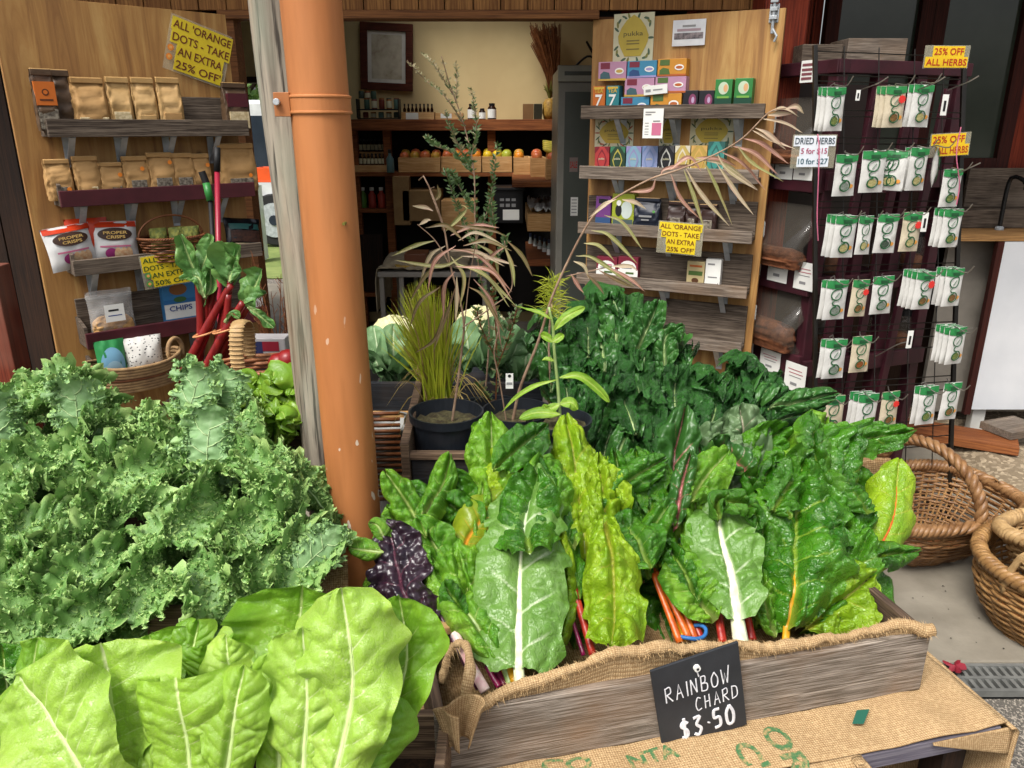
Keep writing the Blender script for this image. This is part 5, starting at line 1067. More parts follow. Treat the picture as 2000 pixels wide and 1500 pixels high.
p = PZ(1950, 868, .06); m = MB(); m.box(-.12, .12, -.09, .09, 0, .04, W_greyl); tag(m.build('timber_offcut', loc=(p.x + .12, p.y + .1, .093), rz=.35, bevel=.003), 'small pale timber offcut lying on the dirt', 'board')
# ---------------------------------------------------------------- wicker baskets on the pavement
def big_basket(label, loc, rz, rx, ry, h, rows, taper, e, hand, mt, tilt=0, belly=.04, r=.006, hr=.021, swell=0):
    t = thing('wicker_basket', label, 'basket', loc, rz, 'wicker baskets on the pavement', 0, tilt)
    m = MB(); weave(m, rx, ry, h, rows, mt, taper, 26, r, e, 0, belly=belly, wob=.002); m.build('woven_side', t, smooth=True)
    m = MB()
    for j in range(52):
        a = 2 * math.pi * j / 52; c, s = math.cos(a), math.sin(a)
        m.tube([(math.copysign(abs(c) ** e, c) * rx * k, math.copysign(abs(s) ** e, s) * ry * k, h * q) for q in np.linspace(0, 1, 6) for k in [taper + (1 - taper) * q + belly * math.sin(math.pi * q)]], r * .7, M_wick, k=5)
    m.build('stakes', t)
    m = MB(); V = [[(math.copysign(abs(math.cos(a)) ** e, math.cos(a)) * rx * taper * q, math.copysign(abs(math.sin(a)) ** e, math.sin(a)) * ry * taper * q, .006) for a in np.linspace(0, 2 * math.pi, 40)[:-1]] for q in (.02, .5, 1)]; m.grid(np.array(V), M_wick_d, wrap=True); m.build('base', t)
    m = MB(); rim(m, rx + .004, ry + .004, h, mt, hr, e, 30, 3); m.tube([(math.copysign(abs(math.cos(a)) ** e, math.cos(a)) * rx, math.copysign(abs(math.sin(a)) ** e, math.sin(a)) * ry, h) for a in np.linspace(0, 2 * math.pi, 60)[:-1]], hr * .8, mt, closed=True); m.build('rim', t, smooth=True)
    if hand:
        m = MB(); n = 90
        for k in range(3):
            pts = []
            for j in range(n):
                a = math.pi * j / (n - 1); c, s = math.cos(a), math.sin(a); y, z = (ry + .01) * c, h - .03 + hand * s ** .8; ph = j * .55 + k * 2.094
                pts.append((hr * .55 * math.cos(ph), y + hr * .55 * math.sin(ph) * c, z + hr * .55 * math.sin(ph) * s))
            m.tube(pts, hr * .62, mt, k=6)
        m.build('handle', t, smooth=True)
        m = MB()
        for sg in (-1, 1):
            for k in range(5): a = k * .5 - 1; m.tube([(.03 * math.sin(a), sg * (ry + .016), h - .03 + .012 * k), (.0, sg * (ry + .03), h - .02 + .01 * k), (-.03 * math.cos(a), sg * (ry + .014), h - .05 + .02 * k)], .005, M_wick_p, k=5)
        m.build('handle_binding', t, smooth=True)
    return t
big_basket('deep wicker basket with thick arched handle behind the chard crate', (1.63, 2.73, 0), .28, .34, .25, .225, 22, .52, .62, .24, mat('brown_wicker', '#95704a', '#6b4a2c', rough=.42, vs=22, bump=.3, bs=120), belly=.12)
big_basket('large round wicker basket nearest the drain at the right edge', (1.865, 2.20, 0), .5, .30, .27, .25, 22, .74, .9, 0, M_wick, belly=.10)
big_basket('smaller pale wicker basket nested in the large round one', (1.925, 2.25, .14), .35, .25, .18, .19, 17, .62, .7, .22, M_wick_p, tilt=R(-10), belly=.05)
t = [o for o in C.objects if o.get('label', '').startswith('large round')][0]
for s_, a0 in ((1, 3.05), (1, -.35)):
    m = MB()
    for k in range(4): m.tube(cat([(.31 * math.cos(a0 + q), .28 * math.sin(a0 + q), z + .008 * k) for q, z in ((-.16 - .02 * k, .19), (-.11, .27), (-.03, .325), (.06, .31), (.13, .25), (.16 + .02 * k, .18))], 18), .0075, M_wick_p, k=6)
    m.build('side_handle', t, smooth=True)
# drain grate and fallen leaf
g0, g1 = PZ(1838, 1322, 0), PZ(2150, 1262, 0); wd = .125; ang = math.atan2(g1.y - g0.y, g1.x - g0.x)
t = thing('drain_grate', 'galvanised slotted drain grate between pavement and asphalt', 'drain', (g0.x, 1.885, -.02), 0); M_gr = mat('dull_galvanised', '#7f807c', '#6a6b68', rough=.5, vs=18, metal=.3)
m = MB(); m.box(0, 1.6, 0, .012, 0, .022, M_gr); m.box(0, 1.6, wd - .012, wd, 0, .022, M_gr); m.box(0, 1.6, wd / 2 - .006, wd / 2 + .006, 0, .021, M_gr); m.build('frame', t)
m = MB()
for i in range(64): x = .004 + i * .025; m.box(x, x + .012, .0121, wd / 2 - .0061, 0, .019, M_gr); m.box(x, x + .012, wd / 2 + .0061, wd - .0121, 0, .019, M_gr)
m.build('bars', t)
m = MB(); m.poly([(0, .0, -.006), (1.6, 0, -.006), (1.6, wd, -.006), (0, wd, -.006)], plain('drain_dark', '#0c0c0c', .9)); m.build('channel', t)
p = PZ(1866, 1302, .012); m = MB(); pts = []
for i in range(28):
    a = i * 2 * math.pi / 28; r = .034 * (.55 + .45 * abs(math.cos(a * 3.5)) ** .7) * (1 + .15 * math.sin(i * 7)); pts.append((r * math.cos(a), r * math.sin(a), .008 * math.sin(3 * a)))
V = [(0, 0, .004)] + pts; m.add(V, [(0, 1 + i, 1 + (i + 1) % 28) for i in range(28)], mat('red_maple_leaf', '#8a1f2e', '#6b1522', rough=.6)); tag(m.build('fallen_leaf', loc=p), 'dark red maple leaf lying beside the drain grate', 'leaf')
g = random.Random(8); m = MB()
for i in range(45):
    a, y = g.uniform(.95, 2.2), g.uniform(2.04, 2.6); r = g.uniform(.0015, .004); m.poly([(a + r * math.cos(q + i), y + r * math.sin(q * 1.0 + i), .004) for q in (0, 1.3, 2.6, 4)], M_dkgap)
o = m.build('litter'); o['kind'] = 'stuff'; o['label'] = 'dark crumbs of leaf litter on the pavement'
# ---------------------------------------------------------------- leaf builders
OV = [(0, .10), (.08, .42), (.22, .82), (.42, 1.0), (.62, .98), (.8, .88), (.9, .70), (.96, .46), (1, .16)]     # ovate
SP = [(0, .16), (.1, .30), (.3, .56), (.55, .86), (.75, 1.0), (.9, .84), (.97, .5), (1, .08)]    # spatulate (cos lettuce)
LA = [(0, .1), (.15, .5), (.4, 1), (.7, .75), (.9, .3), (1, .02)]                                # lance shaped
def leafgrid(sp, face, hw, prof=OV, nu=33, nv=70, cup=.3, ruf=(0, 1), puck=(0, .02), nvein=6, lob=0, seed=0, ribw=.006, twist=0, curl=0, vamp=1.0, wav=0.):
    c = cat(sp, nv); T = np.gradient(c, axis=0); T /= np.linalg.norm(T, axis=1, keepdims=True) + 1e-9
    f = np.array(tuple(face), float); f = f / np.linalg.norm(f); B = np.cross(T, f); bl = np.linalg.norm(B, axis=1, keepdims=True); B /= bl + 1e-9
    for i in range(1, nv):
        if B[i].dot(B[i - 1]) < 0: B[i] = -B[i]
    N = np.cross(B, T); N *= np.sign((N * f).sum(1).mean()) or 1
    if twist:
        a = np.linspace(0, twist, nv)[:, None]; B, N = B * np.cos(a) + N * np.sin(a), N * np.cos(a) - B * np.sin(a)
    v = np.linspace(0, 1, nv)[:, None]; u = np.linspace(-1, 1, nu)[None, :]; au = np.abs(u)
    pf = np.array(prof); w = np.interp(v[:, 0], pf[:, 0], pf[:, 1])[:, None] * hw; L = np.linalg.norm(np.diff(c, axis=0), axis=1).sum()
    sgn = np.sign(u); s = v * L
    if lob: w = w * (1 + lob * vn(s * 40 + sgn * 7.3 + seed, au * 0 + sgn, seed) * au)
    cp = cup + curl * au ** 2
    ang = cp * au
    x = sgn * w * np.where(np.abs(ang) > 1e-3, np.sin(ang) / np.where(np.abs(cp) < 1e-3, 1e-3, cp), au); n = w * np.where(np.abs(ang) > 1e-3, (1 - np.cos(ang)) / np.where(np.abs(cp) < 1e-3, 1e-3, cp), 0)
    ra, rf = ruf; g = au ** 2.2 * np.clip(w / hw * 1.6, 0, 1)
    jt = 2.2 * vn(s * rf * .8, sgn * 2 + seed, seed + 6); am = .65 + .5 * vn(s * rf * .45, sgn * 4 + seed, seed + 7)
    n = n + ra * g * am * (np.sin(2 * math.pi * s * rf + sgn * 1.3 + seed + jt) + .55 * np.sin(2 * math.pi * s * rf * 2.3 + sgn * 2.1 + seed * 2 + jt * 2) + .8 * vn(s * rf * 1.3, sgn * 3 + seed, seed))
    d = nvein * (v ** .85 - .17 * au * (w / hw) ** .3) + .5 * (sgn > 0); fr = d - np.floor(d); dv = np.minimum(fr, 1 - fr)
    fade = np.clip((1 - au) * 1.6, 0, 1) * np.clip((1 - v) * 5, 0, 1)
    side = np.exp(-(dv / (.045 + .03 * au)) ** 2) * fade * vamp
    pa, ps = puck
    bul = np.sqrt(np.clip(np.sin(math.pi * fr), 0, 1)) * np.clip(au * 5, 0, 1) * np.clip((1 - au) * 3, .25, 1)
    px_ = u * w / ps; py_ = s / ps
    wx = .5 * vn(px_ * .8 + 3, py_ * .8, seed + 20); wy = .5 * vn(px_ * .8 + 7, py_ * .8 + 4, seed + 21)
    rid = np.sqrt(np.abs(vn(px_ * .8 + seed + wx, py_ * .8 + wy, seed + 1))); rid2 = np.sqrt(np.abs(vn(px_ * 1.9 + 5 + wy, py_ * 1.9 + wx, seed + 2)))
    n = n + pa * (.5 * bul + 1.25 * rid * np.clip(au * 5, .2, 1) + .55 * rid2) + pa * 1.3 * vn(px_ * .33 + 9, py_ * .33, seed + 4)
    rib = np.exp(-(np.abs(u * w) / (ribw * (1.15 - v))) ** 2); n = n - .25 * pa * rib * 2
    V = c[:, None] + B[:, None] * x[..., None] + N[:, None] * n[..., None] + 0 * T[:, None]
    n = n + wav * hw * vn(u * .9 + seed * 1.7, v * 2.4 + seed, seed + 11)
    V = c[:, None] + B[:, None] * x[..., None] + N[:, None] * n[..., None] + 0 * T[:, None]
    vein = np.maximum(rib, side * .75); tone = .5 + .35 * vn(u * 2 + seed, v * 3, seed + 8) + .25 * (au - .5)
    return V, vein.ravel(), np.clip(tone + np.zeros_like(vein), 0, 1).ravel(), (c, N, w)
def rotgrid(o, nv, nu):
    """leaf uv: u across, v along"""
    return o
def put(mb, par, name, smooth=True, **k):
    off = np.array(par.location) if par is not None else 0
    mb.v = [v - off for v in mb.v]; return mb.build(name, par, smooth=smooth, **k)
CAMF = Vector((0, -.72, .62))
# leaf materials
G_kale = leafmat('kale_leaf', '#7ba558', '#638e47', '#9cb87e', rough=.48, trans=.18, edge='#c2de8a', nz=14, bs=300, bump=.4)
G_kaleu = leafmat('kale_underside', '#8aae76', '#769e66', '#a5bd94', rough=.55, trans=.18, edge='#a5c870', nz=14)
G_cos = leafmat('cos_lettuce_leaf', '#92bb3a', '#82aa32', '#cfdc9a', rough=.3, trans=.3, edge='#a6c648', nz=8, bs=70, bump=.3, net=60, netd=.14)
G_cosb = leafmat('pale_cos_leaf', '#a0c64a', '#8fb640', '#dbe4ae', rough=.3, trans=.3, edge='#b3cf54', nz=8, bs=70, bump=.3, net=60, netd=.16)
G_cosd = leafmat('deep_cos_leaf', '#78a82a', '#689a26', '#b4c878', rough=.3, trans=.3, edge='#90b634', nz=8, bs=70, bump=.3, net=60, netd=.1)
G_ch = leafmat('chard_dark_leaf', '#255a0c', '#437f16', '#7d9a3a', rough=.2, trans=.10, edge='#5a9020', nz=10, bs=90, bump=.6, net=48, netd=.12, spec=.55)
G_chm = leafmat('chard_mid_leaf', '#47821a', '#6fa024', '#a5b862', rough=.24, trans=.15, edge='#86b030', nz=10, bs=90, bump=.6, net=48, netd=.12)
G_chy = leafmat('chard_yellow_green_leaf', '#6c9618', '#90b220', '#a5a83a', rough=.26, trans=.2, edge='#a5c02a', nz=8, bs=90, bump=.6, net=42, netd=.15)
G_cho = leafmat('chard_olive_leaf', '#7f8f1c', '#6f8a20', '#c98a2a', rough=.33, trans=.2, edge='#96982a', nz=8)
G_chw = leafmat('chard_white_vein_leaf', '#6c9244', '#55812e', '#cfdcb8', rough=.34, trans=.15, edge='#5f8a34', nz=8, bs=120, bump=.4, net=40, netd=.07)
G_chr = leafmat('chard_red_vein_leaf', '#3a6628', '#2b5622', '#b5686a', rough=.33, trans=.12, edge='#5c8236', nz=10)
G_chg = leafmat('chard_dull_leaf', '#6f8660', '#4d6a3f', '#a59a86', rough=.5, trans=.12, nz=16)
G_cyv = leafmat('chard_yellow_vein_leaf', '#265c0f', '#437c18', '#86a032', rough=.2, trans=.10, edge='#5a9020', nz=10, bs=90, bump=.6, net=48, netd=.12, spec=.55)
G_sb = leafmat('silverbeet_leaf', '#1f501a', '#32681f', '#4c7442', rough=.2, trans=.06, edge='#356e2c', nz=10, bs=80, bump=.8, net=60, netd=.1, spec=.55)
G_sbl = leafmat('silverbeet_light_leaf', '#3a6a2c', '#2d5a26', '#9ab07a', rough=.32, trans=.12, edge='#4a7a34', nz=10)
G_pur = leafmat('purple_kale_leaf', '#1c1420', '#2a1622', '#5c2a3a', rough=.3, trans=.03, edge='#33222c', nz=16, spec=.6)
G_rhu = leafmat('rhubarb_leaf', '#5f8a4a', '#4a7a38', '#b3c48c', rough=.45, trans=.2, edge='#7aa050', nz=12)
G_fr = leafmat('frilly_lettuce_leaf', '#78a02c', '#628f26', '#a5bf5c', rough=.38, trans=.28, edge='#93b436', nz=12)
def stalkmat(n, c, c2): return mat('stalk_' + n, c, c2, rough=.32, vs=5, st=(14, 14, 2), bump=.2, bs=12)
ST = {'white': stalkmat('white', '#dcdcc4', '#c3cba0'), 'yellow': stalkmat('yellow', '#cf9a1a', '#b9861a'), 'orange': stalkmat('orange', '#c96418', '#b04a1a'), 'red': stalkmat('red', '#a8321e', '#8a1f1e'), 'pink': stalkmat('pink', '#d69aa0', '#e2cfc4'), 'magenta': stalkmat('magenta', '#7a1440', '#5c0f34'), 'green': stalkmat('green', '#a3b57a', '#8aa45c'), 'purple': stalkmat('purple', '#4a1f30', '#2e1522'), 'cos': stalkmat('cos', '#c3d394', '#afc67c'), 'kale': stalkmat('kale', '#a9bf8c', '#94b078'), 'rhubarb': stalkmat('rhubarb', '#84201e', '#6a1719')}
def chY(px, py, lay): return 1.11 + (1320 - py) * (.42 / 490) + (px - 1000) * .00021 + lay
def sp3(pts, lay, Yf=chY): return [P(p[0], p[1], Yf(p[0], p[1], lay) + (p[2] if len(p) > 2 else 0)) for p in pts]
def addleaf(par, pts, hwpx, mt, lay=0, stalk=None, r=.007, prof=OV, cup=-.5, ruf=(.016, 9), puck=(.022, .028), nvein=6, seed=0, Yf=chY, face=CAMF, ribw=.005, twist=0, curl=0, ext=None, nu=41, nv=90, lob=.15, name='leaf', tw=None, vamp=1.0, ribend=.8, wav=.3, vary=1.0):
    rs = random.Random(seed * 13 + 5)
    if vary: cup = cup + rs.uniform(-.55, .25) * vary; twist = twist + rs.uniform(-.4, .4) * vary; curl = curl + rs.uniform(-.9, .5) * vary
    sp = sp3(pts, lay, Yf); t = (sp[0] - Vector((0, 0, CAMH))).length; hw = hwpx * t / FPX
    m = MB(); V, ve, to, (c, N, w) = leafgrid(sp, face, hw, prof, nu, nv, cup, ruf, puck, nvein, lob, seed, ribw, twist, curl, vamp, wav)
    m.grid(V, mt, {'vein': ve, 'tone': to}); o = put(m, par, name)
    if stalk:
        k = int(nv * ribend); rib = V[:k, nu // 2] + N[:k] * r * .15; q = [tuple(x) for x in rib[::3]]; rr = list(np.linspace(r, r * .18, len(q)))
        if ext: e = sp3(ext, lay, Yf); q = [tuple(x) for x in cat(e + [Vector(q[0])], 8)][:-1] + q; rr = list(np.linspace(r * 1.15, r, 7)) + rr
        s = MB(); s.tube(cat(q, 36), np.interp(np.linspace(0, 1, 36), np.linspace(0, 1, len(rr)), rr), ST[stalk], k=10, flat=.7, flatdir=tuple(face)); 
        off = np.array(par.location); s.v = [v - off for v in s.v]; s.build('stalk', o, smooth=True)
    return o
def stalk_(par, pts, r, col, lay=0, Yf=chY, name='stalk'):
    s = MB(); n = 14; s.tube(cat(sp3(pts, lay, Yf), n), np.linspace(r, r * .8, n), ST[col], k=10, flat=.75, flatdir=(0, -.7, .6)); return put(s, par, name)
# ---------------------------------------------------------------- chard table, crate, burlap
th = math.atan2(.21, .905); CF0, CF1 = Vector((-.125, 1.0, 0)), Vector((.785, 1.215, 0)); TZ = .568
FC = Frame(CF0, CF1); W_cr = wood('crate_wood', ['#5d5348', '#857b70', '#9f9488', '#aea294'], axis=0, sc=1.3, bump=.7, knots='#8a6848'); CL = FC.len
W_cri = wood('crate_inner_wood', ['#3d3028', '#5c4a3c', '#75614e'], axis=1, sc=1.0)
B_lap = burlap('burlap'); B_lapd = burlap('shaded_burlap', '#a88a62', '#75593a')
t = thing('display_table', 'low table carrying the chard crate, half covered by a burlap sack', 'table', FC.pt(0, 0, 0), FC.rz); tb = t
W_tbl = wood('grey_table_wood', ['#5a5560', '#77727a', '#8d8890'], axis=0, sc=.8)
m = MB(); m.box(-.16, 1.02, -.11, .50, TZ - .04, TZ - .004, W_tbl); m.build('table_top', t, bevel=.003)
for x in (-.12, .93):
    for y in (-.06, .46): m = MB(); m.box(x, x + .05, y - .025, y + .025, 0, TZ - .041, W_dark); m.build('leg', t)
m = MB(); m.box(-.13, .98, .3, .32, .02, TZ - .045, W_dark); m.build('back_panel', t)
cr = thing('chard_crate', 'weathered grey timber crate holding the rainbow chard bunches', 'crate', FC.pt(0, 0, TZ + .006), FC.rz); CH = .128
m = MB(); m.box(0, CL, 0, .018, 0, CH, W_cr); m.build('front_board', cr, bevel=.002)
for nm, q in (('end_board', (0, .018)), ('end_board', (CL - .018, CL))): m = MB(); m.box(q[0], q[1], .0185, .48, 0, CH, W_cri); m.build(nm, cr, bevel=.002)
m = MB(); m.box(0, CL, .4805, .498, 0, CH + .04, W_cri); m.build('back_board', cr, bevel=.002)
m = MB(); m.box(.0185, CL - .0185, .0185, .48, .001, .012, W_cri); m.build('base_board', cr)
m = MB()
for x in (.05, CL - .05):
    for z in (.03, .1): m.lathe([(0, .0), (.003, 0), (.003, .001)], M_galv, 8, (x, 0, z))
# burlap over the table: top, front drop (left part), right corner drop
def cloth(name, par, fn, nu, nv, mt, uvs, thick=.002):
    u, v = np.meshgrid(np.linspace(0, 1, nu), np.linspace(0, 1, nv), indexing='ij'); V = fn(u, v); m = MB(); m.grid(V, mt); o = m.build(name, par, smooth=True, solid=thick)
    uv = o.data.uv_layers.new(name='UVMap'); uu = np.stack([u.ravel() * uvs[0], v.ravel() * uvs[1]], 1)
    idx = np.zeros(len(o.data.loops), int); o.data.loops.foreach_get('vertex_index', idx); uv.data.foreach_set('uv', uu[idx].ravel()); return o
sk = thing('burlap_sack', 'burlap sack with green print draped over the table below the chard crate', 'sack', FC.pt(0, 0, TZ), FC.rz)
def ftop(u, v):
    x = -.165 + 1.19 * u; y = -.112 + .62 * v; return np.stack([x, y, .001 + .007 * np.abs(vn(x * 7 + y * 2, y * 6, 2)) + .004 * np.abs(vn(x * 18 - y * 9, y * 14, 3))], 2)
cloth('top_cloth', sk, ftop, 90, 50, B_lap, (1.19, .62))
xe = .72
def ffront(u, v):
    x = -.165 + (xe + .165) * u + .01 * vn(v * 4, u * 0, 4) * v; d = v * .5; r = .03
    y = -.112 - np.where(d < r * 1.57, r * np.sin(np.clip(d / r, 0, 1.57)), r) - .02 * v * (1 + vn(x * 7, v * 2, 6)) - .012 * v * np.sin(x * 22)
    z = .004 - np.where(d < r * 1.57, r * (1 - np.cos(np.clip(d / r, 0, 1.57))), r + d - r * 1.57); return np.stack([x, y, z], 2)
fc = cloth('front_drop', sk, ffront, 90, 60, B_lap, (.885, .5))
def fedge(u, v):
    a = v * 6.28; x = xe + .012 * np.cos(a) + .01 * u - .012; d = u * .42; y = -.112 - np.minimum(d * 1.4, .034) + .010 * np.sin(a) - .012; z = .004 - np.clip(d - .018, 0, 1); return np.stack([x, y, z], 2)
cloth('hem', sk, fedge, 40, 10, B_lap, (.42, .07), .001)
def fcorner(u, v):
    y = -.125 + .64 * u; d = v * .42 * (1 - .1 * u); x = 1.024 + np.minimum(d, .02) + .02 * v * vn(y * 9, v * 3, 3) + .025 * v * np.sin(y * 19); z = .003 - np.clip(d - .012, 0, 1); return np.stack([x, y, z], 2)
cloth('side_drop', sk, fcorner, 60, 40, B_lap, (.64, .42))
def fcor2(u, v):
    x = 1.035 - .17 * u; d = v * .06 * (1 - u * .95) + .002; y = -.116 - .004 * v; z = .002 - d; return np.stack([x, y, z], 2)
cloth('corner_flap', sk, fcor2, 24, 10, B_lap, (.17, .06))
def fleft(u, v):
    y = -.13 + .55 * u; d = v * .5; x = -.168 - np.minimum(d, .02) - .02 * v + .02 * v * np.sin(y * 24 + 1); z = .003 - np.clip(d - .012, 0, 1); return np.stack([x, y, z], 2)
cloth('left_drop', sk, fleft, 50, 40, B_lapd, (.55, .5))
b_ = NB('worn_green_print'); o_ = b_.coord((1, 1, 1)); b_.col(b_.mix(b_.ramp(b_.noise(o_, 90, 4, .7), [(.46, 0.), (.64, .8)]), '#3f6b40', '#b99566')); b_.rough(.95); M_prt = b_.m
iv = Matrix.Rotation(-FC.rz, 4, 'Z') @ Matrix.Translation(-sk.location)
def sackprint(txt, p0, p1, hgt):
    """print lying on the sack, its baseline from photo pixel p0 to p1"""
    q0, q1 = iv @ PZ(*p0, TZ + .006), iv @ PZ(*p1, TZ + .006); d_ = q1 - q0; n_ = Vector((-d_.y, d_.x, 0)).normalized() * hgt
    q = MB(); q.text(txt, 0, 0, 1, 1, 0, M_prt, bold=.03); out = []
    for a in q.v[0]:
        z = q0 + d_ * a[0] + n_ * a[2]; e = max(-.112 - z.y, 0)
        if e > 0:  # wrap over the rounded table edge
            r = .03; w_ = ffront(np.array([[(z.x + .165) / (xe + .165)]]), np.array([[e / .5]]))[0, 0]; an = min(e / r, 1.57); out.append((w_[0], w_[1] - .003 * math.sin(an), w_[2] + .003 * math.cos(an)))
        else: w_ = ftop(np.array([[(z.x + .165) / 1.19]]), np.array([[(z.y + .112) / .62]]))[0, 0]; out.append((z.x, z.y, w_[2] + .0022))
    q.v = [np.array(out)]; return q
for txt, p0, p1, h_ in (('ORI', (1478, 1425), (1560, 1530), .045), ("C'S", (1425, 1460), (1490, 1540), .042), ('NTA', (1235, 1500), (1330, 1478), .03), ('CO', (1060, 1512), (1160, 1502), .03)): sackprint(txt, p0, p1, h_).build('green_print', sk)
m = MB(); m.poly([(.745, -.055, .0125), (.765, -.06, .0125), (.80, -.03, .0125), (.775, -.027, .0125)], plain('dark_green_print', '#1f5a48', .9)); m.build('green_print', sk)
# rolled burlap edge lining the crate
ln = thing('burlap_liner', 'burlap lining rolled over the front edge of the chard crate', 'liner', FC.pt(0, 0, TZ + .006), FC.rz)
inv = Matrix.Rotation(-FC.rz, 4, 'Z') @ Matrix.Translation(-ln.location)
rp = []
for px, py, dy in ((862, 1335, .10), (880, 1272, .10), (908, 1262, .075), (918, 1310, .03), (905, 1385, .0), (945, 1372, .004), (1000, 1348, .006), (1060, 1328, .008), (1130, 1300, .01), (1190, 1278, .012), (1260, 1267, .012), (1350, 1264, .01), (1440, 1260, .008), (1530, 1262, .008), (1600, 1250, .008), (1680, 1236, .01), (1745, 1223, .01), (1790, 1226, .0), (1822, 1232, -.006)):
    d = -dy; s_, z_ = FC.hit(px, py, d); w_ = FC.pt(s_, d, z_); rp.append(inv @ w_)
rc = cat(rp, 220); rr = .0092 + .0028 * vn(np.arange(220) * .12, np.zeros(220), 5) + .0018 * vn(np.arange(220) * .5, np.zeros(220), 6); rc[:, 2] += .0045 * vn(np.arange(220) * .2, np.zeros(220), 9)
m = MB(); m.tube(rc, rr, B_lap, k=14); g = random.Random(2)
o = m.build('rolled_edge', ln, smooth=True); uv = o.data.uv_layers.new(name='UVMap')
for li, l in enumerate(o.data.loops): q = l.vertex_index; uv.data[li].uv = ((q // 14) * .0055, (q % 14) * .0055)
m = MB(); M_fib = plain('burlap_fibre', '#c9a878', .9)
for i in range(1500):
    k = g.randrange(4, 218); c = Vector(rc[k]); a = g.uniform(0, 6.28); dv = Vector((g.uniform(-.5, .5), math.cos(a), math.sin(a))).normalized(); st_ = c + dv * rr[k] * .95; l = g.uniform(.003, .011) * (2 if k < 40 and g.random() < .2 else 1)
    e = st_ + dv * l + Vector((g.uniform(-.5, .5), 0, -.35)) * l; sd_ = Vector((.00035, 0, .0003)); m.poly([st_ - sd_, st_ + sd_, e], M_fib)
fb = m.build('loose_fibres', ln); fb['kind'] = 'stuff'
k0 = 40; sub_ = rc[k0:214]; n_ = len(sub_)
V = np.zeros((n_, 14, 3))
for j in range(14):
    q = j / 13; V[:, j, 0] = sub_[:, 0]; V[:, j, 1] = sub_[:, 1] * (1 - q) + .022 * q + .003 * vn(sub_[:, 0] * 30, sub_[:, 0] * 0 + q * 5, 3) * math.sin(q * 3.14); V[:, j, 2] = sub_[:, 2] * (1 - q) + .06 * q
m = MB(); m.grid(V, B_lap); o = m.build('front_lining', ln, smooth=True); uv = o.data.uv_layers.new(name='UVMap')
for li, l in enumerate(o.data.loops): q = l.vertex_index; uv.data[li].uv = ((q // 14) * .0055, (q % 14) * .005)
def flin(u, v):
    x = .03 + (CL - .06) * u; y = .03 + .44 * v; z = .05 + .16 * v ** 2 - .04 * np.sin(v * 3.14) + .012 * vn(x * 9, y * 9, 8); return np.stack([x, y, z], 2)
cloth('inner_lining', ln, flin, 60, 40, B_lapd, (.86, .5))
# hanging bunch at the left corner
def fbun(u, v):
    a = u * 5.2 - .6; r = .03 - .008 * v + .004 * np.sin(u * 21); x = .035 + r * np.cos(a) * (1.2 - .5 * v); y = -.028 + r * np.sin(a) * .8 - .01 * (1 - v); z = CH + .045 - .085 * v + .01 * np.sin(u * 9); return np.stack([x, y, z], 2)
cloth('corner_bunch', ln, fbun, 40, 20, B_lap, (.16, .1))
# price tag
cs = [FC.hit(x, y, .012) for x, y in ((1256, 1315), (1428, 1257), (1475, 1408), (1303, 1468))]
cxs, czs = sum(c[0] for c in cs) / 4, sum(c[1] for c in cs) / 4; wt = math.hypot(cs[1][0] - cs[0][0], cs[1][1] - cs[0][1]); ht = math.hypot(cs[3][0] - cs[0][0], cs[3][1] - cs[0][1]); rot = math.atan2(cs[1][1] - cs[0][1], cs[1][0] - cs[0][0])
pt = thing('price_slate', 'black chalkboard price tag for rainbow chard screwed to the crate front', 'price tag', FC.pt(cxs, .014, czs), FC.rz, None, -rot)
M_slate = mat('chalkboard', '#24272c', '#33363b', rough=.55, vs=9, bump=.1, lo=.4, hi=.75); M_chalk = mat('chalk_pen', '#e8e8ea', '#c9c9ce', rough=.8, vs=60)
m = MB(); m.box(-wt / 2, wt / 2, 0, .005, -ht / 2, ht / 2, M_slate); m.build('board', pt, bevel=.001)
GL = {'R': [[(0, 0), (.02, 1)], [(0, .95), (.55, 1.0), (.6, .62), (.1, .5)], [(.15, .5), (.75, .0)]], 'A': [[(0, 0), (.4, 1), (.75, 0)], [(.15, .38), (.65, .38)]], 'I': [[(.1, 0), (.12, 1)]], 'N': [[(0, 0), (.05, 1)], [(.05, 1), (.65, .05)], [(.65, .05), (.68, 1)]],
      'B': [[(0, 0), (.03, 1)], [(.03, 1), (.5, .95), (.45, .58), (.05, .52)], [(.05, .52), (.68, .42), (.6, .0), (0, 0)]], 'O': [[(.4, 1), (.02, .6), (.12, .05), (.6, .05), (.75, .55), (.4, 1)]], 'W': [[(0, 1), (.15, 0), (.42, .7), (.62, 0), (.95, 1.15)]],
      'C': [[(.7, .9), (.3, 1), (.0, .5), (.2, .02), (.72, .1)]], 'H': [[(0, 0), (.04, 1)], [(.6, 0), (.62, 1)], [(.02, .5), (.62, .5)]], 'D': [[(.02, 0), (.06, 1)], [(.0, 1), (.65, .85), (.68, .2), (0, 0)]],
      '$': [[(.7, .8), (.35, .95), (.1, .72), (.6, .42), (.55, .1), (.05, .12)], [(.4, 1.12), (.36, -.12)]], '3': [[(.05, .95), (.65, .95), (.3, .58), (.68, .3), (.4, -.02), (.05, .1)]], '.': [[(.2, .42), (.26, .46)]], '5': [[(.65, 1), (.15, .98), (.12, .58), (.6, .55), (.62, .1), (.08, .02)]], '0': [[(.4, 1), (.05, .6), (.15, .02), (.6, .02), (.72, .55), (.4, 1)]]}
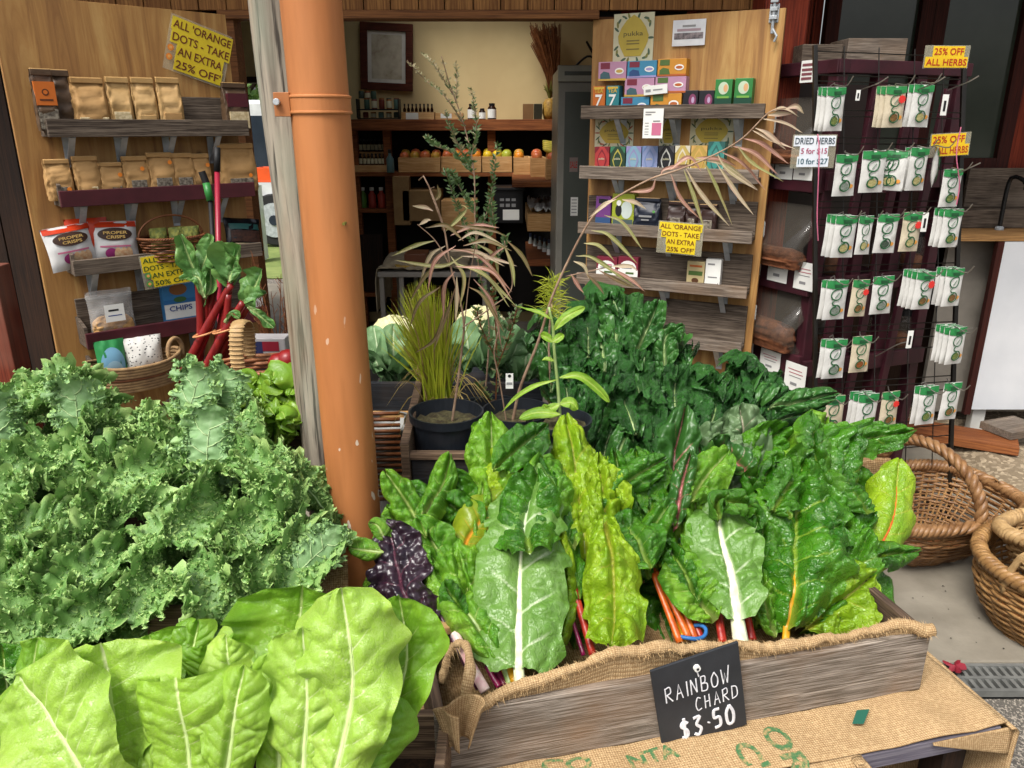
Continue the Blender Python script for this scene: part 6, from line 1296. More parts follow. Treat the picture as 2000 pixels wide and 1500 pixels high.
def hand(mb, txt, x, z, s, h, r, drop=0):
    x0_ = x; adv = {'I': .45, '.': .55, 'W': 1.2}
    for i, ch in enumerate(txt):
        for st_ in GL[ch]:
            q = cat([(x + i * s + a * s * .82, -.0012, z + drop * i + b * h) for a, b in st_], 26) if len(st_) > 2 and ch not in 'ANW' else np.array([(x + i * s + a * s * .82, -.0012, z + drop * i + b * h) for a, b in st_])
            mb.tube(q, r, M_chalk, k=6, flat=.3, flatdir=(0, 1, 0))
        x += s * (adv.get(ch, 1) - 1)
m = MB(); hand(m, 'RAINBOW', -wt * .38, ht * .09, wt * .118, ht * .17, .0013); m.build('lettering', pt); m = MB(); hand(m, 'CHARD', -wt * .06, -ht * .12, wt * .105, ht * .15, .0012); m.build('lettering', pt)
m = MB(); hand(m, '$3.50', -wt * .27, -ht * .40, wt * .15, ht * .22, .0032); m.build('lettering', pt)
m = MB(); sx = 0; m.tube([(sx, 0, ht * .38), (sx, -.006, ht * .38)], .006, M_white, k=12); m.tube([(sx, -.0062, ht * .38), (sx, -.007, ht * .38)], .0025, M_ink, k=8); m.tube([(sx, -.001, ht * .33), (sx + .002, -.001, ht * .27)], .0014, M_chalk, k=5); m.build('screw', pt)
# ---------------------------------------------------------------- chard bunches
def bunch(name, label, cat_, px, py, Y, group): return thing(name, label, cat_, P(px, py, Y), 0, group)
gC = 'rainbow chard bunches in the crate'
A = bunch('chard_bunch', 'white ribbed chard bunch with a broad pale veined leaf, left of the price tag', 'chard', 1000, 1330, 1.14, gC)
addleaf(A, [(1013, 1315), (1014, 1200), (1020, 1060, -.01), (1045, 925, .02)], 112, G_chw, -.05, 'white', .0085, cup=-.35, ruf=(.012, 10), puck=(.011, .03), nvein=5, seed=1, vary=.2, wav=.16, ext=[(1016, 1345)], ribw=.006, prof=[(0, .5), (.1, .8), (.3, 1), (.5, .95), (.62, .78), (.75, .72), (.9, .6), (1, .15)], nv=100, ribend=.62)
addleaf(A, [(1035, 1095), (1030, 1020), (1048, 918)], 92, G_ch, -.085, None, cup=-.5, puck=(.022, .03), ruf=(.014, 12), seed=70, prof=[(0, .5), (.2, .85), (.5, 1), (.8, .75), (1, .2)])
addleaf(A, [(985, 1300), (905, 1190), (838, 1085)], 62, G_chm, -.02, 'green', .006, seed=2, ruf=(.014, 13), cup=-.5, ext=[(998, 1340)])
addleaf(A, [(975, 1285), (945, 1230), (905, 1130), (890, 1060)], 50, G_chm, .0, seed=3, cup=-.4)
addleaf(A, [(1060, 1300), (1095, 1220), (1100, 1120), (1085, 1030)], 42, G_chy, -.01, seed=4, cup=-.4)
stalk_(A, [(948, 1350), (915, 1290), (888, 1235)], .0095, 'pink', -.02); stalk_(A, [(986, 1340), (962, 1290), (945, 1255)], .007, 'magenta', -.01); stalk_(A, [(975, 1342), (950, 1300)], .006, 'magenta', -.015)
stalk_(A, [(1006, 1332), (988, 1280), (975, 1250)], .0075, 'yellow', -.03); stalk_(A, [(998, 1335), (978, 1295)], .0065, 'yellow', -.02)
B = bunch('chard_bunch', 'dark green chard bunch at the back left of the crate, above the purple kale', 'chard', 930, 1060, 1.3, gC)
addleaf(B, [(900, 1085), (850, 1010), (765, 975)], 58, G_ch, .03, 'green', .005, seed=5, ruf=(.012, 12)); addleaf(B, [(935, 1060), (905, 985), (875, 925)], 62, G_ch, .05, seed=6); addleaf(B, [(915, 1160), (865, 1090), (828, 1015)], 48, G_chm, .0, 'green', .004, seed=7, cup=.4)
addleaf(B, [(905, 1080), (925, 1035), (990, 955)], 54, G_cho, -.02, None, .003, seed=8, cup=-.3, puck=(.005, .04)); addleaf(B, [(990, 1100), (965, 970), (958, 808)], 66, G_chm, .03, 'green', .006, seed=9, ruf=(.014, 10), cup=-.5)
addleaf(B, [(1000, 1000), (985, 930), (1000, 850)], 42, G_chy, .05, seed=10); addleaf(B, [(1130, 1180), (1095, 1040), (1050, 900)], 34, G_ch, .0, 'red', .005, seed=11, cup=-.9); addleaf(B, [(1000, 940), (1050, 890), (1040, 830)], 40, G_chg, .07, seed=12)
addleaf(B, [(860, 1000), (800, 1040), (752, 1000)], 34, G_chm, .03, seed=55, cup=-.3)
D_ = bunch('chard_bunch', 'yellow green chard bunch with red orange stalk in the middle of the crate', 'chard', 1150, 1280, 1.16, gC)
addleaf(D_, [(1160, 1190), (1135, 1020), (1120, 900), (1105, 808)], 74, G_chy, .02, 'green', .003, seed=13, cup=-.8, ribend=.5, ruf=(.014, 9), puck=(.020, .028), nv=90); addleaf(D_, [(1175, 1130), (1180, 1020), (1165, 900)], 42, G_chy, .0, seed=14, cup=-.8)
addleaf(D_, [(1180, 1020), (1196, 1110), (1200, 1200), (1198, 1290)], 66, G_chy, -.05, None, .004, seed=15, cup=-.5, ruf=(.010, 12), puck=(.020, .028), prof=[(0, .3), (.15, .65), (.4, .9), (.7, 1), (.9, .75), (1, .1)])
addleaf(D_, [(1190, 1030), (1150, 950), (1140, 870)], 46, G_chy, .05, seed=16)
stalk_(D_, [(1160, 1285), (1115, 1130), (1068, 985)], .0075, 'red', -.02); stalk_(D_, [(1140, 1280), (1105, 1170)], .004, 'magenta', -.015)
E_ = bunch('chard_bunch', 'orange stalked chard bunch tied with a blue rubber band', 'chard', 1350, 1240, 1.26, gC)
addleaf(E_, [(1283, 1115), (1262, 1010), (1240, 875)], 62, G_cyv, .0, 'orange', .007, seed=17, ext=[(1345, 1245), (1310, 1170)], ribend=.4, ruf=(.012, 11), puck=(.022, .028), nv=90); addleaf(E_, [(1290, 1090), (1225, 990), (1205, 890)], 36, G_ch, .03, seed=18); addleaf(E_, [(1300, 1080), (1290, 1000), (1270, 930)], 34, G_ch, .02, seed=19)
addleaf(E_, [(1270, 1130), (1235, 1080), (1200, 1030)], 40, G_ch, -.01, seed=56)
for i, q in enumerate(((1328, 1255, 1276, 1120, 'orange'), (1340, 1252, 1296, 1110, 'yellow'), (1358, 1250, 1310, 1120, 'orange'), (1370, 1248, 1330, 1150, 'red'))): stalk_(E_, [(q[0], q[1]), ((q[0] + q[2]) / 2, (q[1] + q[3]) / 2), (q[2], q[3])], .0075, q[4], .0 + .008 * (i % 2))
m = MB(); c = P(1350, 1236, chY(1350, 1236, -.002)); m.tube([c + Vector((.028 * math.cos(a), .018 * math.sin(a), .006 * math.cos(a) + .004 * math.sin(2 * a))) for a in np.linspace(0, 6.283, 40)[:-1]], .004, plain('blue_rubber', '#2f6fb0', .5), k=6, closed=True)
put(m, E_, 'rubber_band')
F_ = bunch('chard_bunch', 'red veined chard bunch with mottled leaves between the orange and the white stalks', 'chard', 1375, 1180, 1.28, gC)
addleaf(F_, [(1378, 1190), (1348, 1040), (1322, 910), (1338, 795)], 60, G_chr, .02, 'pink', .005, seed=20, cup=-.5, ribend=.6, nv=90, ruf=(.014, 9)); addleaf(F_, [(1350, 1170), (1312, 1060), (1302, 930)], 34, G_chm, .01, seed=21, cup=-.8); addleaf(F_, [(1395, 1215), (1350, 1150), (1318, 1085)], 50, G_chm, -.02, seed=22, cup=-.3)
addleaf(F_, [(1420, 1010), (1405, 920), (1415, 820)], 62, G_chg, .09, 'red', .005, seed=23, ruf=(.018, 14)); addleaf(F_, [(1400, 1010), (1380, 940), (1365, 870)], 44, G_chr, .05, 'red', .006, seed=24); addleaf(F_, [(1440, 950), (1450, 870), (1440, 800)], 46, G_chg, .12, seed=25, ruf=(.018, 14))
H_ = bunch('chard_bunch', 'chard leaf with thick white stalk between red stalks, right above the price tag', 'chard', 1440, 1250, 1.2, gC)
addleaf(H_, [(1440, 1215), (1424, 1130), (1406, 1050), (1398, 980, .03)], 66, G_chw, -.05, 'white', .0135, seed=26, cup=.35, ruf=(.010, 12), puck=(.010, .03), vary=0, wav=.14, ext=[(1448, 1262)], ribw=.011, nvein=4, prof=[(0, .35), (.12, .7), (.35, .95), (.6, 1), (.8, .9), (.93, .6), (1, .2)])
addleaf(H_, [(1402, 1020), (1395, 985), (1460, 1000), (1480, 1040)], 30, G_ch, -.07, seed=27, cup=-.5)
stalk_(H_, [(1412, 1255), (1398, 1170)], .009, 'red', -.01); stalk_(H_, [(1470, 1250), (1455, 1180)], .008, 'red', -.01)
K_ = bunch('chard_bunch', 'huge glossy dark chard bunch with yellow ribs at the right of the crate', 'chard', 1535, 1255, 1.25, gC)
addleaf(K_, [(1535, 1235), (1542, 1120), (1560, 1010), (1565, 905)], 105, G_cyv, -.03, 'yellow', .007, seed=28, cup=-.55, vary=.3, puck=(.024, .03), ruf=(.012, 9), nv=110, nu=45, ext=[(1533, 1265)], ribend=.32); addleaf(K_, [(1500, 1220), (1485, 1060), (1495, 900)], 58, G_ch, .01, seed=29, cup=-.5); addleaf(K_, [(1615, 1220), (1645, 1060), (1640, 920), (1660, 840)], 82, G_ch, .02, 'green', .005, seed=30, puck=(.024, .03), nv=100, nu=41)
addleaf(K_, [(1545, 960), (1640, 868), (1768, 848)], 42, G_ch, .04, 'green', .005, seed=31, cup=-.9); addleaf(K_, [(1560, 1235), (1620, 1190), (1695, 1130)], 58, G_chy, -.01, seed=32, cup=-.4); addleaf(K_, [(1690, 1120), (1745, 1010), (1762, 892)], 54, G_chy, .02, 'orange', .004, seed=33, cup=-.3, puck=(.006, .04))
addleaf(K_, [(1680, 1100), (1730, 1085), (1772, 1082)], 30, G_ch, .02, seed=34); addleaf(K_, [(1560, 990), (1580, 910), (1610, 825)], 58, G_chm, .09, 'yellow', .004, seed=35); addleaf(K_, [(1480, 980), (1495, 890), (1530, 835)], 66, G_ch, .08, seed=36); addleaf(K_, [(1470, 1230), (1455, 1130), (1462, 1030)], 40, G_ch, .02, seed=37)
addleaf(K_, [(1560, 1240), (1640, 1150), (1690, 1050)], 60, G_ch, .01, seed=38); addleaf(K_, [(1510, 1250), (1490, 1200), (1470, 1120)], 34, G_chm, -.01, seed=39)
gq = random.Random(91)
# smaller crumpled leaves crossing in front of and between the big ones
for bn, cs_, ms_ in ((B, ((905, 1010), (850, 960), (945, 1010), (1010, 880), (1065, 960), (985, 1130), (885, 1190), (800, 990)), (G_ch, G_chm, G_chm)), (D_, ((1140, 960), (1165, 1060), (1105, 1010), (1190, 960)), (G_chy, G_chy, G_chm)), (E_, ((1225, 950), (1275, 960), (1235, 1060), (1270, 1050)), (G_ch, G_cyv, G_ch)), (F_, ((1330, 960), (1375, 940), (1330, 1120), (1420, 900), (1365, 1050)), (G_chr, G_chm, G_ch)), (K_, ((1490, 970), (1540, 940), (1610, 930), (1660, 960), (1480, 1090), (1600, 1080), (1660, 1060), (1550, 1090), (1640, 1180), (1510, 1170), (1580, 870)), (G_ch, G_ch, G_cyv))):
    for i, (x, y) in enumerate(cs_):
        a = gq.uniform(-.9, .9); l = gq.uniform(55, 85); addleaf(bn, [(x - l * math.sin(a) * .9, y + l * math.cos(a)), (x + gq.uniform(-12, 12), y), (x + l * math.sin(a), y - l * math.cos(a) * .8)], gq.uniform(36, 52), ms_[i % 3], gq.uniform(-.035, .02), None, cup=gq.uniform(-1.3, -.4), seed=600 + int(x), nu=31, nv=56, puck=(.020, .026), wav=.4, ruf=(.02, 11))
for bn, xs in ((A, (960, 1000, 1040)), (D_, (1085, 1130, 1200)), (E_, (1240, 1300)), (F_, (1345, 1395, 1440)), (K_, (1500, 1560, 1620, 1660))):
    for x in xs:
        for y in (1000, 1130):
            addleaf(bn, [(x + gq.uniform(-15, 15), y + 150), (x + gq.uniform(-25, 25), y + 40), (x + gq.uniform(-30, 30), y - 90)], gq.uniform(44, 60), gq.choice((G_ch, G_ch, G_chm, G_chy if bn in (D_, A) else G_ch)), .10 + gq.uniform(0, .05), 'green', .004, seed=400 + int(x) + y, nu=23, nv=44, cup=gq.uniform(-.9, .3))
J_ = bunch('purple_kale_bunch', 'black purple crinkled kale bunch at the left end of the crate', 'kale', 830, 1240, 1.14, 'dark purple kale')
for i, (pts, hw) in enumerate((([(845, 1245), (790, 1150), (758, 1022)], 62), ([(850, 1240), (815, 1130), (800, 1040)], 50), ([(850, 1250), (790, 1200), (735, 1130)], 48), ([(855, 1260), (820, 1210), (790, 1180)], 44))):
    addleaf(J_, pts, hw, G_pur, -.0 + .02 * i, 'purple', .004, seed=40 + i, ruf=(.016, 26), puck=(.010, .014), lob=.3)
stalk_(J_, [(935, 1345), (880, 1240), (830, 1150)], .006, 'purple', .0)
I_ = bunch('spinach_sprig', 'small sprig of smooth green leaves against the orange pipe', 'greens', 745, 1100, 1.28, 'green sprigs')
for i, (pts, hw) in enumerate((([(750, 1080), (715, 1075), (682, 1068)], 24), ([(750, 1110), (735, 1120), (712, 1165)], 22), ([(755, 1060), (740, 1030), (720, 1020)], 22), ([(760, 1090), (745, 1060), (765, 1020)], 24))): addleaf(I_, pts, hw, G_chm, .0, 'green', .002, seed=60 + i, puck=(.003, .02), ruf=(.003, 10), Yf=lambda x, y, l: 1.27 + i * .01)
m = MB(); a, b = P(838, 1228, 1.13), P(930, 1222, 1.22); m.obox(a, b, .03, .014, W_box); o = m.build('crate_slat', bevel=.002); tag(o, 'short yellow wooden slat beside the left corner of the chard crate', 'slat')
# ---------------------------------------------------------------- left table, crates
W_old = wood('old_crate_wood', ['#4a3a2e', '#7a6350', '#9c8468'], axis=0, sc=1.0)
t = thing('produce_table', 'dark timber table under the kale and lettuce crates', 'table', (-.75, 1.3, 0)); m = MB(); m.box(-.75, .45, -.58, .55, .56, .6, W_dark); m.build('table_top', t, bevel=.004)
for x in (-.7, .38):
    for y in (-.5, .48): m = MB(); m.box(x, x + .06, y, y + .06, 0, .559, W_dark); m.build('leg', t)
q0 = P(398, 1125, 1.2); q1 = P(450, 1150, 1.21)
def opencrate(name, label, x0, x1, y0, y1, z0, z1, mt, rail=True, base=None):
    t = thing(name, label, 'crate', ((x0 + x1) / 2, y0, z0)); w = x1 - x0; d = y1 - y0; h = z1 - z0
    for nm, q in (('front_board', (-w / 2, w / 2, 0, .016)), ('back_board', (-w / 2, w / 2, d - .016, d))):
        m = MB(); m.box(q[0], q[1], q[2], q[3], 0, h, mt); m.build(nm, t, bevel=.002)
    for x in (-w / 2, w / 2 - .016): m = MB(); m.box(x, x + .016, .0165, d - .0165, 0, h, mt); m.build('end_board', t, bevel=.002)
    m = MB(); m.box(-w / 2 + .0165, w / 2 - .0165, .0165, d - .0165, .001, .012, base or W_dark); m.build('base_board', t)
    if rail:
        for x in (-w / 2 + .017, w / 2 - .04): m = MB(); m.box(x, x + .023, .017, .04, .013, h + .01, mt); m.build('corner_block', t, bevel=.002)
    return t
opencrate('kale_crate', 'old brown timber crate under the curly kale heap', -1.5, q1.x - .005, 1.16, 1.62, .602, P(420, 1165, 1.2).z, W_old)
opencrate('lettuce_crate', 'timber crate holding the pale cos lettuces in the foreground', -.75, -.10, .74, 1.02, .602, .70, W_old)
# hessian with mirrored green print behind the kale crate corner
hs_ = thing('hessian_sheet', 'hessian sheet with upside down green print between kale crate and orange pipe', 'sack', P(540, 1150, 1.28))
def fh(u, v):
    px = 440 + 240 * u; py = 1090 + 150 * v; o = []
    for a, b in zip(px.ravel(), py.ravel()): q = P(a, b, 1.33 - .0011 * (b - 1090)) - hs_.location; o.append(tuple(q))
    V = np.array(o).reshape(*u.shape, 3); V[..., 2] += .006 * vn(u * 5, v * 5, 3); V[..., 1] += .006 * vn(u * 7, v * 3, 6); return V
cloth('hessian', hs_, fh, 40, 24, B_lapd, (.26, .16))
def onhs(px, py):
    return P(px, py, 1.33 - .0011 * (py - 1090) - .012) - hs_.location
for txt, x, y, w, h in (('Conte', 600, 1118, -130, 30), ('nts', 590, 1165, -80, 26)):
    q = MB(); q.text(txt, 0, 0, 1, 1, 0, M_prt, bold=.03); q.v = [np.array([tuple(onhs(x + w * a[0], y + h * a[2] - 22 * a[0])) for a in q.v[0]])]; q.build('green_print', hs_)
# ---------------------------------------------------------------- curly kale
def kale_mesh(kind, seed, flatleaf=False):
    g = random.Random(seed); nv, nh = 150, 11
    if flatleaf: sp = [(0, .03, -.15), (.005, .015, -.06), (0, .0, .02), (g.uniform(-.02, .02), .01, .10), (g.uniform(-.02, .02), -.01, .135)]; hw = .062
    else: sp = [(g.uniform(-.02, .02), .11, -.14), (0, .055, -.03), (g.uniform(-.01, .01), .0, .03), (0, -.05, .02), (g.uniform(-.015, .015), -.085, -.03), (g.uniform(-.02, .02), -.10, -.08)]; hw = .066
    c = cat(sp, nv); T = np.gradient(c, axis=0); T /= np.linalg.norm(T, axis=1, keepdims=True); B = np.tile(np.array((1., 0, 0)), (nv, 1)); B -= T * (B * T).sum(1, keepdims=True); B /= np.linalg.norm(B, axis=1, keepdims=True); N = np.cross(T, B)
    if N[nv // 2][1] > 0: N = -N
    v = np.linspace(0, 1, nv)[:, None]; qq = np.concatenate([-(np.linspace(0, 1, nh) ** .75)[::-1], (np.linspace(0, 1, nh) ** .75)[1:]])[None, :]
    au = np.abs(qq); sg = np.sign(qq); pf = np.array([(0, .12), (.12, .3), (.3, .75), (.5, 1), (.75, 1), (.9, .8), (1, .45)]); w = np.interp(v[:, 0], pf[:, 0], pf[:, 1])[:, None] * hw
    w = w * (1 + .25 * vn(v * 9 + sg * 5, sg * 2 + seed, seed) * au); L = np.linalg.norm(np.diff(c, axis=0), axis=1).sum(); s = v * L
    g1 = au ** 1.5; g2 = np.clip((au - .3) / .7, 0, 1) ** 1.2; g3 = np.clip((au - .5) / .5, 0, 1) ** 1.1; j = 1.6 * vn(s * 34 + sg * 3, au * 2, seed + 2); j2 = 2.2 * vn(s * 70 + sg * 9, au * 3, seed + 5)
    k = .55 if flatleaf else 1.0; p1, p2, p3 = g.uniform(0, 6), g.uniform(0, 6), g.uniform(0, 6)
    n = k * .016 * g1 * np.sin(2 * math.pi * s / .06 + p1 + sg + j) + (.55 + .45 * k) * (.0105 * g2 * np.sin(2 * math.pi * s / .021 + p2 + sg * 2 + 1.8 * au + j2) + .0062 * g3 * np.sin(2 * math.pi * s / .0098 + p3 + sg + 4 * au + j2 * 1.5)) + .004 * vn(qq * 9 + seed, s * 90, seed)
    tt = (.55 + .45 * k) * (.0085 * g2 * np.cos(2 * math.pi * s / .021 + p2 + sg * 2 + .8 + j2) + .005 * g3 * np.cos(2 * math.pi * s / .0098 + p3 + 4 * au + j2 * 1.5))
    xl = w * au * sg + sg * .005 * g3 * np.sin(2 * math.pi * s / .0125 + p1 + 5 * au)
    cup = -.35 if flatleaf else -1.15; ang = cup * au; x = sg * w * np.sin(ang) / cup + (xl - w * qq); nn = w * (1 - np.cos(ang)) / cup
    V = c[:, None] + B[:, None] * x[..., None] + N[:, None] * (n + nn * 1.0)[..., None] + T[:, None] * tt[..., None]
    rib = np.exp(-(np.abs(xl) / (.0036 * (1.25 - v))) ** 2); d = 6 * (v - .25 * au) + .5 * (sg > 0); fr = d - np.floor(d); dv = np.minimum(fr, 1 - fr); side = np.exp(-(dv / .06) ** 2) * np.clip(1 - au * 1.15, 0, 1)
    n2 = np.maximum(rib * .5, side * .3); tone = np.clip(.28 + .62 * g3 * (.75 + .5 * vn(s * 160, qq * 6, seed)) + .15 * vn(s * 20, qq * 3, seed), 0, 1)
    mt = G_kaleu if flatleaf else G_kale; m = MB(); m.grid(V, mt, {'vein': n2.ravel(), 'tone': tone.ravel()})
    rb = V[:int(nv * .8):4, nh - 1] + N[:int(nv * .8):4] * .0012; m.tube(rb, np.linspace(.0032, .0008, len(rb)), ST['kale'], k=6)
    if flatleaf:
        for k_ in range(5):
            for sg_ in (-1, 1):
                jj = np.arange(0, nh - 2); ii = (nv * (.22 + .13 * k_ + .05 * (sg_ > 0)) + jj * 2.6).astype(int); ok = ii < nv - 4
                if ok.sum() > 4: pv_ = np.array([V[a_, nh - 1 + sg_ * b_] + N[a_] * .0008 for a_, b_ in zip(ii[ok], jj[ok])]); m.tube(pv_, np.linspace(.0017, .0005, len(pv_)), ST['kale'], k=5)
    # many small saddle shaped curls along the margins
    du = np.gradient(V, axis=1); dw = np.gradient(V, axis=0); NN = np.cross(du, dw); NN /= np.linalg.norm(NN, axis=2, keepdims=True) + 1e-9
    if (NN * N[:, None]).sum() < 0: NN = -NN
    q8 = np.random.default_rng(seed); nr, na = 4, 18; rr, aa = np.meshgrid(np.linspace(.12, 1, nr), np.linspace(-2.5, 2.5, na), indexing='ij')
    for _ in range(170 if flatleaf else 480):
        i = q8.integers(int(nv * .22), nv); a0 = q8.uniform(.55 if flatleaf else .06, 1.02); j0 = int(nh - 1 + q8.choice((-1, 1)) * round(min(a0, 1) ** 1.33 * (nh - 1)))
        c0 = V[i, j0]; n0 = NN[i, j0] * .9 + q8.normal(0, .42, 3); n0 /= np.linalg.norm(n0); x0 = np.cross(n0, q8.normal(0, 1, 3)); x0 /= np.linalg.norm(x0); y0 = np.cross(n0, x0)
        R0 = q8.uniform(.0045, .0095); z = .55 * rr ** 1.6 * np.sin(q8.integers(2, 5) * aa + q8.uniform(0, 6)) + .25 * rr ** 2 * np.sin(7 * aa + q8.uniform(0, 6)) + .25
        pv = c0 + R0 * (x0 * (rr * np.cos(aa))[..., None] + y0 * (rr * np.sin(aa))[..., None] + n0 * z[..., None])
        m.grid(pv, mt, {'vein': np.zeros(rr.size), 'tone': np.clip(.15 + .75 * rr ** 1.5 + q8.normal(0, .12), 0, 1).ravel()})
    me = m.build('leaf', None, smooth=True); return me
KV = [kale_mesh(0, 10 + i) for i in range(9)]; KF = [kale_mesh(0, 40 + i, True) for i in range(3)]
STM = []
for o in KV + KF: C.objects.unlink(o)
def kY(py): return float(np.interp(py, [700, 1000, 1280], [1.72, 1.36, 1.08]))
poly = [(-40, 815), (50, 800), (110, 760), (190, 770), (240, 830), (320, 840), (390, 800), (450, 820), (500, 860), (540, 920), (590, 960), (620, 1000), (615, 1085), (560, 1100), (480, 1080), (400, 1150), (360, 1215), (300, 1225), (160, 1265), (90, 1250), (-40, 1180)]
def inside(x, y):
    r = False; n = len(poly)
    for i in range(n):
        a, b = poly[i], poly[(i + 1) % n]
        if (a[1] > y) != (b[1] > y) and x < (b[0] - a[0]) * (y - a[1]) / (b[1] - a[1]) + a[0]: r = not r
    return r
g = random.Random(21); pts = []
for ring, (sep, lay) in enumerate(((66, 0.), (90, .08))):
    tries = 0; cur = []
    while tries < 6000:
        tries += 1; x, y = g.uniform(-60, 680), g.uniform(720, 1300)
        if inside(x, y) and all((x - a) ** 2 + (y - b) ** 2 > sep ** 2 for a, b in cur): cur.append((x, y))
    pts += [(x, y, lay) for x, y in cur]
kb = {}
def kbunch(k):
    if k not in kb: kb[k] = thing('kale_bunch', 'curly green kale bunch ' + names[k], 'kale', P((k[0] + .5) * 225, 900 + k[1] * 180, kY(900 + k[1] * 180) + .1), 0, 'curly kale bunches in the heap')
    return kb[k]
names = {(0, 0): 'at the back left of the heap by the red brown post', (1, 0): 'at the back of the heap below the seagrass basket', (2, 0): 'at the back of the heap before the rhubarb', (0, 1): 'at the left edge of the heap', (1, 1): 'in the middle of the heap', (2, 1): 'at the right of the heap touching the orange pipe', (0, 2): 'at the front left of the heap above the lettuce', (1, 2): 'at the front of the heap over the crate corner', (2, 2): 'at the front right of the heap above the printed hessian'}
for (x, y, lay) in pts:
    k = (min(max(int(x // 225), 0), 2), min(max(int((y - 720) // 180), 0), 2))
    r = kbunch(k); o = g.choice(KV).copy(); C.objects.link(o); o.parent = r; o.location = P(x, y, kY(y) + lay) - r.location
    edge = (x - 320) / 330; o.rotation_euler = (g.uniform(-.5, .3) - .25, g.uniform(-.9, .9), g.uniform(-.9, .9) + edge * .5); sc = g.uniform(.78, 1.05); o.scale = (sc, sc, sc)
for (x, y, rx, ry, rz, s) in ((158, 840, .05, -.08, .2, .9), (372, 815, -.1, .12, -.3, .92), (402, 915, -.25, .15, .1, .95), (-8, 890, -.1, .1, .5, 1.0), (420, 790, 0, .5, -.3, .8), (590, 1110, -.6, .9, 0, .7)):
    k = (min(max(int(x // 225), 0), 2), min(max(int((y - 720) // 180), 0), 2)); r = kbunch(k); o = KF[(x + y) % 3].copy(); C.objects.link(o); o.parent = r; o.location = P(x, y, kY(y) - .05) - r.location; o.rotation_euler = (rx, ry, rz); o.scale = (s, s, s)
for k, r in kb.items():
    if k[1] < 2:
        m = MB()
        for i in range(6): a = Vector((g.uniform(-.08, .08), .05 + g.uniform(-.05, .05), 0)); m.tube([a, a + Vector((g.uniform(-.02, .02), .03, -.16))], .004, ST['green'], k=6)
        m.build('stems', r, smooth=True)
# ---------------------------------------------------------------- cos lettuces
G_cosy = leafmat('yellow_cos_leaf', '#b3b438', '#a3b038', '#d8d88a', rough=.36, trans=.3, edge='#c0b848', nz=14, bump=.7, net=75, netd=.3)
def lY(px, py, lay): return .83 + (1500 - py) * .00024 + lay + max(0, px - 500) * .00004
gl = 'cos lettuces in the front crate'
def lh(label, px): return thing('cos_lettuce', label, 'lettuce', P(px, 1560, .84), 0, gl)
LF = Vector((0, -.8, .5))
def ll(par, pts, hw, mt, lay=0, seed=0, cup=-.25, ruf=(.019, 9), puck=(.0065, .028), nvein=11, rb=.0055, **k):
    addleaf(par, pts, hw, mt, lay, 'cos', .0045, vary=.5, wav=.22, ribend=.85, prof=k.pop('prof', SP), cup=cup, ruf=ruf, puck=puck, nvein=nvein, seed=seed, Yf=lY, face=LF, ribw=rb, lob=.16, nu=41, nv=100, **k)
L1 = lh('pale cos lettuce at the left edge of the foreground', 180); L2 = lh('cos lettuce with a folded yellow leaf top in the middle of the foreground', 390); L3 = lh('tallest cos lettuce at the right of the foreground, below the purple kale', 660)
ll(L1, [(240, 1600), (185, 1500), (110, 1400), (45, 1315, .01)], 118, G_cosb, -.03, 1, cup=.25); ll(L1, [(215, 1600), (190, 1480), (165, 1400), (150, 1325)], 62, G_cosd, .03, 2, ruf=(.016, 14))
ll(L1, [(205, 1600), (222, 1460), (228, 1370), (205, 1248, -.01)], 130, G_cosb, .01, 3, cup=.2, prof=[(0, .16), (.2, .3), (.4, .45), (.6, .8), (.8, 1), (.93, .8), (1, .2)]); ll(L1, [(60, 1600), (70, 1450), (75, 1330), (80, 1240)], 60, G_cosd, .10, 4); ll(L1, [(10, 1500), (10, 1380), (5, 1250)], 60, G_ch, .16, 5)
ll(L2, [(368, 1620), (366, 1480), (362, 1390), (352, 1318)], 112, G_cos, -.02, 6, cup=-.5, prof=[(0, .5), (.3, .8), (.6, 1), (.9, .98), (1, .85)]); ll(L2, [(300, 1600), (310, 1480), (322, 1390), (318, 1312, .01)], 52, G_cosb, -.01, 7, cup=-.7)
ll(L2, [(425, 1600), (445, 1480), (462, 1380), (482, 1298, .01)], 66, G_cos, -.03, 8, cup=-.5); ll(L2, [(390, 1400), (395, 1330), (400, 1262)], 46, G_cosd, .05, 9); ll(L2, [(330, 1420), (310, 1330), (290, 1240, .02)], 80, G_cosd, .08, 10, cup=.3); ll(L2, [(470, 1420), (455, 1340), (440, 1240)], 46, G_cosb, .04, 11, cup=.3)
ll(L2, [(420, 1380), (380, 1290), (385, 1210)], 42, G_cosd, .09, 12); ll(L2, [(440, 1450), (510, 1340), (505, 1215)], 70, G_cosd, .07, 13, cup=.4)
ll(L3, [(588, 1620), (594, 1480), (602, 1360), (592, 1222)], 80, G_cosb, -.02, 14, cup=-.35); ll(L3, [(625, 1620), (672, 1450), (690, 1310), (668, 1145, .01)], 96, G_cosb, -.03, 15, cup=-.3, rb=.0065); ll(L3, [(660, 1600), (715, 1450), (742, 1300), (732, 1160)], 46, G_cosd, .0, 16, cup=-1.0)
ll(L3, [(720, 1520), (770, 1380), (792, 1280), (775, 1165)], 68, G_cosd, .02, 17, cup=.2); ll(L3, [(640, 1620), (700, 1500), (742, 1420), (768, 1345)], 66, G_cosd, .0, 18, ruf=(.009, 12)); ll(L3, [(570, 1460), (560, 1330), (580, 1230), (590, 1145)], 110, G_cosd, .06, 19, cup=.25); ll(L3, [(540, 1600), (545, 1480), (545, 1380), (540, 1270)], 60, G_cos, .01, 20)
ll(L3, [(500, 1420), (490, 1320), (520, 1200)], 66, G_cos, .08, 21, cup=.4); ll(L2, [(300, 1620), (285, 1500), (280, 1400), (290, 1330)], 60, G_cosd, .02, 22)
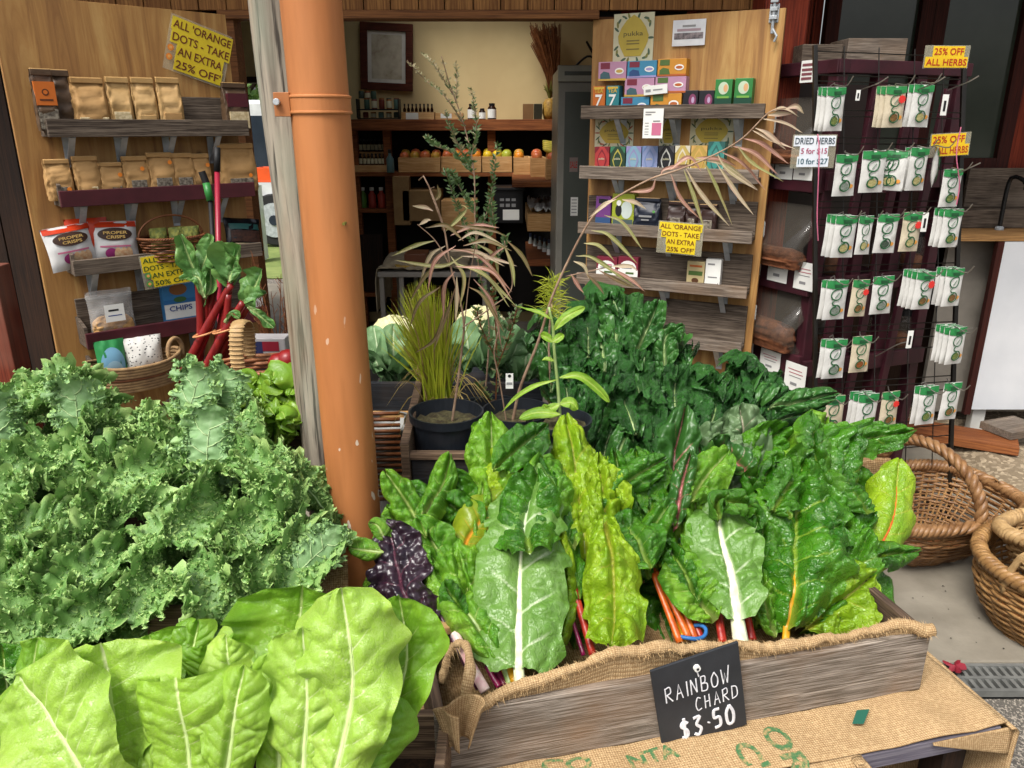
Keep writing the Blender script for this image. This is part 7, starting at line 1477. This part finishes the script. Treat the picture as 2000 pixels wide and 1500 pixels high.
# ---------------------------------------------------------------- frilly lettuce in a log box, rhubarb, picnic basket
fl = thing('frilly_lettuce', 'bright green frilly lettuce beside the kale heap, in front of the timber post', 'lettuce', P(520, 850, 1.66))
g = random.Random(5)
for i in range(26):
    x, y = g.uniform(470, 585), g.uniform(735, 825); b = (525 + (x - 525) * .4, y + 70); lay = g.uniform(-.03, .05) + (y - 780) * -.0006
    addleaf(fl, [b, ((b[0] + x) / 2, y + 20), (x, y, -.02), (x + g.uniform(-12, 12), y + 14, -.04)], g.uniform(24, 36), G_fr, lay, None, prof=SP, cup=-.4, ruf=(.016, 26), puck=(.004, .014), seed=80 + i, Yf=lambda a, b, l: 1.64 + l, nu=25, nv=50, lob=.25)
q = P(568, 850, 1.68); m = MB(); m.box(-.05, .055, 0, .3, -.17, .0, W_old); tag(m.build('lettuce_box', loc=(q.x, 1.66, q.z + .03), rz=-.2, bevel=.004), 'rough timber block box under the frilly lettuce', 'box')
def rY(px, py, l): return 2.05 + l
def rhub(label, px, py, stalks, leaves, band):
    t = thing('rhubarb_bunch', label, 'rhubarb', P(px, py, 2.05), 0, 'rhubarb bunches')
    for i, (p, l) in enumerate(stalks): 
        s = MB(); q = cat([P(a, b, rY(a, b, l)) for a, b in p], 20); s.tube(q, np.linspace(.0135, .0095, 20), ST['rhubarb'], k=10, flat=.75, flatdir=(0, 1, 0)); put(s, t, 'stalk')
    for i, (p, hw, l) in enumerate(leaves): addleaf(t, p, hw * .72, G_rhu, l, 'green', .004, vary=.3, cup=.8, ruf=(.016, 9), puck=(.006, .03), seed=120 + i, Yf=rY, nu=25, nv=50, lob=.3, prof=[(0, .2), (.15, .5), (.5, 1), (.8, .9), (1, .3)])
    a, b, l = band; c = P(a, b, rY(a, b, l)); m = MB(); m.tube([c + Vector((.03 * math.cos(x), .022 * math.sin(x), .008 * math.cos(x))) for x in np.linspace(0, 6.283, 24)[:-1]], .003, plain('tan_rubber', '#c78a5a', .5), k=6, closed=True); put(m, t, 'rubber_band'); return t
rhub('rhubarb bunch with stalks leaning left, its leaves up against the green sign', 400, 740, [([(350, 745), (395, 655), (440, 575), (452, 556)], 0), ([(386, 745), (392, 650), (388, 560), (387, 545)], .02), ([(372, 745), (398, 650), (402, 575)], .03), ([(362, 745), (400, 660), (428, 590)], .01), ([(378, 745), (402, 640), (420, 560)], .035)], [([(388, 552), (372, 510), (352, 458)], 26, 0), ([(390, 550), (405, 505), (415, 458)], 36, .02), ([(400, 580), (385, 540), (352, 545)], 16, -.01), ([(452, 558), (440, 510), (425, 480)], 36, .01), ([(398, 600), (412, 560), (408, 520)], 26, .03)], (399, 652, -.005))
rhub('rhubarb bunch with stalks leaning right over the basket handle', 430, 740, [([(388, 748), (432, 660), (475, 590)], -.03), ([(430, 745), (436, 650), (448, 560), (450, 548)], .01), ([(448, 745), (442, 660), (452, 600)], .02), ([(410, 748), (425, 670), (438, 600)], .02), ([(418, 748), (440, 640), (446, 575)], .0), ([(400, 748), (440, 670), (485, 598)], -.01)], [([(450, 550), (455, 510), (470, 478)], 42, 0), ([(450, 552), (435, 500), (432, 470)], 36, .01), ([(474, 592), (495, 560), (512, 525)], 34, -.02), ([(470, 590), (498, 580), (518, 570)], 24, -.03), ([(484, 600), (510, 620), (535, 640)], 20, -.03), ([(438, 630), (452, 612), (468, 622)], 14, -.04)], (438, 645, -.03))
q = P(520, 745, 1.95); pw = thing('picnic_basket', 'wicker picnic basket with a banded cane handle holding red fruit behind the lettuce', 'basket', (q.x - .0, 1.98, q.z - .09)); m = MB(); weave(m, .135, .09, .13, 12, mat('pinkish_wicker', '#b07a55', '#8a5638', rough=.5, vs=28), .9, 20, .005); m.build('woven_side', pw, smooth=True)
m = MB(); hp = cat([P(470, 745, 1.93) - pw.location, P(462, 690, 1.93) - pw.location, P(463, 640, 1.95) - pw.location, P(474, 628, 2.0) - pw.location, P(484, 645, 2.05) - pw.location, P(487, 700, 2.06) - pw.location], 60); m.tube(hp, .018, M_wick_p, k=10, flat=.35, flatdir=(0, 1, 0))
for i in range(2, 58, 1):
    if i % 2: m.tube([hp[i] + np.array((.019 * math.cos(x), .0085 * math.sin(x), 0)) for x in np.linspace(0, 6.283, 12)[:-1]], .0022, M_wick_p, k=4, closed=True)
m.build('handle', pw, smooth=True)
for i, (x, y) in enumerate(((565, 705), (578, 720), (548, 712))): o = fruit_mesh(.03, mat('dark_red_fruit', '#8a1d1d', '#6b1414', rough=.35, vs=5)).build('red_fruit', smooth=True, loc=P(x, y + 20, 1.95)); tag(o, ('red fruit at the front of the picnic basket', 'red fruit beside the timber post in the picnic basket', 'red fruit nearest the cane handle')[i], 'fruit', 'red fruit in the picnic basket')
m = MB(); m.box(-.07, .07, 0, .06, 0, .06, K('tin_white', '#a9a5a5')); m.rect(-.06, .0, .01, .05, -.001, K('tin_blue', '#2b2f52')); m.rect(.0, .05, .02, .05, -.0012, K('tin_red', '#8a2030')); tag(m.build('small_carton', loc=P(515, 698, 2.25), bevel=.003), 'small dark printed carton behind the picnic basket', 'box')
# stand behind carrying rhubarb and basket
m = MB(); zz = P(420, 748, 2.05).z; x0, x1 = P(350, 748, 2.0).x, P(590, 748, 2.0).x; m.box(x0, x1, 1.88, 2.3, zz - .03, zz - .002, W_dark)
for x in (x0 + .02, x1 - .06):
    for y in (1.9, 2.25): m.box(x, x + .04, y, y + .04, 0, zz - .031, W_dark)
tag(m.build('low_stand'), 'dark timber stand under the rhubarb and picnic basket', 'stand')
# ---------------------------------------------------------------- middle: cauliflower shelf, pots, plants
zc_ = P(775, 735, 2.35).z; t = thing('produce_stand', 'black painted stand carrying cauliflowers behind the potted grass', 'stand', (P(800, 740, 2.3).x, 2.28, 0)); M_bp = wood('black_painted_wood', ['#16181c', '#23262b', '#2c3036'], axis=0, sc=.8, knots='#5a4a3a')
x0, x1 = P(712, 740, 2.3).x - t.location.x, P(1060, 740, 2.3).x - t.location.x; zb_ = P(775, 798, 2.3).z
m = MB(); m.box(x0, x1, -.0, .02, zb_, zc_, M_bp); m.build('front_board', t, bevel=.002); m = MB(); m.box(x0, x1, .021, .42, zb_, zb_ + .02, M_bp); m.build('shelf', t); m = MB(); m.box(x0, x1, -.01, .03, zb_ - .03, zb_ - .001, W_box); m.build('rail', t, bevel=.002)
for px in (752, 778, 1040):
    x = P(px, 850, 2.3).x - t.location.x; m = MB(); m.box(x - .015, x + .015, .0, .03, 0, zb_ - .031, W_old); m.build('leg', t, bevel=.002)
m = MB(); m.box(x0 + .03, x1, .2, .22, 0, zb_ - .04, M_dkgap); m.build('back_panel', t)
p = P(762, 890, 2.2); m = MB(); m.lathe([(.05, -.35), (.075, .1), (.08, .1), (.08, .12), (.07, .12)], plain('white_bucket_plastic', '#9c9c98', .4), 24); tag(m.build('white_bucket', loc=(p.x, 2.2, p.z), smooth=True), 'pale grey bucket on the ground between pipe and pot crate', 'bucket')
big_b = MB(); 
for i in range(16): big_b.tube([(-.05, 0, i * .018), (.06, 0, i * .018 + .002)], .006, M_wick_d, k=5)
p = P(742, 960, 2.0); tag(big_b.build('wicker_screen', loc=(p.x, 2.05, p.z - .05), smooth=True), 'dark wicker panel just right of the orange pipe', 'wicker')
M_curd = mat('cauliflower_curd', '#d8d2a8', '#c3bf8a', rough=.7, vs=40, bump=.8, bs=140); G_cau = leafmat('cauliflower_leaf', '#7fa070', '#6a9060', '#c9d8b0', rough=.5, trans=.15, nz=10)
def cauli(label, px, py, r, seed, green=False):
    t = thing('cauliflower', label, 'cauliflower', P(px, py, 2.42), 0, 'cauliflowers on the black stand'); g = random.Random(seed); u, v = np.meshgrid(np.linspace(.02, math.pi - .02, 40), np.linspace(0, 2 * math.pi, 60), indexing='ij'); R_ = r * .8 * (1 + .12 * np.abs(vn(u * 5, v * 4, seed)) + .06 * np.abs(vn(u * 12, v * 10, seed + 1)))
    m = MB(); m.grid(np.stack([R_ * np.sin(u) * np.cos(v), R_ * np.sin(u) * np.sin(v), R_ * np.cos(u)], 2), G_cau if green else M_curd, {'vein': np.zeros(u.size), 'tone': np.full(u.size, .4)}); m.build('head', t, smooth=True)
    for i in range(9):
        a = i * .7 + g.uniform(-.2, .2); x, z = math.cos(a), math.sin(a) * .8; c = t.location
        sp = [c + Vector((x * r * .3, -.02, -r * .8)), c + Vector((x * r * .9, -r * .85, -r * .4 + z * r * .2)), c + Vector((x * r * 1.15, -r * .75, z * r * .5)), c + Vector((x * r * 1.3, -r * .6, z * r * .95))]
        m = MB(); V, ve, to, _ = leafgrid(sp, Vector((x, -.8, z * .4)), r * .5, OV, 21, 36, .5, (.008, 9), (.004, .03), 5, .1, seed + i); m.grid(V, G_cau, {'vein': ve, 'tone': to}); put(m, t, 'leaf')
cauli('cream cauliflower right beside the orange pipe', 772, 668, .10, 1); cauli('cream cauliflower behind the long narrow leaves', 940, 655, .11, 2); cauli('pale green cabbage at the right end of the cauliflower stand', 1015, 690, .085, 3, True)
cauli('half hidden cauliflower leaves low behind the potted grass', 790, 720, .06, 4, True)
# pot crate
zt_ = P(872, 897, 1.62).z; x0, x1 = P(804, 905, 1.62).x, P(1075, 905, 1.62).x
pc = thing('pot_crate', 'black painted wooden crate with worn edges holding the nursery pots', 'crate', (x0, 1.62, zt_ - .16)); m = MB(); m.box(0, x1 - x0, 0, .018, 0, .16, M_bp); m.build('front_board', pc, bevel=.003); m = MB(); m.box(-.02, x1 - x0, -.008, .012, .161, .178, W_old); m.box(0, .3, -.006, -.001, .05, .075, W_box); m.build('worn_rail', pc, bevel=.002)
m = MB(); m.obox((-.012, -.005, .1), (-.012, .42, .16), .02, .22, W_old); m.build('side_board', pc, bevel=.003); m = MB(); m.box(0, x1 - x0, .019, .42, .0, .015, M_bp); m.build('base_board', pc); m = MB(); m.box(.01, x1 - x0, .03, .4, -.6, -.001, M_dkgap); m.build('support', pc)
M_pot = mat('nursery_pot_plastic', '#1d2127', '#2a2f36', rough=.4, vs=8, bump=.08, lo=.4, hi=.7); M_soil = mat('potting_soil', '#5a5538', '#3a3222', rough=1, vs=60, bump=1, bs=90)
def pot(par, r, h):
    m = MB(); m.lathe([(0, 0), (r * .78, 0), (r * .8, .004), (r * .97, h * .86), (r * .97, h * .865), (r * 1.04, h * .87), (r * 1.05, h), (r * 1.0, h), (r * .95, h * .8), (r * .9, h * .7)], M_pot, 40); m.build('pot', par, smooth=False)
    u, v = np.meshgrid(np.linspace(0, 1, 14), np.linspace(0, 2 * math.pi, 30), indexing='ij'); m = MB(); m.grid(np.stack([u * r * .93 * np.cos(v), u * r * .93 * np.sin(v), h * .80 + .006 * vn(u * 9, v * 5, 3)], 2), M_soil); m.build('soil', par, smooth=True)
G_gr = mat('grass_blade_yellow_green', '#8f9f22', '#a9ad2c', rough=.5, vs=20, bump=0); G_gr2 = mat('grass_blade_tan', '#b09a5a', '#8f7a3f', rough=.6, vs=20, bump=0)
def blade(m, pts, w, mt, n=7, face=(0, -1, .2)):
    c = cat(pts, n); f = np.array(face); T = np.gradient(c, axis=0); B = np.cross(T, f); B /= np.linalg.norm(B, axis=1, keepdims=True) + 1e-9; ww = w * np.interp(np.linspace(0, 1, n), [0, .25, .6, 1], [.6, 1, .8, .06])[:, None]; nrm = np.cross(B, T); nrm /= np.linalg.norm(nrm, axis=1, keepdims=True) + 1e-9
    m.grid(np.stack([c - B * ww, c + nrm * ww * .25, c + B * ww], 1), mt)
g = random.Random(9); gp_ = thing('potted_grass', 'yellow green grass tussock in a black nursery pot', 'potted plant', P(858, 905, 1.90), 0, 'potted plants in the black crate'); pot(gp_, .085, .13); B0 = P(862, 800, 1.90); m = MB()
for i in range(560):
    tx = 828 + g.gauss(0, 36); ty = g.uniform(540, 650) + abs(tx - 825) * .45; a = B0 + Vector((g.gauss(0, .014), g.gauss(0, .02), 0)); e = P(tx, ty, 1.9 + g.uniform(-.09, .12)); md = a.lerp(e, .5) + Vector(((e.x - a.x) * -.10, 0, .006)); blade(m, [a, md, e], .0021, G_gr if g.random() < .86 else G_gr2)
for i in range(26):
    a = B0 + Vector((g.gauss(0, .02), g.gauss(0, .02), 0)); tx = 862 + g.choice((-1, 1)) * g.uniform(40, 110); e = P(tx, g.uniform(720, 900), 1.85 + g.uniform(-.1, .05)); blade(m, [a, a.lerp(e, .5) + Vector((0, 0, .08)), e], .0014, G_gr2, 9)
put(m, gp_, 'grass_blades', smooth=False)
# wattle seedlings with long drooping leaves
M_tw = mat('twig_bark', '#a58a72', '#7f6450', rough=.7, vs=40); M_la = {'pink': leafmat('pinkish_long_leaf', '#a87a6c', '#956a58', '#c09a88', rough=.45, trans=.2, edge='#9a8a5a', nz=12), 'green': leafmat('greyish_green_long_leaf', '#7f8a4a', '#94945a', '#b0a57a', rough=.45, trans=.2, edge='#a87a62', nz=12), 'pale': leafmat('pale_long_leaf', '#b8a58c', '#a39a70', '#c9b59a', rough=.45, trans=.2, edge='#b98a80', nz=12), 'dark': leafmat('dusky_long_leaf', '#5f4a38', '#6f6a3a', '#8a6a50', rough=.45, trans=.15, nz=12)}
def longleaf(m, pts, Y, w, kind, seed):
    V, ve, to, _ = leafgrid([P(p[0], p[1], Y + (p[2] if len(p) > 2 else 0)) for p in pts], Vector((.2, -.9, .4)), w, LA, 7, 18, .7, (.001, 8), (0, .02), 2, 0, seed, .0012, twist=.6 * math.sin(seed * 3.1)); m.grid(V, M_la[kind], {'vein': ve, 'tone': to})
wp = thing('potted_wattle', 'sapling with long drooping reddish leaves in the nearest black pot', 'potted plant', P(875, 915, 1.72), 0, 'potted plants in the black crate'); pot(wp, .085, P(875, 802, 1.72).z - P(875, 915, 1.72).z)
m = MB()
for p, r in (([(882, 832), (900, 700), (905, 620), (880, 520), (868, 450), (850, 395), (828, 345), (818, 352)], .0032), ([(880, 520), (850, 470), (815, 438)], .0016), ([(868, 450), (850, 400), (840, 372), (848, 365)], .0014), ([(903, 640), (960, 600), (1000, 560), (985, 470)], .0018), ([(905, 660), (915, 560), (930, 470)], .0015)): m.tube(cat([P(x, y, 1.72 + .02 * math.sin(y)) for x, y in p], 30), np.linspace(r, r * .5, 30), M_tw, k=6)
put(m, wp, 'stem'); m = MB(); g = random.Random(12)
for i, (a, b, c, k) in enumerate((((905, 500), (860, 520), (770, 508), 'green'), ((880, 486), (935, 500), (1000, 570), 'pink'), ((878, 490), (930, 492), (985, 520), 'pale'), ((884, 512), (950, 540), (995, 600), 'green'), ((890, 520), (960, 530), (1000, 585), 'pink'), ((888, 530), (868, 560), (866, 625), 'pink'), ((892, 540), (892, 580), (890, 630), 'pale'), ((870, 480), (840, 500), (820, 550), 'pale'), ((860, 510), (830, 540), (800, 590), 'dark'), ((850, 470), (810, 480), (765, 500), 'green'), ((890, 440), (960, 450), (990, 462), 'dark'), ((880, 460), (930, 440), (975, 445), 'pink'), ((870, 452), (910, 410), (900, 400), 'green'), ((846, 412), (830, 405), (805, 402), 'pale'), ((842, 430), (835, 430), (818, 440), 'pale'), ((845, 395), (858, 380), (854, 360), 'dark'), ((905, 480), (950, 470), (1000, 490), 'dark'), ((900, 500), (960, 505), (1010, 520), 'pale'), ((915, 560), (945, 580), (985, 650), 'dark'), ((925, 545), (960, 590), (980, 680), 'pink'), ((860, 560), (820, 590), (800, 640), 'dark'), ((870, 600), (850, 660), (810, 690), 'dark'), ((890, 560), (870, 620), (845, 690), 'dark'), ((880, 500), (905, 540), (898, 600), 'green'), ((985, 480), (1000, 520), (1005, 560), 'green'), ((990, 480), (960, 500), (930, 540), 'pink'), ((990, 470), (1020, 500), (1040, 540), 'dark'), ((905, 470), (870, 440), (830, 445), 'dark'), ((930, 475), (965, 500), (975, 545), 'green'), ((895, 470), (930, 455), (985, 480), 'pale'), ((890, 480), (850, 510), (835, 570), 'pink'), ((930, 520), (970, 560), (1010, 600), 'green'))):
    longleaf(m, [a, b, c], 1.70 + g.uniform(-.08, .08), .0052, k, i)
put(m, wp, 'foliage')
ar = thing('potted_sapling', 'sapling arching far to the right with rows of narrow pinkish leaves', 'potted plant', P(1010, 905, 1.80), 0, 'potted plants in the black crate'); pot(ar, .085, P(1010, 800, 1.8).z - P(1010, 905, 1.8).z)
AP = [(1000, 830), (1015, 760), (1050, 670), (1075, 590), (1100, 530), (1135, 460), (1165, 415), (1205, 385), (1270, 350), (1330, 330), (1400, 300), (1450, 270), (1490, 230), (1510, 215), (1535, 212)]; AC = cat([P(x, y, 1.80 - (x - 1000) * .0003) for x, y in AP], 90); m = MB(); m.tube(AC, np.linspace(.0042, .0012, 90), M_tw, k=7)
m.tube(cat([P(990, 830, 1.8), P(975, 740, 1.8), P(965, 690, 1.8), P(975, 640, 1.8)], 14), .002, M_tw, k=5); m.tube(cat([P(1105, 540, 1.78), P(1150, 530, 1.77), P(1195, 520, 1.77)], 10), .0014, M_tw, k=5)
put(m, ar, 'stem'); m = MB()
AL = [((1535, 212), (1555, 208), (1570, 222), 'pale'), ((1505, 218), (1530, 212), (1560, 228), 'pale'), ((1500, 225), (1530, 222), (1548, 222), 'pale'), ((1490, 232), (1530, 240), (1568, 260), 'pale'), ((1475, 250), (1500, 262), (1535, 292), 'pale'), ((1470, 255), (1510, 275), (1555, 292), 'pale'), ((1450, 270), (1490, 282), (1540, 320), 'pink'), ((1440, 285), (1470, 320), (1530, 355), 'green'), ((1430, 285), (1475, 300), (1520, 342), 'pink'), ((1405, 295), (1450, 320), (1495, 372), 'pink'), ((1400, 300), (1420, 330), (1480, 372), 'pale'), ((1370, 312), (1420, 325), (1480, 370), 'pale'), ((1360, 308), (1400, 310), (1440, 325), 'pink'), ((1375, 315), (1400, 370), (1430, 440), 'green'), ((1335, 330), (1350, 370), (1375, 445), 'green'), ((1310, 330), (1345, 308), (1370, 335), 'pink'), ((1340, 330), (1370, 380), (1425, 442), 'pale'), ((1310, 340), (1330, 390), (1375, 435), 'pink'), ((1400, 320), (1440, 380), (1472, 420), 'pale'), ((1290, 345), (1300, 330), (1365, 322), 'pink'), ((1215, 390), (1240, 395), (1262, 408), 'pale'), ((1180, 420), (1215, 435), (1255, 488), 'green'), ((1155, 450), (1190, 460), (1245, 515), 'green'), ((1140, 475), (1170, 480), (1200, 510), 'green'), ((1125, 500), (1160, 505), (1240, 560), 'green'), ((1120, 510), (1140, 520), (1150, 545), 'pale'), ((1195, 520), (1230, 520), (1245, 528), 'pale'), ((1190, 523), (1230, 545), (1260, 570), 'pink'), ((1170, 528), (1200, 545), (1238, 562), 'dark'), ((1145, 535), (1165, 555), (1180, 575), 'dark'), ((1115, 535), (1130, 560), (1140, 572), 'pink'), ((1205, 388), (1180, 400), (1150, 425), 'pale'), ((1280, 350), (1270, 370), (1230, 375), 'pink')]
for i, (a, b, c, k) in enumerate(AL): longleaf(m, [a, b, c], 1.80 - (a[0] - 1000) * .0003, .0056, k, i + 40)
put(m, ar, 'foliage'); p = P(995, 742, 1.74); m = MB(); m.box(-.009, .009, 0, .001, -.022, .016, M_white); m.ell(0, .01, .004, .004, -.001, M_ink, 12); m.rect(-.007, .007, -.012, -.006, -.001, gi); m.v = [v + np.array(p - ar.location) for v in m.v]; m.build('plant_tag', ar)
# tall fine shrub
sh_ = thing('potted_shrub', 'tall fine leaved shrub rising before the framed picture and shelves', 'potted plant', P(945, 870, 2.05), 0, 'potted plants in the black crate'); pot(sh_, .08, .12); m = MB(); f = MB(); G_ti = leafmat('tiny_shrub_leaf', '#5f7a45', '#4d6a38', '#8f9a6a', rough=.45, trans=.2, nz=20); G_tp = leafmat('tiny_pale_leaf', '#a89a74', '#8f8f5f', '#b5a58a', rough=.45, trans=.2, nz=20); g = random.Random(31)
BR_ = [([(945, 800), (955, 640), (935, 520), (928, 430), (925, 330), (905, 240), (880, 170), (862, 110)], .003), ([(925, 340), (885, 300), (850, 285), (832, 268)], .0016), ([(928, 420), (900, 370), (880, 335)], .0014), ([(920, 310), (930, 250), (925, 200), (918, 172)], .0014), ([(930, 470), (955, 400), (965, 330), (972, 278)], .0018), ([(908, 245), (870, 190), (830, 155), (795, 118)], .0016), ([(885, 185), (850, 130), (825, 105)], .0012), ([(890, 200), (892, 150), (890, 118)], .001), ([(935, 500), (900, 420), (875, 350), (868, 330)], .0016), ([(938, 540), (980, 490), (988, 460)], .0014), ([(940, 560), (985, 640), (1000, 610)], .0012), ([(925, 330), (905, 300), (880, 250), (868, 215)], .0013), ([(945, 480), (962, 440), (960, 395)], .0014)]
for p, r in BR_:
    c = cat([P(x, y, 2.02 + .03 * math.sin(x * .1)) for x, y in p], 50); m.tube(c, np.linspace(r, r * .4, 50), M_tw, k=5); n = int(len(p) * 40)
    for i in range(n):
        k = g.uniform(.12 if r > .0025 else .05, 1); q = c[min(int(k * 49), 49)]; pyy = q[2]; hi = np.interp(pyy, [1.4, 1.62, 1.85], [1, .85, .35])
        if pyy < 1.18 and r > .0025 or g.random() > hi: continue
        a = g.uniform(0, 6.28); dv = Vector((math.cos(a), math.sin(a) * .7, .5 + g.uniform(-.3, .6))).normalized(); l = g.uniform(.010, .019) * (1 if pyy < 1.6 else .7); s_ = dv.cross(Vector((0, -1, .3))).normalized() * l * .16; q = Vector(q); f.add([q, q + dv * l * .45 + s_, q + dv * l, q + dv * l * .45 - s_], [(0, 1, 2, 3)], G_ti if pyy < 1.62 + g.uniform(-.1, .1) else G_tp, {'vein': np.zeros(4), 'tone': np.full(4, g.random())})
put(m, sh_, 'stem'); put(f, sh_, 'foliage', smooth=False)
# seedling with broad velvety leaves; needle tuft; small reddish seedling
se = thing('potted_seedling', 'seedling with a few broad bright green leaves on a pale upright stem', 'potted plant', P(1090, 900, 1.70), 0, 'potted plants in the black crate'); pot(se, .075, .11); m = MB(); m.tube(cat([P(1096, 850, 1.70), P(1090, 760, 1.7), P(1083, 690, 1.7), P(1080, 640, 1.7), P(1072, 600, 1.7)], 24), np.linspace(.0045, .003, 24), ST['green'], k=8); put(m, se, 'stem', True)
G_ve = leafmat('velvety_seedling_leaf', '#86ac2c', '#72a024', '#a5c04a', rough=.55, trans=.3, edge='#94b84a', nz=12); sY = lambda a, b, l: 1.69 + l
for i, (p, hw, l) in enumerate((([(1082, 645), (1105, 620), (1142, 600)], 16, -.02), ([(1078, 625), (1050, 610), (1008, 600)], 9, 0), ([(1080, 668), (1068, 660), (1055, 652)], 14, -.03), ([(1080, 668), (1092, 660), (1100, 652)], 13, -.03), ([(1090, 742), (1050, 752), (1010, 775), (980, 805)], 9, -.02), ([(1092, 738), (1130, 735), (1165, 758), (1190, 785)], 15, -.01), ([(1094, 790), (1115, 785), (1128, 800)], 20, 0), ([(1094, 790), (1070, 800), (1060, 790)], 15, 0), ([(1095, 810), (1050, 805), (1015, 818)], 20, -.01), ([(1085, 705), (1068, 700), (1058, 704)], 8, .01))): addleaf(se, p, hw * .62, G_ve, l, 'green', .0012, prof=LA if hw < 12 else OV, cup=.4, ruf=(.001, 10), puck=(.0015, .01), seed=150 + i, Yf=sY, nu=17, nv=30, lob=0, nvein=8)
ne = thing('potted_pine_seedling', 'tufted needle leaved seedling between the tall shrub and the arching sapling', 'potted plant', P(1080, 900, 1.95), 0, 'potted plants in the black crate'); pot(ne, .075, .11); m = MB(); m.tube(cat([P(1080, 820, 1.95), P(1072, 680, 1.95), P(1078, 590, 1.95)], 12), .003, M_tw, k=6); put(m, ne, 'stem'); m = MB()
for i in range(170):
    q = P(1078 + g.gauss(0, 8), g.uniform(545, 625), 1.95); a = g.uniform(-2.4, 2.4); l = g.uniform(.025, .055); e = q + Vector((math.sin(a) * l, g.uniform(-.03, .03), math.cos(a) * l * .8)); blade(m, [q, q.lerp(e, .5) + Vector((0, 0, .004)), e], .0009, G_gr, 5)
put(m, ne, 'needles', smooth=False)
rd = thing('potted_red_seedling', 'small dark leaved seedling with reddish twigs behind the white plant tag', 'potted plant', P(970, 860, 1.95), 0, 'potted plants in the black crate'); pot(rd, .06, .11); m = MB(); f = MB()
for p in ([(968, 800), (970, 680), (962, 560)], [(970, 720), (1000, 640), (1010, 600)], [(968, 700), (940, 640), (930, 600)], [(962, 790), (945, 770), (935, 750)]):
    c = cat([P(x, y, 1.92) for x, y in p], 30); m.tube(c, .0018, M_wick_d, k=5)
    for i in range(70):
        q = Vector(c[g.randint(4, 29)]); a = g.uniform(0, 6.28); dv = Vector((math.cos(a), math.sin(a) * .7, .6)).normalized(); l = g.uniform(.012, .022); s_ = dv.cross(Vector((0, -1, .3))).normalized() * l * .2; f.add([q, q + dv * l * .45 + s_, q + dv * l, q + dv * l * .45 - s_], [(0, 1, 2, 3)], M_la['dark'] if g.random() < .4 else G_ti, {'vein': np.zeros(4), 'tone': np.full(4, g.random())})
put(m, rd, 'stem'); put(f, rd, 'foliage', smooth=False)
# ---------------------------------------------------------------- silverbeet heap
gs = 'dark silverbeet bunches'
def sY2(a, b, l): return float(np.interp(b, [560, 900], [2.2, 1.82])) + l
SBP = [('dark crinkled silverbeet bunch tallest at the back, under the arching sapling', 1190, 760, [(1130, 610), (1180, 580), (1225, 575), (1160, 640), (1210, 625), (1255, 615), (1200, 675), (1150, 690), (1250, 660)]), ('dark crinkled silverbeet bunch left of the heap behind the seedling', 1130, 860, [(1060, 640), (1100, 660), (1070, 700), (1120, 720), (1150, 760), (1180, 800), (1130, 790), (1205, 820), (1060, 670)]), ('dark crinkled silverbeet bunch at the right of the heap', 1300, 840, [(1310, 665), (1340, 690), (1290, 700), (1370, 730), (1330, 740), (1270, 730), (1380, 770), (1300, 780), (1345, 790), (1250, 770), (1230, 730), (1280, 830), (1240, 840), (1330, 830)]), ('round dark silverbeet bunch before the maroon bin stand', 1460, 820, [(1425, 740), (1460, 710), (1495, 725), (1440, 770), (1485, 770), (1510, 760), (1400, 790), (1465, 800), (1430, 820), (1505, 800)])]
g = random.Random(77)
for bi, (lab, bx, by, tips) in enumerate(SBP):
    t = thing('silverbeet_bunch', lab, 'silverbeet', P(bx, by + 60, sY2(bx, by, .05)), 0, gs)
    tips = tips + [(x + g.uniform(-38, 38), y + g.uniform(-8, 34)) for x, y in tips]
    for i, (x, y) in enumerate(tips):
        l = g.uniform(-.04, .06) + .04 * (bi == 3); k = .35; b = (x + (bx - x) * k + g.uniform(-10, 10), y + 95 + g.uniform(0, 20)); md = ((x + b[0]) / 2 + g.uniform(-8, 8), (y + b[1]) / 2 - 5)
        addleaf(t, [b, md, (x, y), (x + g.uniform(-18, 18), y + 14, -.045)], g.uniform(30, 44), G_sb if g.random() < .85 else G_sbl, l, 'green', .004, cup=g.uniform(-.9, -.3), ruf=(.024, 15), puck=(.017, .017), seed=200 + bi * 40 + i, Yf=sY2, nu=31, nv=56, lob=.2, curl=g.uniform(-.6, .3))
    if bi == 0: addleaf(t, [(1240, 690), (1265, 640), (1285, 592)], 30, G_sbl, -.04, 'green', .003, cup=.7, seed=300, Yf=sY2)
    if bi == 2: addleaf(t, [(1300, 720), (1300, 660), (1335, 640)], 34, G_sbl, -.03, 'green', .003, cup=-.7, seed=301, Yf=sY2)
    if bi == 3: addleaf(t, [(1500, 800), (1550, 790), (1622, 768)], 26, G_sbl, -.03, 'green', .003, cup=-.4, seed=302, Yf=sY2); addleaf(t, [(1500, 830), (1560, 810), (1600, 790)], 22, G_sb, -.01, 'green', .003, seed=303, Yf=sY2)
m = MB(); x0, x1 = P(1050, 900, 1.9).x, P(1620, 860, 2.2).x; z_ = P(1300, 905, 1.85).z
q = thing('silverbeet_box', 'burlap lined box under the silverbeet, mostly hidden by leaves', 'box', ((x0 + x1) / 2, 1.78, 0)); w = x1 - x0
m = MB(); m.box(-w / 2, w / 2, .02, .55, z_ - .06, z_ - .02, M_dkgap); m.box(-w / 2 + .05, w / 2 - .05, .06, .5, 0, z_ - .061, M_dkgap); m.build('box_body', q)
def fsb(u, v): x = -w / 2 + w * u; y = .0 + .05 * v; z = z_ + .025 - .2 * (1 - v) + .01 * vn(x * 9, v * 4, 4); return np.stack([x, y, z], 2)
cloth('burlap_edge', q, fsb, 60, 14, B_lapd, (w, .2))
